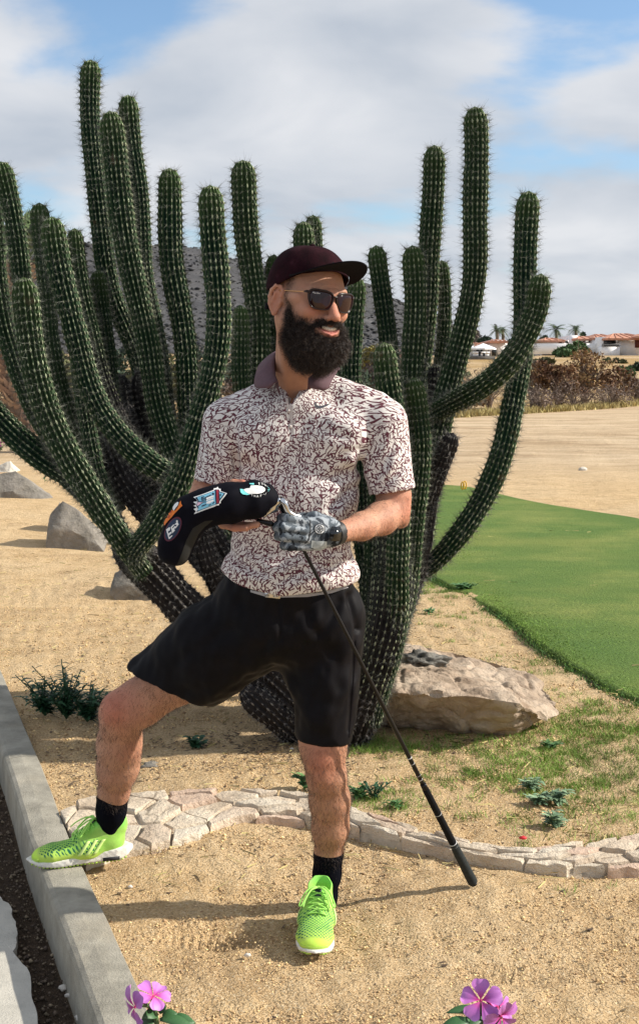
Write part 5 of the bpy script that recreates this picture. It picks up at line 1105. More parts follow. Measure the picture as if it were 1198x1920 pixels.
def head():
    v = Vol((-.115, -.135, -.30), (.115, .145, .135), .0022)
    nb = w2h(NECK); 
    v.u(ell((0, -.018, .030), (.079, .100, .088)), 0)
    v.u(ell((0, .030, -.020), (.067, .063, .090)), .03)
    v.u(ell((0, .055, -.085), (.040, .036, .030)), .03)
    for s in (1, -1):
        v.u(ecap((s * .058, .0, -.055), (s * .025, .065, -.092), .018, .018), .03)
        v.u(ell((s * .043, .066, -.030), (.024, .022, .019)), .018)      # smiling cheek
        v.u(ecap((s * .012, .088, .018), (s * .046, .074, .020), .010, .009), .016)
        v.u(ell((s * .066, .030, -.002), (.012, .03, .012)), .02)
        v.c(ell((s * .031, .098, .000), (.017, .014, .012)), .012)
        v.u(ell((s * .031, .076, -.001), (.0145, .014, .012)), .004)
    v.u(ecap((0, .086, .010), (0, .112, -.034), .0085, .0125), .012)
    v.u(ell((0, .117, -.038), (.0125, .012, .0105)), .006)
    for s in (1, -1):
        v.u(ell((s * .0145, .104, -.043), (.0085, .011, .0075)), .005); v.c(ell((s * .0065, .113, -.050), (.004, .006, .004)), .002)
        v.c(ecap((s * .020, .100, -.046), (s * .034, .086, -.066), .0022, .002), .008)   # smile line
    # mouth
    v.u(ell((0, .084, -.068), (.034, .020, .020)), .02)
    pts = [(-.031, .086, -.0590), (-.016, .1010, -.0700), (0, .1060, -.0740), (.016, .1010, -.0700), (.031, .086, -.0590)]
    for a, b in zip(pts[:-1], pts[1:]): v.u(ecap((a[0], a[1] - .001, a[2] - .004), (b[0], b[1] - .001, b[2] - .0058), .0058, .0058), .003)
    for a, b in zip(pts[:-1], pts[1:]): v.u(ecap((a[0], a[1], a[2] + .011 + .004 * (a[2] + .059) / .015), (b[0], b[1], b[2] + .013 + .004 * (b[2] + .059) / .015), .0036, .0036), .004)
    for a, b in zip(pts[:-1], pts[1:]): v.c(ecap((a[0] * .90, a[1] + .004, a[2] + .0045), (b[0] * .90, b[1] + .004, b[2] + .0045), .0082, .0082), .002)
    # ears
    for s in (1, -1):
        M = Matrix.Rotation(s * math.radians(24), 4, 'Z') @ Matrix.Rotation(math.radians(-10), 4, 'X')
        c0 = Vector((s * .083, -.012, -.012)); 
        v.u(ell(c0, (.006, .0165, .031), M), .006); rim = []
        for k in range(11):
            a = math.radians(-60 + k * 26); rim.append(c0 + M @ Vector((s * .005, -.017 * math.cos(a - .9) , .031 * math.sin(a - .9 + .55))))
        rim = [c0 + M @ Vector((s * .006, y, z)) for y, z in ((.013, .010), (.014, .024), (.004, .032), (-.010, .031), (-.019, .018), (-.020, .002), (-.015, -.014), (-.006, -.026))]
        for a, b in zip(rim[:-1], rim[1:]): v.u(ecap(a, b, .0042, .0042), .003)
        v.c(ell(c0 + M @ Vector((s * .009, .001, .002)), (.007, .009, .014), M), .004)
        v.u(ecap(c0 + M @ Vector((s * .005, -.008, .014)), c0 + M @ Vector((s * .005, -.010, -.010)), .003, .003), .004)
        v.u(ell(c0 + M @ Vector((s * .004, .012, -.006)), (.004, .004, .006), M), .003); v.u(ell(c0 + M @ Vector((s * .002, .002, -.032)), (.005, .008, .008), M), .006)
    # neck
    v.u(ecap((0, -.028, -.045), tuple(nb), (.056, .060), (.060, .056)), .03)
    ns = w2h(P(543, 742, 3.42)); v.u(ecap((.060, -.025, -.055), tuple(ns), .014, .011), .014)      # sterno-mastoid cord
    nc = w2h(P(556, 742, 3.37)); v.u(ell(w2h(P(566, 705, 3.42)), (.012, .014, .014)), .015)
    V, Q = v.mesh()
    x, y, z = V[:, 0], V[:, 1], V[:, 2]
    lip = np.exp(-(((z + .074 + .0 - 13 * x * x) / .008) ** 2)) * (y > .083) * np.exp(-(x / .034) ** 6) * (z < -.05)
    red = np.clip(np.exp(-(((np.abs(x) - .042) / .025) ** 2 + ((z + .030) / .022) ** 2)) * .30 + np.exp(-((y - .118) / .02) ** 2 - (x / .016) ** 2) * .45 + np.exp(-(((np.abs(x) - .088) / .01) ** 2)) * .28 * (y < .02), 0, 1)
    st = (np.exp(-(((np.abs(x) - .070) / .012) ** 2) - ((y - .020) / .018) ** 2) * np.clip((.055 - z) / .03, 0, 1) * (z > -.06)) * .9 + .5 * np.exp(-((z + .057) / .012) ** 2) * (y > .07) * (np.abs(x) < .04)
    return h2w(V), Q, lip, red, st
# ---- joints (photo pixel, depth)
SHR, ELR, WRR = P(424, 792, 3.45), P(378, 948, 3.47), P(398, 948, 3.25)
SHL, ELL_, WRL = P(716, 792, 3.44), P(738, 958, 3.42), P(634, 999, 3.20)
HPL, KNL, ANL = P(612, 1160, 3.50), P(608, 1424, 3.44), P(606, 1688, 3.52)
HPR, KNR, ANR = P(455, 1165, 3.50), P(229, 1340, 3.58), P(206, 1572, 3.76)
def bb(pts, m):
    a = np.array([list(p) for p in pts]); return a.min(0) - m, a.max(0) + m
def chain(v, pts, k=.01):
    for (a, ra), (b, rb) in zip(pts[:-1], pts[1:]): v.u(ecap(a, b, ra, rb, side=(1, 0, 0)), k)
def finger(v, pts, r0, r1, k=.004):
    n = len(pts) - 1
    for i in range(n): a = r0 + (r1 - r0) * i / n; b = r0 + (r1 - r0) * (i + 1) / n; v.u(ecap(pts[i], pts[i + 1], a, b), k)
# glove hand (his left) closed round the shaft
LK = [P(577, 980, 3.155), P(571, 995, 3.145), P(571, 1010, 3.145), P(577, 1024, 3.155)]
LP = [P(540, 973, 3.135), P(533, 989, 3.125), P(535, 1006, 3.125), P(543, 1024, 3.135)]
LD = [P(528, 972, 3.165), P(520, 988, 3.158), P(523, 1005, 3.158), P(533, 1023, 3.165)]
LT = [P(540, 974, 3.195), P(532, 990, 3.190), P(535, 1006, 3.190), P(545, 1024, 3.192)]
def left_hand(v, inf):
    pc = [P(622, 999, 3.185), P(598, 1000, 3.165)]
    v.u(ecap(WRL, pc[0], (.024 + inf, .021 + inf), (.030 + inf, .019 + inf), side=(0, 0, 1)), .012); v.u(ecap(pc[0], pc[1], (.032 + inf, .019 + inf), (.039 + inf, .017 + inf), side=(0, 0, 1)), .014)
    v.u(ecap(pc[1], P(580, 1001, 3.155), (.039 + inf, .016 + inf), (.038 + inf, .014 + inf), side=(0, 0, 1)), .012)
    for i in range(4):
        r = (.0105, .011, .0105, .0095)[i] + inf; finger(v, [P(596, 984 + i * 11, 3.165), LK[i], LP[i], LD[i], LT[i]], r + .001, r - .001, .0045)
    finger(v, [P(618, 980, 3.20), P(590, 970, 3.215), P(566, 972, 3.215), P(548, 975, 3.212)], .014 + inf, .010 + inf, .008)
def right_hand(v):
    v.u(ecap(WRR, P(425, 948, 3.215), (.025, .020), (.035, .017), side=(0, 0, 1)), .015); v.u(ecap(P(425, 948, 3.215), P(452, 950, 3.20), (.038, .016), (.038, .014), side=(0, 0, 1)), .012)
    finger(v, [P(415, 935, 3.22), P(420, 915, 3.20), P(438, 907.5, 3.175), P(455, 906, 3.165)], .014, .0095, .008)
    for i in range(4):
        z = 928 + i * 16.5
        if i < 3: pts = [P(450, z, 3.205), P(474, z, 3.20), P(492, z - 2, 3.19), P(503, z - 3, 3.18)]
        else: pts = [P(428, 974, 3.205), P(445, 984, 3.175), P(466, 986, 3.145), P(482, 983.5, 3.135)]
        finger(v, pts, .0105, .0085, .004)
    finger(v, [P(408, 970, 3.21), P(418, 983, 3.18), P(440, 989, 3.145), P(462, 990, 3.13)], .0115, .009, .006)
def build_body():
    parts = []
    hv, hq, lip, red, st = head(); parts.append((hv, hq, lip, red, st, np.zeros(len(hv))))
    def addp(V, Q, redc=None, tan=0.0, rr=.06):
        red = np.zeros(len(V))
        for c, w, s in (redc or []): red += s * np.exp(-np.sum((V - np.array(list(c))) ** 2, 1) / w ** 2)
        parts.append((V, Q, np.zeros(len(V)), np.clip(red, 0, 1), np.zeros(len(V)), np.full(len(V), tan)))
    # torso core (under the clothes) and chest at the open collar
    v = Vol(*bb([P(390, 690, 3.45), P(700, 1230, 3.45)], (.03, .16, .03)), .007)
    v.u(ecap(P(560, 830, 3.46), P(545, 1080, 3.47), (.145, .085), (.150, .095)), .02); v.u(ecap(SHR, SHL, .045, .045), .04); v.u(ecap(NECK, P(556, 800, 3.47), .060, .085), .04)
    v.u(ecap(P(545, 1080, 3.47), P(540, 1170, 3.48), (.150, .10), (.15, .10)), .02)
    v.u(ecap(P(548, 775, 3.43), P(546, 800, 3.42), .04, .05), .03)
    addp(*v.mesh())
    # left arm
    v = Vol(*bb([SHL, ELL_, WRL, P(505, 950, 3.1), P(505, 1050, 3.1)], .07), .0036)
    chain(v, [(SHL, .050), (P(728, 880, 3.43), .047), (P(738, 930, 3.425), .043), (ELL_, .040)], .02)
    chain(v, [(ELL_, .040), (P(715, 972, 3.37), .042), (P(678, 987, 3.29), .034), (WRL, (.0255))], .02); v.u(ell(P(752, 975, 3.45), (.022, .022, .022)), .025)
    left_hand(v, -.0015); addp(*v.mesh(), [(P(762, 955, 3.40), .05, .35)])
    # right arm
    v = Vol(*bb([SHR, ELR, WRR, P(510, 1000, 3.12), P(345, 900, 3.3)], .06), .0036)
    chain(v, [(SHR, .050), (P(402, 880, 3.46), .044), (ELR, .041)], .02); chain(v, [(ELR, .041), (P(384, 946, 3.37), .040), (WRR, .027)], .02)
    right_hand(v); addp(*v.mesh(), [(P(457, 905, 3.165), .016, .7), (P(440, 988, 3.14), .04, .35)])
    # left leg (standing)
    v = Vol(*bb([HPL, KNL, ANL], .10), .0042)
    chain(v, [(HPL, .083), (P(606, 1350, 3.46), .068), (P(606, 1395, 3.45), .0605)], .03); v.u(ecap(P(605, 1398, 3.45), P(612, 1455, 3.445), .060, .053), .03)
    v.u(ell(P(600, 1428, 3.405), (.032, .024, .038)), .022); v.u(ell(P(603, 1458, 3.40), (.018, .014, .02)), .02)
    chain(v, [(P(612, 1455, 3.455), .053), (P(618, 1500, 3.475), (.0545)), (P(619, 1555, 3.49), .049), (P(616, 1600, 3.50), .037), (P(611, 1650, 3.515), .026), (ANL, .026)], .02)
    v.u(ell(P(636, 1520, 3.50), (.024, .030, .075)), .02); v.u(ecap(P(598, 1480, 3.42), P(606, 1580, 3.475), .012, .008), .02)
    addp(*v.mesh(), [(P(600, 1440, 3.38), .055, .5), (P(600, 1400, 3.38), .06, .2)], .30)
    # right leg (raised)
    v = Vol(*bb([HPR, KNR, ANR], .10), .0042)
    chain(v, [(HPR, .090), (P(345, 1262, 3.53), .077), (P(262, 1318, 3.57), .065), (KNR, .062)], .03); v.u(ell(P(214, 1330, 3.55), (.035, .045, .045)), .03)
    chain(v, [(P(231, 1345, 3.60), .062), (P(224, 1395, 3.64), .0615), (P(221, 1440, 3.68), .058), (P(214, 1485, 3.715), .043), (P(208, 1535, 3.745), .029), (ANR, .028)], .025)
    v.u(ell(P(240, 1415, 3.665), (.034, .036, .065)), .02); v.u(ell(P(205, 1370, 3.585), (.022, .022, .03)), .02)
    addp(*v.mesh(), [(P(205, 1330, 3.50), .075, .5), (P(215, 1290, 3.5), .07, .2)], .12)
    n = 0; Vs, Qs = [], []
    for p in parts: Vs.append(p[0]); Qs.append(p[1] + n); n += len(p[0])
    o = pm('body', np.vstack(Vs), np.vstack(Qs), M_SKIN); attr_f(o, 'lip', np.concatenate([p[2] for p in parts])); attr_f(o, 'red', np.concatenate([p[3] for p in parts])); attr_f(o, 'stubble', np.concatenate([p[4] for p in parts])); attr_f(o, 'tan', np.concatenate([p[5] for p in parts]))
    return o, parts
BODY, BPARTS = build_body()

def hairs(name, P0, D, L, w, mat_, parent=None, curl=.3, seg=3, seed=0, grav=.0):
    rs = np.random.RandomState(seed); n = len(P0); side = np.cross(D, rs.normal(size=(n, 3))); side /= np.linalg.norm(side, axis=1)[:, None] + 1e-9; up = np.cross(side, D); V = np.zeros((n, seg + 1, 2, 3)); ph = rs.uniform(0, 2 * PI, n); L = L if np.ndim(L) else np.full(n, L)
    for s in range(seg + 1):
        f = s / seg; c = P0 + D * (L * f)[:, None] + up * (np.sin(f * 4 + ph) - np.sin(ph))[:, None] * (curl * L)[:, None] * .5 + side * (np.cos(f * 5 + ph) - np.cos(ph))[:, None] * (curl * L)[:, None] * .4; c[:, 2] -= grav * L * f * f
        ww = w * (1 - .85 * f); V[:, s, 0] = c - side * ww; V[:, s, 1] = c + side * ww
    b = (2 * (seg + 1)) * np.arange(n)[:, None, None]; q = np.array([(2 * s, 2 * s + 1, 2 * s + 3, 2 * s + 2) for s in range(seg)])[None]
    return pm(name, V.reshape(-1, 3), (q + b).reshape(-1, 4), mat_, parent, False)
def sample(V, Q, N, n, seed, mask=None):
    rs = np.random.RandomState(seed); ids = np.arange(len(Q)) if mask is None else np.where(mask[Q[:, 0]])[0]
    if len(ids) == 0: return None
    q = Q[rs.choice(ids, n)]; w = rs.dirichlet((1, 1, 1, 1), n); return (V[q] * w[..., None]).sum(1), (lambda a: a / (np.linalg.norm(a, axis=1)[:, None] + 1e-9))((N[q] * w[..., None]).sum(1)), w
M_HAIR = simple('body_hair', (.055, .032, .022), .6, .2, 20, island=.4)
def body_hair():
    jobs = [(4, P(612, 1400, 3.4).z, P(611, 1640, 3.5).z, 8500, .017, (.0, 0, -1)), (5, P(300, 1270, 3.5).z, P(206, 1520, 3.7).z, 9500, .017, (0, 0, -1)), (2, -9, 9, 4200, .012, None), (3, -9, 9, 700, .010, None)]
    P0s, Ds, Ls = [], [], []
    for (pi, z1, z0, n, L, dirn) in jobs:
        V, Q = BPARTS[pi][0], BPARTS[pi][1]; N = vnormals(V, Q); 
        if dirn is not None: m = (V[:, 2] < z1) & (V[:, 2] > z0)
        elif pi == 2: m = (V[:, 0] > P(640, 1000, 3.2).x) & (V[:, 2] < P(700, 905, 3.4).z)
        else: m = (V[:, 0] < P(400, 900, 3.3).x) & (V[:, 2] < P(380, 900, 3.4).z)
        if pi == 5: m = m & (V[:, 0] < P(370, 1300, 3.5).x)
        r = sample(V, Q, N, n, pi, m)
        if r is None: continue
        p, nn, _ = r; rs = np.random.RandomState(pi); d = np.array(dirn) if dirn is not None else np.array([-.6, 0, -.6]); D = nn * .45 + d * .8 + rs.normal(0, .35, (n, 3)); D /= np.linalg.norm(D, axis=1)[:, None]
        P0s.append(p); Ds.append(D); Ls.append(L * rs.uniform(.4, 1.1, n))
    o = hairs('body_hair', np.vstack(P0s), np.vstack(Ds), np.concatenate(Ls), .00024, M_HAIR, curl=.3, seg=2, seed=1); o['kind'] = 'stuff'
body_hair()

# ---- beard
def beard():
    m, nt, b = new_mat('beard_hair'); t = NT(nt); r = t.n('ShaderNodeNewGeometry').outputs['Random Per Island']; c = t.ramp(r, (0, (.010, .006, .005)), (.6, (.018, .011, .009)), (.9, (.06, .036, .026)), (1, (.16, .12, .09)))
    t.l(c, b.inputs['Base Color']); b.inputs['Roughness'].default_value = .5; b.inputs['Specular IOR Level'].default_value = .35
    mb = simple('beard_under', (.010, .007, .006), .9, .3, 40, spec=.1)
    v = Vol((-.105, -.04, -.22), (.105, .15, .03), .003)
    v.u(ell((0, .047, -.098), (.059, .060, .050)), 0); v.u(ell((0, .052, -.132), (.042, .046, .034)), .03)
    for s in (1, -1):
        v.u(ecap((s * .069, .024, -.040), (s * .056, .038, -.094), .009, .019), .02); v.u(ecap((s * .056, .038, -.094), (s * .018, .05, -.128), .019, .032), .02)
        v.u(ecap((s * .052, .062, -.070), (s * .040, .07, -.11), .012, .026), .02)
        for a, c_ in (((s * .002, .108, -.0518), (s * .020, .102, -.0530)), ((s * .020, .102, -.0530), (s * .036, .084, -.066)), ((s * .036, .084, -.066), (s * .040, .078, -.088))): v.u(ecap(a, c_, .0062, .0066), .006)
    v.u(ell((0, .078, -.112), (.034, .030, .020)), .015)
    v.c(ell((0, .112, -.0725), (.0300, .030, .0160)), .005)
    v.c(ecap((0, .05, -.20), (0, -.05, -.17), .02, .03), .02)
    V, Q = v.mesh(); N = vnormals(V, Q); Vw = h2w(V); Nw = N @ (HR / HS).T
    base = pm('beard', Vw, Q, mb); attr_f(base, 'x', np.zeros(len(V)))
    r = sample(V, Q, N, 26000, 5, None); p, n, _ = r; rs = np.random.RandomState(5)
    keep = (p[:, 2] < -.015) & ~((p[:, 1] > .085) & (np.abs(p[:, 0]) < .026) & (p[:, 2] > -.091) & (p[:, 2] < -.059)); p, n = p[keep], n[keep]
    D = n * .75 + np.array([0, .12, -.55]) + rs.normal(0, .38, p.shape); D /= np.linalg.norm(D, axis=1)[:, None]
    L = np.where(p[:, 2] > -.062, .008, np.where(p[:, 2] > -.09, .013, .020)) * rs.uniform(.5, 1.25, len(p)); D[p[:, 2] > -.066] *= 1
    Dw = D @ (HR / HS).T; o = hairs('beard_strands', h2w(p), Dw, L * HS, .00042, m, base, curl=.8, seg=4, seed=6); o['kind'] = 'stuff'
    # sideburn stubble and brows
    P0, D0, L0 = [], [], []
    for s in (1, -1):
        for k in range(900):
            z = rs.uniform(-.055, .050); y = .020 + rs.normal(0, .007) + .012 * (z < 0) * (-z / .05); P0.append((s * (.0755 - .0 * z), y, z)); D0.append((s * .25, .2 + rs.normal(0, .2), -.9)); L0.append(rs.uniform(.002, .006) * (1.6 if z < -.02 else 1))
        for k in range(160): x = rs.uniform(.012, .05); P0.append((s * x, .0985 - 6.5 * x * x, .0205 + .0 - 1.5 * (x - .035) ** 2 * 4 + rs.normal(0, .0022))); D0.append((s * .9, .3, .15 + rs.normal(0, .2))); L0.append(rs.uniform(.004, .008))
    for k in range(1500):
            s = 1 if k % 2 else -1; a_ = rs.uniform(.2, 1.15); z = -.040 - .030 * a_ ** .5 + abs(rs.normal(0, .010)); P0.append((s * .072 * math.cos(a_ * .9), .020 + .075 * math.sin(a_ * 1.1), z)); D0.append((s * .3, .2, -.9)); L0.append(rs.uniform(.003, .009))
    D0 = np.array(D0); D0 /= np.linalg.norm(D0, axis=1)[:, None]
    V0 = BPARTS[0][0]; bv = BVHTree.FromPolygons([tuple(q) for q in V0], [tuple(q) for q in BPARTS[0][1]])
    P1 = [tuple(bv.find_nearest(Vector(q))[0]) for q in h2w(P0)]
    o = hairs('short_hair', np.array(P1), D0 @ (HR / HS).T, np.array(L0), .0003, m, None, curl=.2, seg=2, seed=7); o['kind'] = 'stuff'
    # teeth
    mt = simple('teeth', (.82, .76, .66), .3, .05, 30); 
    for k in range(-4, 5):
        x = k * .0048; y = .1055 - 9 * x * x; z = -.0662 + 9.0 * x * x; g = Geo(); bmv = bmesh.new(); bmesh.ops.create_cube(bmv, size=1); bmesh.ops.bevel(bmv, geom=bmv.edges[:], offset=.18, segments=2, affect='EDGES')
        me = bpy.data.meshes.new('tooth'); bmv.to_mesh(me); W_ = .0022 if abs(k) < 3 else .0019
        vv = np.array([list(q.co) for q in me.vertices]); vv = vv * [W_ * 2, .004, .0115 - .0006 * abs(k)] + [x, y - .0035, z]
        fc = [tuple(pp.vertices) for pp in me.polygons]; me2 = h2w(vv) - MO; mesh_py('tooth', me2, fc, mt, man, True)
    # dark mouth interior
    v = Vol((-.03, .07, -.09), (.03, .11, -.05), .0025); v.u(ell((0, .086, -.066), (.024, .012, .009)), 0); V, Q = v.mesh(); pm('mouth_interior', h2w(V), Q, simple('mouth_dark', (.03, .008, .008), .8))
beard()

# ---- cap
def cap():
    m, nt, b = new_mat('cap_cloth'); t = NT(nt); p = t.coord(); c = t.ramp(t.noise(p, 18, 6, .7), (.3, (.008, .003, .004)), (.55, (.022, .005, .008)), (.75, (.055, .018, .024))); t.l(c, b.inputs['Base Color']); b.inputs['Roughness'].default_value = .95
    b.inputs['Specular IOR Level'].default_value = .08; t.l(t.bump(t.noise(p, 260, 3), .6, .002), b.inputs['Normal'])
    mk = simple('cap_brim_cloth', (.005, .0045, .006), .85, .2, 40, bump=.001, spec=.1)
    root = None; C = Vector((0, -.014, .028)); rx, ry, rz = .0925, .115, .098
    def rim(a): # bottom edge of the crown; a=0 front
        x = rx * math.sin(a); y = C.y + ry * math.cos(a); f = (math.cos(a) + 1) / 2; return Vector((x, y, .004 + .064 * f ** 1.3 - .012 * math.exp(-((abs(a) - 1.7) / .5) ** 2)))
    na, ns = 72, 20; V = []
    for i in range(ns + 1):
        s = i / ns
        for j in range(na):
            a = 2 * PI * j / na; r0 = rim(a); th0 = math.asin(max(-.6, min(.95, (r0.z - C.z) / rz))); th = th0 + (PI / 2 - th0) * s
            seam = 1 - .010 * math.exp(-(((a * 6 / (2 * PI)) % 1 - .5) / .5 * 8) ** 2) if False else 1 - .012 * math.exp(-((((a / (PI / 3) + .5) % 1) - .5) * 14) ** 2)
            k = math.cos(th) ** .78 if s < 1 else 0; V.append((rx * math.sin(a) * k * seam, C.y + ry * math.cos(a) * k * seam, C.z + rz * math.sin(th) * (1 if th > 0 else .9)))
    V = np.array(V); Vn = V + np.stack([snoise(V, .06, s, 2) for s in (1, 2, 3)], 1) * .0012; i = np.arange(ns)[:, None] * na; j = np.arange(na)[None]; j2 = (j + 1) % na
    Q = np.stack([i + j, i + na + j, i + na + j2, i + j2], -1).reshape(-1, 4)[:, ::-1]
    crown = pm('cap', h2w(Vn), Q, m); solid(crown, .003, 1)
    V = []; nj, ni = 40, 12
    for i in range(ni + 1):
        s = i / ni
        for j in range(nj + 1):
            a = math.radians(-66 + 132 * j / nj); r0 = rim(a); L = .080 * max(0, math.cos(a / math.radians(66) * PI / 2)) ** .55
            x = r0.x * (1 + .04 * s) ; y = r0.y + (-.003 if s == 0 else 0) + L * s; z = r0.z + .003 + .022 * s * max(0, math.cos(a)) - .9 * x * x * s ; V.append((x, y, z))
    k = nj + 1; i = np.arange(ni)[:, None] * k; j = np.arange(nj)[None]; Q = np.stack([i + j, i + j + 1, i + k + j + 1, i + k + j], -1).reshape(-1, 4)
    o = pm('cap_brim', h2w(V), Q, mk, crown); solid(o, .0032, 0)
    g = Geo(); 
    for rr in (1,): v = Vol((-.012, C.y - .012, C.z + rz - .008), (.012, C.y + .012, C.z + rz + .012), .0015); v.u(ell((0, C.y, C.z + rz + .001), (.007, .007, .004)), 0); V, Q = v.mesh(); pm('cap_button', h2w(V), Q, m, crown)
    v = np.array([(x, C.y + ry * .96 + .004 - abs(x) * .05, z) for x, z in ((-.007, .088), (-.002, .090), (0, .093), (.002, .090), (.007, .088), (.002, .087), (0, .084), (-.002, .087))]); v[:, 1] = [C.y + ry * math.sqrt(max(0, 1 - ((zz - C.z) / rz) ** 2)) * 1.03 for zz in v[:, 2]]
    o = mesh_py('cap_emblem', h2w(v) - MO, [tuple(range(8))], mk, crown); solid(o, .0015, 0)
    # strap end behind the ear
    g = Geo(); g.box((.072, -.060, -.030), (.020, .014, .016)); vv = h2w(np.vstack(g.V)); mesh_np('cap_strap', vv - MO, np.vstack(g.Q), mk, crown)
cap()

# ---- sunglasses
def glasses():
    mf = simple('tortoise_frame', (.014, .005, .004), .3, .6, 120, spec=.35); ml, nt, b = new_mat('dark_lens'); t = NT(nt); c = t.ramp(t.coord('Object') and t.noise(t.coord(), 20, 2), (.3, (.010, .002, .003)), (.7, (.022, .004, .005))); t.l(c, b.inputs['Base Color']); b.inputs['Roughness'].default_value = .05; b.inputs['Specular IOR Level'].default_value = .45
    mg = simple('gold_wire', (.75, .42, .18), .25, .05, 50, metal=1.0); fr = None
    def outline(n=40, gx=1.0):
        pts = []
        for k in range(n):
            a = 2 * PI * k / n; c, s = math.cos(a), math.sin(a); e = 3.5; x = .0285 * math.copysign(abs(c) ** (2 / e), c); z = .0222 * math.copysign(abs(s) ** (2 / e), s)
            x *= 1 + .13 * (z / .0208); z += .0015 * (x / .026) * (z > 0); 
            if z < 0: x *= 1 - .05 * (z / .0208) ** 2
            pts.append((x, z))
        return pts
    def place(s, x, z, bulge=0.0):   # s=+1 his right lens
        cx = s * .0345; y = .1045 - 7.2 * (abs(cx) + (x * 1)) ** 2 * .9 if False else None
        X = cx + s * x; return (X, .1065 - 4.2 * X * X + bulge, -.003 + z + .10 * abs(X) * .15)
    g = Geo()
    for s in (1, -1):
        ol = outline(); ring = [place(s, x, z) for x, z in ol]; ring.append(ring[0]); ring.append(ring[1]); rad = [.0024 if p[2] > -.006 else .0014 for p in ring]; g.tube(ring, rad, 7, cap=False)
    g.tube([place(1, -.0285, .010), (.004, .1085, .0085), (-.004, .1085, .0085), place(-1, -.0285, .010)], [.0030, .0020, .0020, .0030], 7, 10)
    for s in (1, -1): g.tube([place(s, .0265, .0135), (s * .0675, .0870, .0135), (s * .0705, .080, .0125)], [.0034, .0034, .002], 7, 8)
    fr = pm('sunglasses', h2w(np.vstack(g.V)), [np.vstack(g.Q), np.vstack(g.T)], mf)
    for s in (1, -1):
        V = [place(s, 0, 0, .0014)]; ol = outline(); 
        for f in (.35, .7, 1.0): V += [place(s, x * f, z * f, .0014 * (1 - f * f)) for x, z in ol]
        n = len(ol); T_ = [(0, 1 + k, 1 + (k + 1) % n) for k in range(n)]; Q_ = [(1 + r * n + k, 1 + (r + 1) * n + k, 1 + (r + 1) * n + (k + 1) % n, 1 + r * n + (k + 1) % n) for r in range(2) for k in range(n)]
        if s < 0: T_ = [t_[::-1] for t_ in T_]; Q_ = [q[::-1] for q in Q_]
        o = mesh_py('lens', h2w(V) - MO, T_ + Q_, ml, fr, True); solid(o, .0012, 0)
        gg = Geo(); gg.tube([(s * .0705, .080, .0125), (s * .0775, .045, .011), (s * .083, .008, .010)], .0011, 6, 14); gg.tube([(s * .083, .008, .010), (s * .084, -.010, .008)], .0018, 6, 6)
        pm('temple', h2w(np.vstack(gg.V)), [np.vstack(gg.Q), np.vstack(gg.T)], mg, fr)
        gg = Geo(); gg.tube([(s * .0835, -.006, .0095), (s * .084, -.022, .004), (s * .084, -.034, -.012)], .0022, 6, 10); pm('temple_tip', h2w(np.vstack(gg.V)), [np.vstack(gg.Q), np.vstack(gg.T)], mf, fr)
    # tiny white maker's mark at the upper outer corner of his right lens
    mw = simple('white_print', (.8, .8, .8), .6, .02)
    vs, fs = text_geo('Ray-Ban', .0050); vs = [(-(x - .5 * .016), z) for x, z in vs]
    V = []
    for x, z in vs: p = place(1, .0145 + x * 1.0, .0130 + z, .0026); V.append(p)
    mesh_py('lens_mark', h2w(V) - MO, fs, mw, fr)
def text_geo(s, size, bold=0.0):
    cu = bpy.data.curves.new('lettering', 'FONT'); cu.body = s; cu.size = size; cu.offset = bold; cu.resolution_u = 2
    o = bpy.data.objects.new('lettering', cu); COL.objects.link(o); dg = bpy.context.evaluated_depsgraph_get(); me = o.evaluated_get(dg).to_mesh()
    vs = [(v.co.x, v.co.y) for v in me.vertices]; fs = [tuple(p.vertices) for p in me.polygons]; o.evaluated_get(dg).to_mesh_clear(); bpy.data.objects.remove(o); bpy.data.curves.remove(cu); return vs, fs
glasses()

# ---- decals: shapes given in photo pixels, laid on a garment's surface as thin raised meshes
def decal(name, polys, bvh, mat_, parent, off=.0012, fine=5.0, ready=None, flat=None):
    V, Fs = [], []
    if ready: V, Fs = [tuple(p) for p in ready[0]], [tuple(f) for f in ready[1]]
    for poly in polys or []:
        n0 = len(V); V += list(poly); Fs += [tuple(n0 + i for i in t_) for t_ in tessellate_polygon([[Vector((x, y, 0)) for x, y in poly]])]
    bm = bmesh.new(); bv = [bm.verts.new((x, y, 0)) for x, y in V]
    for f in Fs:
        try: bm.faces.new([bv[i] for i in f])
        except ValueError: pass
    bmesh.ops.triangulate(bm, faces=bm.faces)
    for _ in range(4):
        e = [e for e in bm.edges if e.calc_length() > fine]
        if not e: break
        bmesh.ops.subdivide_edges(bm, edges=e, cuts=1); bmesh.ops.triangulate(bm, faces=bm.faces)
    cam_p = Vector((0, 0, CAMZ)); last = 3.2
    for v in bm.verts:
        d = ray(v.co.x, v.co.y).normalized(); h, n, i, dist = bvh.ray_cast(cam_p, d)
        if h is None: h, n, i, dd = bvh.find_nearest(cam_p + d * last)
        else: last = dist
        if n.dot(d) > 0: n = -n
        v.co = h + n * off
    for f in list(bm.faces):
        f.normal_update()
        if f.normal.dot(f.calc_center_median() - cam_p) > 0: f.normal_flip()
    me = bpy.data.meshes.new(name)
    for v in bm.verts: v.co = v.co - Vector(parent_world(parent))
    bm.to_mesh(me); me.materials.append(mat_); return link(bpy.data.objects.new(name, me), parent)
def parent_world(o):
    v = Vector((0, 0, 0))
    while o is not None: v = v + o.location; o = o.parent
    return v
def bvh_of(V, Q): return BVHTree.FromPolygons([tuple(v) for v in V], [tuple(int(i) for i in q) for q in Q])
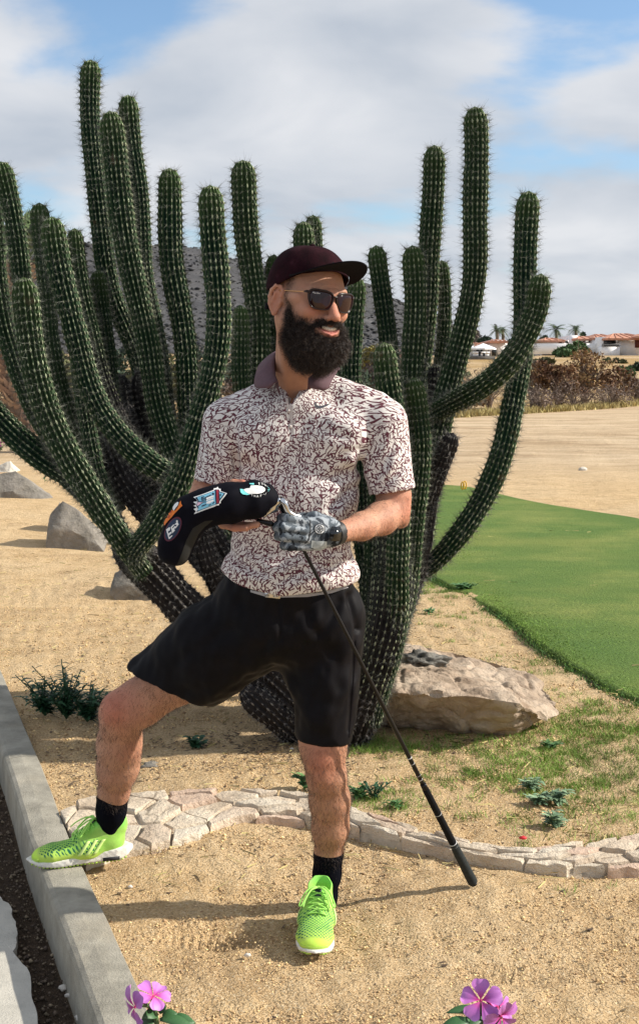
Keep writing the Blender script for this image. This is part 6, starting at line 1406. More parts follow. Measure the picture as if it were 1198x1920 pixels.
# ---- polo shirt
def shirt_mat():
    m, nt, b = new_mat('shirt_print'); t = NT(nt); uv = t.attr('puv', 'Vector')
    def layer(scale, off, w, L):
        mp = t.n('ShaderNodeMapping'); mp.inputs['Scale'].default_value = (scale, scale, 0); mp.inputs['Location'].default_value = (off[0], off[1], 0); t.l(uv, mp.inputs[0])
        v = t.vor(None, 1.0); v.voronoi_dimensions = '2D'; t.l(mp.outputs[0], v.inputs['Vector'])
        d = t.n('ShaderNodeVectorMath', operation='SUBTRACT'); t.l(mp.outputs[0], d.inputs[0]); t.l(v.outputs['Position'], d.inputs[1])
        sc = t.n('ShaderNodeSeparateColor'); t.l(v.outputs['Color'], sc.inputs[0])
        an = t.math('MULTIPLY', sc.outputs[0], 6.2832); r = t.n('ShaderNodeVectorRotate', rotation_type='Z_AXIS'); t.l(d.outputs[0], r.inputs['Vector']); t.l(an, r.inputs['Angle'])
        s = t.n('ShaderNodeSeparateXYZ'); t.l(r.outputs[0], s.inputs[0]); ax = t.math('ABSOLUTE', s.outputs[0]); ay = t.math('ABSOLUTE', s.outputs[1])
        ww = t.math('MULTIPLY_ADD', s.outputs[1], w * .9, w * 1.0); ww = t.math('MULTIPLY', ww, t.math('MULTIPLY_ADD', sc.outputs[1], .8, .5))
        a = t.math('LESS_THAN', ax, ww); c = t.math('LESS_THAN', ay, L); return t.math('MULTIPLY', a, c)
    Ls = [layer(56, (.3, .7), .085, .43), layer(62, (7.7, 3.1), .085, .44), layer(51, (13.2, 9.4), .074, .43), layer(66, (4.9, 21.4), .088, .42), layer(48, (61.9, 22.4), .05, .36)]
    f = Ls[0]
    for l in Ls[1:]: f = t.math('MAXIMUM', f, l)
    c = t.mix(f, (.74, .705, .67), (.12, .034, .050)); t.l(c, b.inputs['Base Color']); b.inputs['Roughness'].default_value = .85; b.inputs['Specular IOR Level'].default_value = .2; b.inputs['Sheen Weight'].default_value = .05
    t.l(t.bump(t.noise(t.coord(), 500, 2), .3, .0008), b.inputs['Normal']); return m
M_SHIRT = shirt_mat(); M_COLLAR = simple('collar_knit', (.115, .062, .075), .85, .12, 80, bump=.0006, bscale=600)
SLR, SLL = P(404, 908, 3.455), P(736, 925, 3.43)      # sleeve ends
CREASE = [ # (px0,py0,px1,py1,depth m,width m)
 (668, 850, 690, 925, .010, .010), (690, 840, 640, 850, .005, .012), (684, 870, 600, 905, .006, .014), (680, 900, 610, 960, .006, .014), (676, 830, 590, 800, .004, .016), (442, 800, 440, 905, .008, .010), (444, 850, 500, 900, .005, .014),
 (440, 900, 520, 960, .005, .016), (430, 1050, 520, 1085, .006, .012), (500, 1100, 600, 1060, .006, .014), (600, 1070, 670, 1050, .005, .012), (560, 1030, 640, 1085, .005, .014), (420, 1020, 470, 1075, .005, .012), (540, 740, 545, 830, .002, .006),
 (440, 760, 500, 800, .004, .014), (620, 760, 690, 800, .003, .016), (740, 830, 700, 910, .005, .012), (760, 870, 715, 915, .004, .010), (385, 840, 425, 890, .005, .010), (400, 800, 410, 880, .004, .010), (650, 940, 660, 1060, .006, .012), (640, 900, 668, 980, .004, .012)]
def crease_disp(V):
    d = np.zeros(len(V)); px = 599 + V[:, 0] / V[:, 1] * FPX; cz = (V[:, 2] - CAMZ) / V[:, 1]; py = 960 - np.tan(np.arctan(cz) + PITCH) * FPX
    for (x0, y0, x1, y1, dp, w) in CREASE:
        ax, ay = x1 - x0, y1 - y0; L2 = ax * ax + ay * ay; t_ = np.clip(((px - x0) * ax + (py - y0) * ay) / L2, 0, 1); q = np.hypot(px - x0 - ax * t_, py - y0 - ay * t_) / 706
        s = np.sin(t_ * PI) ** .5; d += -dp * .8 * s * np.exp(-(q / (w * .75)) ** 2) + dp * .6 * s * np.exp(-((q - w * 1.9) / w) ** 2)
    return d
def shirt():
    lo, hi = bb([P(350, 690, 3.45), P(790, 1150, 3.45)], (.02, .17, .02)); v = Vol(lo, hi, .0042)
    v.u(ecap(P(562, 835, 3.47), P(552, 930, 3.465), (.160, .112), (.158, .112)), 0); v.u(ecap(P(552, 930, 3.465), P(545, 1070, 3.465), (.158, .112), (.168, .125)), .05)
    v.u(ell(P(545, 1075, 3.46), (.190, .137, .085)), .03)
    v.u(ecap(P(452, 797, 3.46), P(672, 797, 3.46), (.062, .058), (.062, .058), side=(0, 1, 0)), .06)
    for a in (P(500, 820, 3.405), P(630, 820, 3.40)): v.u(ell(a, (.085, .055, .075)), .05)
    v.u(ecap(P(556, 725, 3.49), P(556, 790, 3.48), (.064, .062), (.11, .085)), .05); v.u(ell(P(552, 762, 3.43), (.085, .065, .045)), .04); v.u(ecap(P(524, 730, 3.47), P(440, 776, 3.46), .040, .050), .05); v.u(ecap(P(600, 722, 3.47), P(700, 768, 3.455), .040, .052), .05)
    for s_, e_, r0, r1 in ((SHR, SLR, .064, .058), (SHL, SLL, .066, .0625)): v.u(ecap(s_, e_, r0, r1), .016); 
    # hems: cut, then hollow
    for s_, e_, r1 in ((SHR, SLR, .058), (SHL, SLL, .0625)):
        ax = (e_ - s_).normalized(); end = e_ - ax * .005
        v.c(bothp(Prim((lambda end, ax: (lambda X, Y, Z: -((X - end.x) * ax.x + (Y - end.y) * ax.y + (Z - end.z) * ax.z)))(end, ax), A3(end) - .09, A3(end) + .09), ell(end + ax * .05, (.1, .1, .1))), .002)
        v.c(ecap(e_ - ax * .035, e_ + ax * .05, r1 - .006, r1 - .006), .004)
    hemL, hemR = P(405, 1075, 3.34), P(520, 1117, 3.33); hemR2 = P(680, 1098, 3.34)
    def hemf(X, Y, Z): # keep above a curved hem
        zl = np.interp(X, [P(400, 1068, 3.4).x, P(450, 1100, 3.35).x, P(520, 1118, 3.33).x, P(600, 1112, 3.33).x, P(690, 1092, 3.4).x], [P(400, 1068, 3.4).z, P(450, 1100, 3.35).z, P(520, 1118, 3.33).z, P(600, 1112, 3.33).z, P(690, 1092, 3.4).z]).astype(np.float32); return Z - zl + 0 * Y
    v.c(Prim(hemf, lo, np.array([hi[0], hi[1], P(520, 1040, 3.33).z])), .003)
    def hollow(X, Y, Z): return ecap(P(545, 1000, 3.46), P(545, 1200, 3.46), (.165, .115), (.180, .127)).f(X, Y, Z)
    v.c(Prim(hollow, A3(lo), np.array([hi[0], hi[1], P(520, 1085, 3.33).z])), .003)
    # neck opening
    v.c(ecap(P(558, 640, 3.46), P(558, 684, 3.46), (.064, .066), (.058, .060)), .004); v.c(ecap(P(552, 690, 3.40), P(545, 735, 3.34), (.040, .05), (.005, .07)), .003)
    V, Q = v.mesh(); N = vnormals(V, Q); V = V + N * (crease_disp(V) * (N[:, 1] < .2))[:, None] + N * (snoise(V * [1, 1, .6], .12, 5, 2) * .0022)[:, None]
    # print coordinates, unrolled round the trunk and round each sleeve
    A = np.array(list(P(555, 900, 3.47))); uv = np.stack([np.arctan2(V[:, 0] - A[0], -(V[:, 1] - A[1] - .03)) * .175, V[:, 2] + .6 * (V[:, 1] - A[1]), np.zeros(len(V))], 1)
    for s_, e_, sg in ((SHR, SLR, -1), (SHL, SLL, 1)):
        s_, e_ = np.array(list(s_)), np.array(list(e_)); ax = (e_ - s_) / np.linalg.norm(e_ - s_); d = V - s_; h = d @ ax; pr = d - h[:, None] * ax; rr = np.linalg.norm(pr, axis=1); u = np.array([1., 0, 0]); u = u - ax * ax[0]; u /= np.linalg.norm(u); w = np.cross(ax, u)
        tm = np.sqrt(((V[:, 0] - A[0]) / .158) ** 2 + ((V[:, 1] - A[1]) / .112) ** 2); m = (rr < .10) & (rr / .064 < tm + .12) & (h > .004) & (sg * (V[:, 0] - A[0]) > .08)
        uv[m] = np.stack([np.arctan2(pr @ u, -(pr @ w) * (1 if w[1] > 0 else -1)) * .064 + 3 * sg, h + 1.7, h * 0], 1)[m]
    o = pm('polo_shirt', V, Q, M_SHIRT); attr_v(o, 'puv', uv)
    bv = bvh_of(V, Q)
    sw = [(590, 757), (591, 754.5), (593, 753.5), (592.5, 757), (594, 760), (598, 761.2), (605, 760.8), (613, 758.5), (622, 755.8), (614, 760.8), (606, 764.4), (600, 766), (595, 765.6), (591.5, 762.5)]
    decal('chest_logo', [sw], bv, simple('navy_print', (.012, .014, .03), .6, .1), o, .0016)
    # placket edge and button
    mp = simple('placket_cloth', (.60, .53, .49), .85, .1)
    decal('placket', [[(533, 742), (545, 744), (549, 775), (550, 812), (546, 812), (543, 778)]], bv, mp, o, .0006)
    for (x, y) in ((541, 771), (544, 800)):
        c = bv.ray_cast(Vector((0, 0, CAMZ)), ray(x, y).normalized())[0]; g = Geo(); g.tube([tuple(c + Vector((0, .001, 0)) - parent_world(o)), tuple(c + Vector((0, -.0025, 0)) - parent_world(o))], .0052, 12); g.build('button', simple('shirt_button', (.55, .50, .47), .35, .05), o, False)
    return V, Q, o
SV, SQ, SHIRT = shirt()
def collar():
    cols = [((521, 716, 3.335), (508, 727, 3.325)), ((516, 703, 3.355), (492, 728, 3.335)), ((514, 688, 3.385), (478, 725, 3.365)), ((514, 672, 3.42), (480, 702, 3.41)), ((519, 659, 3.47), (490, 681, 3.50)), ((540, 652, 3.52), (520, 672, 3.56)), ((565, 652, 3.53), (565, 673, 3.57)), ((595, 660, 3.50), (612, 680, 3.53)),
            ((614, 676, 3.45), (636, 690, 3.45)), ((608, 688, 3.39), (632, 697, 3.38)), ((600, 694, 3.36), (623, 712, 3.345)), ((592, 699, 3.345), (613, 731, 3.325)), ((585, 704, 3.335), (598, 731, 3.318)), ((578, 710, 3.33), (582, 727, 3.318))]
    bs = bvh_of(SV, SQ); bn = bvh_of(BPARTS[0][0], BPARTS[0][1]); C0 = Vector((0, 0, CAMZ))
    def lay(px, py, Y, nk):
        d = ray(px, py); best = Y
        for b_, gap in ((bs, .006), (bn, .005)):
            h = b_.ray_cast(C0, d.normalized())
            if h[0] is not None and h[0].y > 3.2 and h[0].y - gap < best: best = h[0].y - gap
        return P(px, py, best)
    FL = [lay(*a, 1) if i < 4 or i > 8 else P(*a) for i, (a, b) in enumerate(cols)]; EL = [lay(*b, 0) if i < 4 or i > 8 else P(*b) for i, (a, b) in enumerate(cols)]
    F_ = catmull(FL, 60); E_ = catmull(EL, 60); V = []; nv = 7
    for v_ in range(nv):
        s = v_ / (nv - 1); 
        for i in range(60): p = F_[i] * (1 - s) + E_[i] * s; out = np.array([0, -1, 0]) * .012 * math.sin(s * PI) * .8; V.append(p + out * (1 if 0 < s < 1 else 0) + np.array([0, 0, .004 * math.sin(s * PI)]))
    i = np.arange(nv - 1)[:, None] * 60; j = np.arange(59)[None]; Q = np.stack([i + j, i + 60 + j, i + 60 + j + 1, i + j + 1], -1).reshape(-1, 4)
    o = pm('collar', np.array(V), Q, M_COLLAR, SHIRT); solid(o, .0035, 0)
    # inner stand
    V = []; C_ = P(556, 700, 3.43)
    for s in (0, 1):
        for i in range(60): p = F_[i].copy(); V.append(p if s == 0 else np.array([p[0] + (C_.x - p[0]) * .06, p[1] + .002, p[2] - .03]))
    j = np.arange(59); Q = np.stack([j, j + 1, 60 + j + 1, 60 + j], 1); o = pm('collar_stand', np.array(V), Q, M_COLLAR, SHIRT); solid(o, .002, 0)
collar()

# ---- shorts, belt
def shorts():
    m, nt, b = new_mat('shorts_cloth'); t = NT(nt); p = t.coord(); c = t.ramp(t.noise(p, 30, 4), (.3, (.003, .0025, .0035)), (.7, (.006, .005, .0065))); t.l(c, b.inputs['Base Color']); b.inputs['Roughness'].default_value = .6; b.inputs['Specular IOR Level'].default_value = .12; t.l(t.bump(t.noise(p, 700, 2), .25, .0006), b.inputs['Normal'])
    lo, hi = bb([P(230, 1060, 3.5), P(700, 1410, 3.5)], (.02, .18, .02)); v = Vol(lo, hi, .005)
    v.u(ecap(P(536, 1098, 3.465), P(545, 1155, 3.48), (.176, .122), (.182, .128)), 0)
    v.u(ecap(P(482, 1165, 3.49), P(400, 1215, 3.50), (.130, .135), (.125, .125), side=(1, 0, 0)), .05); v.u(ecap(P(400, 1215, 3.50), P(300, 1283, 3.53), (.118, .118), (.098, .110), side=(0, 0, 1)), .05)
    v.u(ecap(P(455, 1210, 3.49), P(385, 1285, 3.52), (.08, .09), (.045, .09)), .05)
    v.u(ecap(P(612, 1160, 3.49), P(610, 1270, 3.475), (.108, .118), (.094, .098)), .04); v.u(ecap(P(610, 1270, 3.475), P(606, 1400, 3.465), (.094, .098), (.077, .086)), .02)
    v.u(ecap(P(560, 1165, 3.49), P(575, 1260, 3.50), (.09, .11), (.06, .09)), .04)
    # waist cut
    def wz(X, Y, Z): zl = np.interp(X, [P(395, 1072, 3.5).x, P(450, 1098, 3.4).x, P(520, 1112, 3.35).x, P(610, 1108, 3.35).x, P(690, 1085, 3.45).x], [P(395, 1066, 3.5).z, P(450, 1090, 3.4).z, P(520, 1112, 3.35).z, P(610, 1106, 3.35).z, P(690, 1078, 3.45).z]).astype(np.float32); return zl - Z + 0 * Y
    v.c(Prim(wz, np.array([lo[0], lo[1], P(520, 1125, 3.4).z]), A3(hi)), .003)
    # left-leg hem
    e = P(606, 1386, 3.46); v.c(Prim(lambda X, Y, Z: Z - e.z + .08 * (X - e.x) + 0 * Y, np.array([P(540, 1386, 3.4).x, lo[1], lo[2]]), np.array([hi[0], hi[1], e.z + .03])), .003); v.c(ecap(e + Vector((0, 0, .02)), e - Vector((0, 0, .06)), (.064, .070), (.066, .074)), .003)
    # right-leg hem plane through the two hem ends
    a, b_ = P(243, 1252, 3.53), P(403, 1322, 3.53); d = (b_ - a).normalized(); n = Vector((d.z, 0, -d.x)); n = n if n.x < 0 else -n; n = (n + Vector((0, -.05, 0))).normalized()
    hem = Prim(lambda X, Y, Z: -((X - a.x) * n.x + (Y - a.y) * n.y + (Z - a.z) * n.z), np.array([lo[0], lo[1], lo[2]]), np.array([P(415, 1300, 3.5).x, hi[1], P(240, 1225, 3.5).z])); v.c(hem, .003)
    c0 = (a + b_) / 2; v.c(ecap(c0 - n * .035 + Vector((-.01, .0, -.0)), c0 + n * .08, (.092, .10), (.092, .10), side=(0, 1, 0)), .004)
    V, Q = v.mesh(); N = vnormals(V, Q); V = V + N * (snoise(V, .14, 9, 3) * .006 + snoise(V * [1, 1, .35], .07, 19, 2) * .0022)[:, None] * np.clip(np.abs(V[:, 2] - P(606, 1386, 3.46).z) / .06, .15, 1)[:, None]
    def cr(px0, py0, px1, py1, dp, w):
        px = 599 + V[:, 0] / V[:, 1] * FPX; py = 960 - np.tan(np.arctan((V[:, 2] - CAMZ) / V[:, 1]) + PITCH) * FPX; ax, ay = px1 - px0, py1 - py0; t_ = np.clip(((px - px0) * ax + (py - py0) * ay) / (ax * ax + ay * ay), 0, 1); q = np.hypot(px - px0 - ax * t_, py - py0 - ay * t_) / 690; return -dp * np.exp(-(q / w) ** 2) * (N[:, 1] < .3)
    for c_ in ((655, 1115, 672, 1180, .010, .008), (668, 1180, 655, 1370, .004, .006), (640, 1130, 600, 1190, .008, .015), (570, 1150, 620, 1230, .006, .018), (560, 1200, 640, 1290, .005, .02), (450, 1130, 500, 1200, .008, .02), (430, 1180, 330, 1240, .006, .02), (520, 1125, 525, 1200, .004, .006)): V = V + N * cr(*c_)[:, None]
    o = pm('shorts', V, Q, m); bv = bvh_of(V, Q)
    # pocket edge line and side seam
    decal('side_seam', [[(666, 1200), (668, 1200), (662, 1300), (655, 1383), (653, 1383), (660, 1300)]], bv, simple('seam_thread', (.006, .005, .006), .9, spec=.05), o, .0012)
    # belt: pale strip with buckle
    mbelt = simple('pale_belt', (.36, .35, .36), .5, .1, 60)
    bl = decal('belt', [[(470, 1106), (498, 1112), (530, 1114), (575, 1113), (620, 1106), (650, 1098), (652, 1102), (622, 1112), (576, 1119), (530, 1120), (497, 1118), (470, 1110)]], bv, mbelt, o, .0015, 8)
    decal('buckle', [[(498, 1109), (526, 1111), (526, 1121), (498, 1119)]], bv, simple('buckle_metal', (.6, .6, .6), .25, .05, 20, metal=1), bl, .0035)
shorts()

# ---- socks
def socks():
    m = simple('sock_knit', (.003, .0035, .007), .9, .2, 60, bump=.0012, bscale=300, spec=.05)
    v = Vol(*bb([P(570, 1580, 3.45), P(650, 1730, 3.6)], .05), .004)
    chain(v, [(P(616, 1600, 3.50), .0435), (P(613, 1640, 3.51), .0375), (P(608, 1680, 3.525), .0345), (P(606, 1735, 3.535), .026)], .02); e = P(614, 1594, 3.5); v.c(Prim(lambda X, Y, Z: e.z - Z + .12 * (X - e.x) + 0 * Y, A3(P(560, 1612, 3.4)) - [0, .1, 0], A3(P(660, 1570, 3.6)) + [0, .1, .05]), .002); pm('sock', *v.mesh(), m)
    v = Vol(*bb([P(160, 1470, 3.7), P(250, 1610, 3.85)], .05), .004)
    chain(v, [(P(212, 1490, 3.72), .050), (P(209, 1520, 3.74), .0425), (P(205, 1560, 3.76), .0345), (P(208, 1592, 3.765), .026)], .02); e2 = P(210, 1492, 3.7); v.c(Prim(lambda X, Y, Z: e2.z - Z + .15 * (e2.x - X) * -1 + 0 * Y, A3(P(150, 1512, 3.6)) - [0, .1, 0], A3(P(260, 1465, 3.9)) + [0, .1, .05]), .002); pm('sock', *v.mesh(), m)
socks()

# ---- running shoes, built in their own frame: y = toe, z = up, x = outer side
def shoe_mats():
    m, nt, b = new_mat('neon_knit'); t = NT(nt); p = t.attr('lp', 'Vector'); s = t.n('ShaderNodeSeparateXYZ'); t.l(p, s.inputs[0]); x, y, z = s.outputs
    base = t.ramp(t.noise(p, 30, 4), (.3, (.27, .55, .085)), (.7, (.38, .66, .13)))
    yl = (.48, .68, .11)
    # knit dashes: rows across the forefoot
    mp = t.n('ShaderNodeMapping'); mp.inputs['Scale'].default_value = (125, 120, 125); mp.inputs['Rotation'].default_value = (0, 0, .45); t.l(p, mp.inputs[0])
    s2 = t.n('ShaderNodeSeparateXYZ'); t.l(mp.outputs[0], s2.inputs[0]); 
    fx = t.math('FRACT', t.math('ADD', s2.outputs[0], t.math('MULTIPLY', s2.outputs[2], .8))); row = t.math('FLOOR', s2.outputs[1]); fy = t.math('FRACT', t.math('ADD', s2.outputs[1], t.math('MULTIPLY', s2.outputs[0], .35)))
    n = t.noise(mp.outputs[0], .22, 2); th = t.rng(n, .35, .62, .32, .70); dash = t.math('MULTIPLY', t.math('LESS_THAN', fx, .62), t.math('LESS_THAN', fy, th))
    fore = t.math('MULTIPLY', t.rng(y, .135, .15), t.rng(y, .262, .252)); fore = t.math('MULTIPLY', fore, t.rng(z, .030, .040)); mid = t.math('MULTIPLY', t.rng(y, .075, .085), t.rng(y, .15, .13)); mid = t.math('MULTIPLY', mid, t.rng(z, .030, .036)); mid = t.math('MULTIPLY', mid, t.rng(z, .075, .065)); fore = t.math('MAXIMUM', fore, mid)
    dash = t.math('MULTIPLY', dash, fore); c = t.mix(t.rng(t.math('ADD', z, t.math('MULTIPLY', y, -.12)), .035, .005), base, yl); c = t.mix(t.rng(y, .255, .268), c, (.55, .83, .10))
    c = t.mix(t.rng(z, .085, .11, 0, .5), c, (.18, .70, .12)); c = t.mix(t.rng(t.noise(p, 18, 6, .7), .55, .72, 0, .35), c, (.42, .44, .20)); c = t.mix(dash, c, (.01, .13, .075)); t.l(c, b.inputs['Base Color']); b.inputs['Roughness'].default_value = .75; b.inputs['Specular IOR Level'].default_value = .25
    h = t.math('SUBTRACT', t.noise(p, 450, 2), t.math('MULTIPLY', dash, .6)); t.l(t.bump(h, .5, .0012), b.inputs['Normal'])
    ms = simple('foam_midsole', (.72, .70, .64), .8, .14, 90, bump=.0015, bscale=320); mo = simple('black_outsole', (.012, .012, .014), .7); my = simple('neon_toe_cap', (.46, .68, .10), .6, .1, 40); ml = simple('neon_lace', (.38, .76, .14), .7, .08, 60, bump=.0005, bscale=900); mk = simple('tongue_label', (.006, .02, .022), .4); mst = simple('neon_stripe', (.60, .80, .26), .45, .05); mln = simple('shoe_lining', (.10, .55, .13), .85, .1)
    return m, ms, mo, my, ml, mk, mst, mln
SM = shoe_mats()
def make_shoe(origin, toe_dir, pitch=0.0, mirror=1, bend=0.0, zs=.9):
    yv = Vector(toe_dir).normalized(); zv = Vector((0, 0, 1)); xv = yv.cross(zv).normalized() * 1.0; M = Matrix((xv, yv, zv)).transposed().to_4x4(); M = Matrix.Translation(Vector(origin)) @ M @ Matrix.Rotation(pitch, 4, 'X')
    R = np.array(M.to_3x3()); T0 = np.array(M.translation); m, ms, mo, my, ml, mk, mst, mln = SM
    def bendz(V):
        V = np.array(V, float); V[:, 2] *= zs; V[:, 0] *= 1.04
        if bend:
            t_ = np.clip((V[:, 1] - .15) / .13, 0, None); V[:, 2] += -bend * t_ ** 1.5
        return V
    def toW(V): V = bendz(V); V = V * [mirror, 1, 1]; return V @ R.T + T0 - MO
    def fix(Q): return np.asarray(Q)[:, ::-1] if mirror < 0 else Q
    # upper
    v = Vol((-.06, -.02, .005), (.06, .30, .15), .0026)
    v.u(ecap((0, .045, .040), (.002, .12, .036), (.034, .040), (.040, .034)), 0); v.u(ecap((.002, .12, .036), (.0, .215, .030), (.042, .034), (.048, .026)), .03); v.u(ell((-.003, .238, .028), (.042, .042, .024)), .02)
    v.u(ecap((0, .040, .060), (0, .035, .098), (.031, .036), (.033, .040)), .02); v.u(ecap((0, .075, .075), (0, .125, .060), (.028, .028), (.030, .022)), .03); v.u(ecap((0, .085, .105), (0, .105, .085), (.024, .010), (.026, .014)), .02)
    v.u(ecap((0, .008, .09), (0, .004, .112), (.020, .008), (.018, .006)), .015)
    v.c(ecap((0, .045, .085), (0, .042, .16), (.0265, .038), (.032, .050)), .006); v.c(Prim(lambda X, Y, Z: .018 - Z + 0 * X + 0 * Y if False else Z - .014 + 0 * X + 0 * Y, np.array([-.06, -.02, .0]), np.array([.06, .3, .02])), .001)
    V, Q = v.mesh(); N = vnormals(V, Q)
    o = mesh_np('shoe', toW(V), fix(Q), m, man, True); attr_v(o, 'lp', V); bv = bvh_of(V, Q)
    # midsole with wavy, pebbled side
    v = Vol((-.065, -.03, -.01), (.065, .305, .055), .0026)
    def solef(X, Y, Z):
        w = np.interp(Y, [-.02, .0, .03, .08, .13, .18, .22, .255, .285, .30], [.001, .026, .036, .034, .036, .046, .049, .043, .024, .001]).astype(np.float32); cx = np.interp(Y, [0, .12, .2, .29], [0, .004, .0, -.008]).astype(np.float32)
        top = np.interp(Y, [0, .05, .12, .2, .26, .30], [.036, .031, .026, .021, .021, .026]).astype(np.float32) + .003 * np.sin(Y * 40) * (Y < .17); bot = np.interp(Y, [-.02, .0, .02, .2, .26, .30], [.016, .006, .0, .0, .006, .020]).astype(np.float32)
        dx = np.abs(X - cx) - w; return np.maximum(np.maximum(dx, Z - top), bot - Z) + .0012 * np.sin(Y * 300) * np.sin(Z * 350 + X * 200)
    v.u(Prim(solef, np.array([-.065, -.03, -.01]), np.array([.065, .305, .055])), 0); v.blur(2); V, Q = v.mesh(); mesh_np('midsole', toW(V), fix(Q), ms, o, True)
    # outsole lugs and heel piece
    g = Geo()
    for k in range(26):
        y = .005 + k * .011; w = float(np.interp(y, [0, .03, .13, .2, .25, .285], [.024, .034, .034, .046, .042, .022])); cx = float(np.interp(y, [0, .12, .2, .29], [0, .004, 0, -.008]))
        for s in (-1, 1): g.box((cx + s * (w - .008), y, float(np.interp(y, [0, .02, .2, .26, .30], [.004, -.001, -.001, .006, .018]))), (.013, .007, .005))
    mesh_np('outsole', toW(np.vstack(g.V)), fix(np.vstack(g.Q)), my if mirror > 0 else my, o)
    g = Geo(); 
    for s in (-1, 1): g.box((s * .033, .048, .0065), (.010, .050, .011))
    mesh_np('heel_pad', toW(np.vstack(g.V)), fix(np.vstack(g.Q)), mo, o)
    def onsurf(x, y, zg=.09, off=.0014, side=None):
        if side: h = bv.ray_cast(Vector((side * .12, y, x)), Vector((-side, 0, 0)))
        else: h = bv.ray_cast(Vector((x, y, .2)), Vector((0, 0, -1)))
        if h[0] is None: h = bv.find_nearest(Vector((x, y, zg)))
        return h[0] + h[1] * off
    # toe guard
    g = Geo(); V = []
    for i in range(7):
        for j in range(13):
            a = (j / 12 - .5) * 2.0; y0 = .150 + .02 * abs(a) ; q = bv.find_nearest(Vector((.050 * math.sin(a) - .003, .238 + .050 * math.cos(a), .018 + .014 * i / 6))); p = q[0] + q[1] * .0012; V.append(tuple(p))
    i = np.arange(6)[:, None] * 13; j = np.arange(12)[None]; Q = np.stack([i + j, i + j + 1, i + 13 + j + 1, i + 13 + j], -1).reshape(-1, 4); q = mesh_np('toe_guard', toW(V), fix(Q), my, o, True); solid(q, .0016, 0)
    # three side stripes / cage straps each side
    for s in (-1, 1):
        for k in range(3):
            y0 = .098 + k * .0225; V = []
            for i in range(9):
                f = i / 8; z = .030 + f * .038; yy = y0 - .030 * f
                for w in (-.0055, .0055): p = onsurf(z, yy + w, side=s, off=.0020); V.append(tuple(p))
            Q = np.array([(2 * i, 2 * i + 1, 2 * i + 3, 2 * i + 2) for i in range(8)]); q = mesh_np('stripe', toW(V), Q, mst, o, False); solid(q, .0018, 0)
        V = []
        for i in range(12):
            f = i / 11; 
            for w in (0, 1): p = onsurf(.032 + w * (.012 + .008 * f), .02 + f * .14, side=s, off=.0012); V.append(tuple(p))
    # laces: criss-cross, bow
    lac = Geo(); ys = [.094, .110, .126, .142, .157]
    for k, y in enumerate(ys):
        for s in (-1, 1):
            y2 = ys[min(k + 1, 4)] if k < 4 else y; pts = []
            for i in range(7):
                f = i / 6; x = s * .024 * (1 - 2 * f); pts.append(tuple(onsurf(x, y + (y2 - y) * f, off=.0022 + (.0012 if s > 0 else 0))))
            lac.tube(pts, .0020, 6, 14)
    kn = onsurf(0, .090, off=.006)
    for s in (-1, 1):
        lp = [kn, kn + Vector((s * .016, .006, .003)), kn + Vector((s * .032, .022, -.008)), kn + Vector((s * .046, .046, -.034)), kn + Vector((s * .041, .050, -.036)), kn + Vector((s * .026, .026, -.008)), kn + Vector((s * .012, .008, .001)), kn]
        lac.tube([tuple(q) for q in lp], .0023, 6, 40); lac.tube([tuple(q) for q in (kn, kn + Vector((s * .018, .024, .0)), kn + Vector((s * .030, .055, -.016)), kn + Vector((s * .034, .072, -.030)))], .0022, 6, 20)
    v_ = Vol(tuple(kn - Vector((.012,) * 3)), tuple(kn + Vector((.012,) * 3)), .002); v_.u(ell(kn, (.006, .005, .004)), 0); a_, b_ = v_.mesh(); lac.add(a_, b_)
    T_ = np.vstack(lac.T); mesh_np('laces', toW(np.vstack(lac.V)), [fix(np.vstack(lac.Q)), fix(T_)], ml, o, True)
    # tongue label
    V = []
    for i in range(5):
        for w in (-.008, .008):
            q = bv.ray_cast(Vector((w, .17, .101 + .0045 * i)), Vector((0, -1, 0))); p = (q[0] + q[1] * .0016) if q[0] is not None else Vector((w, .098, .101 + .0045 * i)); V.append(tuple(p))
    q = mesh_np('tongue_label', toW(V), np.array([(2 * i, 2 * i + 1, 2 * i + 3, 2 * i + 2) for i in range(4)]), mk, o); solid(q, .0016, 0)
    return o
SA = G(597, 1794); hz = ANL + Vector((0, 0, 0)); 
toe = Vector((G(588, 1786).x, G(588, 1786).y, 0)); heel = Vector((ANL.x + .004, ANL.y + .035, 0)); dr = (toe - heel).normalized()
make_shoe(Vector((toe.x, toe.y, .004)) - dr * .245, dr, 0, 1)
ht = P(238, 1614, 3.765); tt_ = P(56, 1612, 3.70); dr = (Vector((tt_.x, tt_.y, 0)) - Vector((ht.x, ht.y, 0))).normalized()
make_shoe(Vector((ht.x, ht.y, .042)), dr, math.radians(-1.2), -1, .006, 1.02)

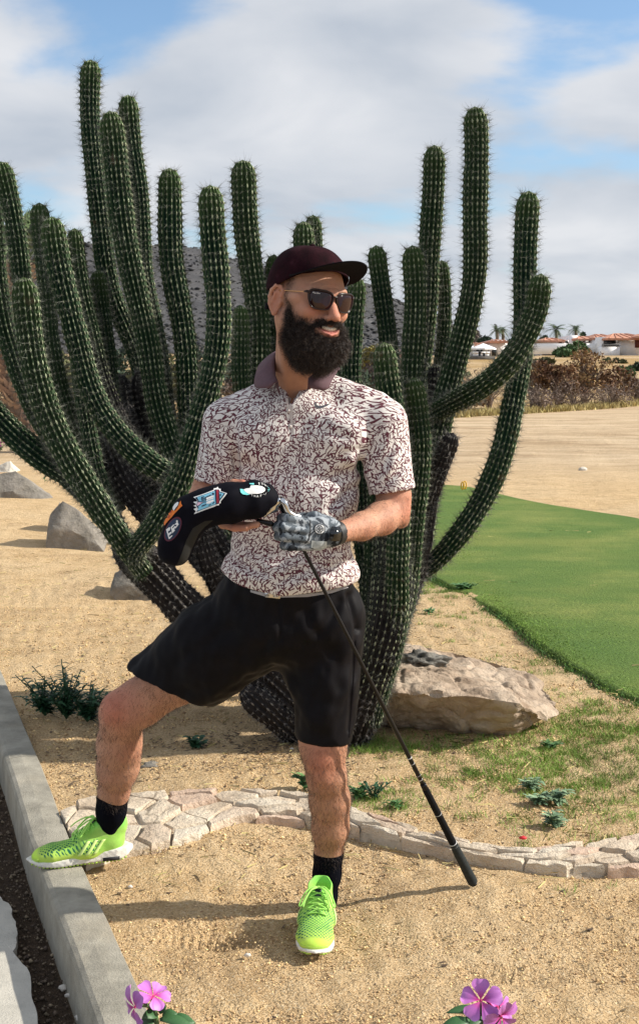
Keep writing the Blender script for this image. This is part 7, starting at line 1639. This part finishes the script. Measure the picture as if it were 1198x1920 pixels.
# ---- glove and watch
def glove():
    m, nt, b = new_mat('camo_glove'); t = NT(nt); p = t.coord(); n = t.noise(p, 34, 3, .5, .6); c = t.ramp(n, (.0, (.012, .016, .022)), (.42, (.012, .016, .022)), (.43, (.10, .12, .14)), (.54, (.10, .12, .14)), (.55, (.30, .33, .36)), (.64, (.30, .33, .36)), (.65, (.055, .065, .08)))
    t.l(c, b.inputs['Base Color']); b.inputs['Roughness'].default_value = .75; b.inputs['Specular IOR Level'].default_value = .2; t.l(t.bump(t.noise(p, 140, 4), .5, .002), b.inputs['Normal'])
    v = Vol(*bb([P(640, 1000, 3.25), P(505, 950, 3.1), P(505, 1050, 3.1)], (.03, .05, .03)), .0026); left_hand(v, .0022)
    e = P(634, 999, 3.2); ax = (WRL - P(600, 1000, 3.165)).normalized(); v.c(Prim(lambda X, Y, Z: -((X - e.x) * ax.x + (Y - e.y) * ax.y + (Z - e.z) * ax.z) - .004, A3(e) - .06, A3(e) + .09), .002)
    for i in range(3): a = (LK[i] + LK[i + 1]) / 2; b_ = (LP[i] + LP[i + 1]) / 2; off = Vector((0, -.014, 0)); v.c(ecap(a + off, b_ + off, .0032, .0032), .002)
    V, Q = v.mesh(); o = pm('glove', V, Q, m); bv = bvh_of(V, Q); md = simple('glove_black', (.02, .022, .025), .6, .1); mw = simple('glove_white', (.75, .76, .76), .5, .05)
    cx, cy = 599, 992
    circ = lambda r, n=28: [(cx + r * math.cos(2 * PI * k / n), cy + r * math.sin(2 * PI * k / n)) for k in range(n)]
    decal('badge', [circ(10.5)], bv, md, o, .0010, 6); decal('badge_face', [circ(8.8)], bv, mw, o, .0018, 6)
    ring = []; 
    for k in range(4):
        a = PI / 4 + k * PI / 2; x, y = cx + 3.6 * math.cos(a), cy + 3.6 * math.sin(a); n = 14
        o1 = [(x + 3.0 * math.cos(2 * PI * q / n), y + 3.0 * math.sin(2 * PI * q / n)) for q in range(n)]; i1 = [(x + 1.7 * math.cos(2 * PI * q / n), y + 1.7 * math.sin(2 * PI * q / n)) for q in range(n)]
        for q in range(n): ring.append([o1[q], o1[(q + 1) % n], i1[(q + 1) % n], i1[q]])
    for (x0, y0, x1, y1) in ((cx - 3.5, cy - 7.6, cx + 3.5, cy - 6.4), (cx - 3.5, cy + 6.4, cx + 3.5, cy + 7.6), (cx - 7.6, cy - 3, cx - 6.4, cy + 3), (cx + 6.4, cy - 3, cx + 7.6, cy + 3)): ring.append([(x0, y0), (x1, y0), (x1, y1), (x0, y1)])
    decal('badge_knot', ring, bv, md, o, .0026, 8)
    decal('glove_seam', [[(580, 976), (582, 976), (583, 995), (580, 1012), (572, 1020), (571, 1018), (578, 1011), (581, 995)]], bv, md, o, .0008, 5); decal('glove_tab', [[(584, 1013), (612, 1015), (612, 1030), (596, 1031), (583, 1026)]], bv, simple('glove_tab_cloth', (.42, .47, .48), .6, .3, 120), o, .0016, 5)
glove()
def watch():
    mb = simple('watch_band', (.012, .013, .014), .5); ax = (ELL_ - WRL).normalized(); c = P(631, 1000, 3.195); c2 = c + ax * .004
    v = Vol(*bb([c], .05), .0022); v.u(bothp(ecap(c - ax * .03, c + ax * .04, (.0300, .0265), (.0310, .0270), side=(0, 0, 1)), bothp(Prim(lambda X, Y, Z: np.abs((X - c.x) * ax.x + (Y - c.y) * ax.y + (Z - c.z) * ax.z) - .0125, A3(c) - .05, A3(c) + .05), ell(c, (.05, .05, .05)))), 0); V, Q = v.mesh(); o = pm('wristwatch', V, Q, mb)
    f = P(629, 1001, 3.160); up = Vector((0, 0, 1)); bm = bmesh.new(); bmesh.ops.create_cube(bm, size=1); bmesh.ops.scale(bm, vec=(.031, .012, .036), verts=bm.verts); bmesh.ops.bevel(bm, geom=bm.edges[:], offset=.0035, segments=3, affect='EDGES')
    yaw = math.atan2(ax.y, ax.x) * .55; M = Matrix.Translation(f - Vector(MO)) @ Matrix.Rotation(yaw, 4, 'Z') @ Matrix.Rotation(.12, 4, 'Y'); bmesh.ops.transform(bm, matrix=M, verts=bm.verts); me = bpy.data.meshes.new('watch_case'); bm.to_mesh(me); me.materials.append(simple('watch_glass', (.006, .007, .008), .12, .1, 10, coat=.5)); me.shade_smooth(); link(bpy.data.objects.new('watch_case', me), o)
watch()

# ================================================================ HEAD COVER (held) and GOLF CLUB (held)
def headcover():
    m = simple('black_neoprene', (.0035, .0035, .007), .7, .2, 60, spec=.08, bump=.0006, bscale=500); mi = simple('olive_lining', (.008, .008, .0065), .8, .2, 60)
    O = P(430, 945, 3.13); off = np.array(list(O)); v = Vol(*bb([P(285, 1085, 3.12), P(530, 880, 3.13)], (.02, .08, .02)), .0030); sd = (0, 0, 1)
    pts = [((498, 934, 3.145), (.033, .030)), ((480, 936, 3.14), (.041, .038)), ((430, 943, 3.125), (.045, .042)), ((388, 950, 3.12), (.041, .038)), ((358, 965, 3.115), (.043, .034)), ((340, 993, 3.11), (.038, .028)), ((329, 1025, 3.11), (.036, .027)), ((325, 1040, 3.11), (.034, .026))]
    for (a, ra), (b_, rb) in zip(pts[:-1], pts[1:]): v.u(ecap(P(*a), P(*b_), ra, rb, side=(-.6, 0, .8) if a[0] < 380 else sd), .03)
    v.c(ecap(P(505, 955, 3.14), P(560, 965, 3.15), (.012, .02), (.03, .03), side=sd), .004)
    V, Q = v.mesh(); N = vnormals(V, Q); V = V + N * (snoise(V, .06, 3, 2) * .0012)[:, None]
    o = mesh_np('head_cover', V - off, Q, m, None, True); o.location = O; props(o, 'curved black golf head cover with coloured embroidered patches in his bare hand', 'head cover'); bv = bvh_of(V, Q)
    WH = simple('patch_white', (.82, .82, .80), .7, .03); BL = simple('patch_blue', (.20, .52, .68), .7, .06); NV = simple('patch_navy', (.012, .03, .07), .7, .1); RD = simple('patch_red', (.30, .012, .03), .7, .1); TQ = simple('patch_turquoise', (.18, .68, .68), .7, .06); OR = simple('patch_orange', (.80, .19, .02), .7, .15, 200); BU = simple('patch_burgundy', (.10, .012, .03), .7, .1); PK = simple('patch_pink', (.62, .42, .52), .7, .05)
    D = lambda name, polys, mt, lv, fine=4.5: decal(name, polys, bv, mt, o, .0006 + .0007 * lv, fine)
    Z = lambda cx, cy: (355 + cx / 14.97, 905 + cy / 14.97)     # pennant patch close-up to photo pixels
    D('pennant_border', [[Z(*q) for q in ((120, 410), (420, 310), (690, 205), (690, 165), (770, 150), (800, 115), (835, 175), (885, 175), (885, 240), (1065, 300), (1000, 390), (885, 520), (885, 575), (845, 590), (835, 635), (760, 640), (720, 670), (420, 775), (135, 885), (190, 800), (125, 740), (215, 700), (125, 650), (210, 610), (115, 545), (235, 525), (190, 460))]], WH, 0)
    D('pennant_edge', [[Z(*q) for q in ((165, 430), (700, 235), (725, 200), (840, 200), (860, 255), (1020, 305), (860, 510), (840, 590), (700, 625), (205, 825), (260, 745), (200, 650), (250, 520))]], NV, 1)
    D('pennant_field', [[Z(*q) for q in ((230, 420), (720, 245), (745, 600), (250, 790), (270, 690), (225, 640), (280, 520))]], BL, 2); D('pennant_point', [[Z(*q) for q in ((850, 285), (975, 315), (870, 455))]], BL, 2); D('pennant_band', [[Z(*q) for q in ((765, 215), (830, 210), (835, 570), (775, 585))]], RD, 2)
    D('pennant_gem', [[Z(*q) for q in ((215, 640), (250, 560), (400, 560), (260, 655))]], PK, 3); D('pennant_line', [[Z(*q) for q in ((240, 530), (480, 540), (480, 560), (400, 565), (265, 675), (250, 655), (370, 562), (240, 550))], [Z(*q) for q in ((865, 330), (900, 320), (900, 380), (870, 390))]], NV, 3)
    D('pennant_letter', [[Z(*q) for q in p] for p in (((345, 410), (430, 395), (435, 420), (375, 435), (378, 450), (435, 440), (438, 465), (380, 478), (382, 492), (440, 482), (442, 508), (355, 520)), ((440, 420), (610, 345), (620, 375), (480, 435), (480, 520), (455, 520)), ((350, 650), (480, 605), (488, 630), (360, 685)), ((640, 320), (665, 290), (705, 300), (710, 345), (670, 370)), ((545, 630), (620, 600), (615, 625), (560, 650)), ((650, 590), (710, 530), (720, 560), (670, 605)))], NV, 3)
    D('pennant_script', [[Z(*q) for q in p] for p in (((480, 435), (560, 405), (690, 365), (705, 400), (620, 440), (500, 480), (485, 470)), ((480, 500), (600, 455), (700, 420), (690, 455), (560, 500), (490, 530)), ((485, 560), (560, 520), (690, 480), (700, 520), (580, 590), (490, 600)))], WH, 3)
    Y = lambda cx, cy: (440 + cx / 14.97, 895 + cy / 14.97)
    D('round_patch_figure', [[Y(*q) for q in ((250, 350), (330, 320), (430, 310), (455, 240), (560, 235), (650, 240), (750, 255), (830, 300), (855, 350), (830, 400), (760, 440), (640, 465), (500, 465), (400, 470), (300, 410))]], WH, 1)
    D('round_patch_swirl', [[Y(*q) for q in ((150, 335), (240, 345), (260, 390), (330, 430), (380, 470), (440, 480), (350, 500), (230, 485), (165, 430))], [Y(*q) for q in ((420, 180), (540, 175), (550, 205), (540, 225), (425, 205))]], TQ, 2)
    D('round_patch_seam', [[Y(*q) for q in ((570, 280), (800, 400), (796, 408), (565, 288))]], simple('grey_thread', (.35, .36, .36), .8), 3)
    def word(s, cx, cy, rx, ry, a0, a1, size, mt, name, flip=False):
        for i, ch in enumerate(s):
            a = math.radians(a0 + (a1 - a0) * (i / max(1, len(s) - 1))); x, y = cx + rx * math.cos(a), cy - ry * math.sin(a); tx, ty = -rx * math.sin(a), ry * math.cos(a)
            if not flip: tx, ty = -tx, -ty
            l = math.hypot(tx, ty); tx, ty = tx / l, ty / l; vs, fs = text_geo(ch, size, size * .02)
            if not vs: continue
            w = max(q[0] for q in vs); vs = [(x + (u - w / 2) * tx + (v_ - size * .33) * (ty), y - ((u - w / 2) * ty) + (v_ - size * .33) * (-tx) ) for u, v_ in vs]
            # keep glyph upright: local up = perpendicular of the tangent
            decal(name, None, bv, mt, o, .0022, 6, ready=(vs, fs))
    word('STOP', 482.5, 918.2, 21, 10.5, 82, 32, 5.4, WH, 'patch_letter'); word('LIL', 482.5, 918.2, 21, 10.5, 16, -18, 5.0, TQ, 'patch_letter'); word("THAT'S", 482.5, 918.0, 20, 12.5, 240, 318, 5.2, WH, 'patch_letter', True)
    D('orange_patch', [[(300 + x / 20.2, 930 + y / 20.2) for x, y in ((160, 1020), (200, 940), (240, 830), (210, 850), (280, 760), (330, 690), (380, 620), (480, 520), (520, 560), (600, 540), (700, 400), (720, 330), (790, 180), (815, 300), (860, 370), (760, 460), (640, 590), (560, 670), (440, 820), (330, 930), (180, 1120))]], OR, 0, 3)
    D('orange_patch_figure', [[(300 + x / 20.2, 930 + y / 20.2) for x, y in ((510, 420), (580, 310), (680, 230), (725, 250), (700, 350), (620, 450), (545, 560), (500, 500))]], WH, 1, 3); D('orange_patch_mark', [[(300 + x / 20.2, 930 + y / 20.2) for x, y in ((390, 640), (450, 570), (475, 590), (400, 660))], [(300 + x / 20.2, 930 + y / 20.2) for x, y in ((330, 830), (390, 740), (410, 760), (340, 860))]], RD, 2, 3)
    cx, cy, a = 500, 1255, math.radians(62)
    def ov(f, n=32): return [(300 + (cx + f * (510 * math.cos(q) * math.cos(a) - 255 * math.sin(q) * math.sin(a))) / 20.2, 930 + (cy - f * (510 * math.cos(q) * math.sin(a) + 255 * math.sin(q) * math.cos(a))) / 20.2) for q in [2 * PI * k / n for k in range(n)]]
    D('oval_patch_ring', [ov(1)], BU, 0, 4); D('oval_patch_field', [ov(.87)], NV, 1, 4)
    K = lambda L_: [(300 + x / 20.2, 930 + y / 20.2) for x, y in L_]
    D('oval_patch_lettering', [K(p) for p in (((260, 1270), (380, 1180), (420, 1200), (400, 1300), (330, 1340), (340, 1420), (460, 1340), (470, 1400), (360, 1500), (370, 1560), (480, 1480), (490, 1510), (370, 1640), (345, 1600)), ((430, 1180), (540, 1070), (560, 1110), (480, 1200), (500, 1230), (590, 1130), (610, 1170), (560, 1260), (590, 1300), (490, 1410), (470, 1320)), ((560, 1090), (650, 1000), (625, 950), (660, 910), (695, 940), (690, 1010), (730, 1070), (610, 1230), (590, 1200), (660, 1090)))], WH, 2, 3)
    # lining panel along the inner curve
    D('lining', [[(384, 977), (400, 975), (384, 988), (372, 1002), (362, 1025), (352, 1048), (338, 1066), (330, 1064), (340, 1040), (350, 1012), (362, 990)]], mi, 0, 6)
    g = Geo(); 
headcover()
def club():
    top, end = P(529, 952, 3.165), P(885, 1652, 3.60); O = P(700, 1300, 3.08); r = empty('golf_club', O, 'golf club held by its neck, black shaft pointing down to a dark rubber grip', 'golf club'); d = (end - top); L = d.length; dn = d / L; q = lambda f: tuple(top + d * f - O)
    mk = simple('black_shaft', (.004, .004, .005), .32, .1, 10, spec=.3); mg = simple('rubber_grip', (.008, .008, .009), .8, .15, 80, bump=.0015, bscale=420, spec=.1); mgy = simple('grey_grip_end', (.03, .034, .034), .85, .15, 80, bump=.002, bscale=380, spec=.1); ms = simple('polished_steel', (.62, .62, .62), .16, .05, 10, metal=1.0); mkm = simple('black_steel', (.02, .02, .022), .25, .1, 10, metal=.8); mw = simple('white_print_club', (.6, .6, .6), .5)
    fx = lambda px: (px - 529) / (885 - 529)
    Geo().tube([q(.0), q(.35), q(fx(785))], [.0046, .0052, .0068], 14, 24).build('shaft', mk, r, True)
    Geo().tube([q(fx(781)), q(fx(784)), q(fx(790))], [.0086, .0092, .0090], 14, 6).build('ferrule', mkm, r, True)
    Geo().tube([q(fx(786)), q(fx(815)), q(fx(845))], [.0098, .0105, .0112], 16, 20).build('grip', mg, r, True)
    Geo().tube([q(fx(844)), q(fx(849)), q(fx(865)), q(fx(884)), q(fx(887)), q(fx(887.5))], [.0118, .0128, .0138, .0150, .0148, .011], 18, 24).build('grip_end', mgy, r, True)
    Geo().tube([q(fx(887.6)), q(fx(888.3))], .011, 16).build('butt_cap', mkm, r, True)
    for a, w in ((754, 1.4), (760, .5), (772, .5), (776, 1.2), (812, .5), (843, .8), (846, .4)): Geo().tube([q(fx(a)), q(fx(a + w * .6))], .0069 if a < 780 else (.0108 if a < 830 else .0124), 14).build('band', mw if a not in (772, 776) else ms, r, True)
    # hosel, goose-neck and head tucked under the head cover
    h = Geo(); h.tube([tuple(P(*a) - O) for a in ((538, 968, 3.175), (531, 955, 3.16), (527, 944, 3.150), (524, 934, 3.145))], [.0072, .0078, .0085, .0088], 14, 16); h.build('ferrule_sleeve', mkm, r, True)
    h = Geo(); h.tube([tuple(P(*a) - O) for a in ((527, 936, 3.135), (534, 944, 3.132), (540, 958, 3.135), (550, 966, 3.14), (564, 969, 3.15))], [.0072, .0078, .0066, .0062, .0048], 14, 24); h.build('hosel', ms, r, True)
    v = Vol(*bb([P(485, 985, 3.1), P(535, 920, 3.2)], .02), .0024); v.u(ecap(P(496, 966, 3.15), P(520, 940, 3.145), (.006, .010), (.012, .012)), 0); v.u(ell(P(508, 955, 3.15), (.020, .012, .009)), .008); V, Q = v.mesh(); mesh_np('club_head', V - np.array(list(O)), Q, ms, r, True)
    v = Vol(*bb([P(480, 995, 3.1), P(515, 965, 3.2)], .02), .0024); v.u(ecap(P(484, 976, 3.15), P(508, 982, 3.15), (.005, .01), (.008, .01)), 0); V, Q = v.mesh(); mesh_np('club_sole', V - np.array(list(O)), Q, mkm, r, True)
club()
# ---- tee marker far out on the green
def tee_marker():
    g0 = G(869, 917, .05); r = empty('tee_marker', g0, 'small yellow tee marker of two hoops on the far edge of the green', 'tee marker'); m = simple('yellow_paint', (.75, .42, .02), .5, .1); s = g0.y / FPX
    for dx in (-2.6, 2.6):
        pts = [((dx + 2.8 * math.cos(a)) * s, 0.03 * math.copysign(1, dx), (7 + 7.0 * math.sin(a)) * s) for a in np.linspace(0, 2 * PI, 22)]; Geo().tube(pts, 1.2 * s, 6, cap=False).build('hoop', m, r, True)
tee_marker()
props(lump('divot', G(868, 1082, .018), (.05, .03, .006), simple('divot_soil', (.05, .04, .025), .9), 'dark little divot in the near corner of the green', 'divot', None, 9, 2), )
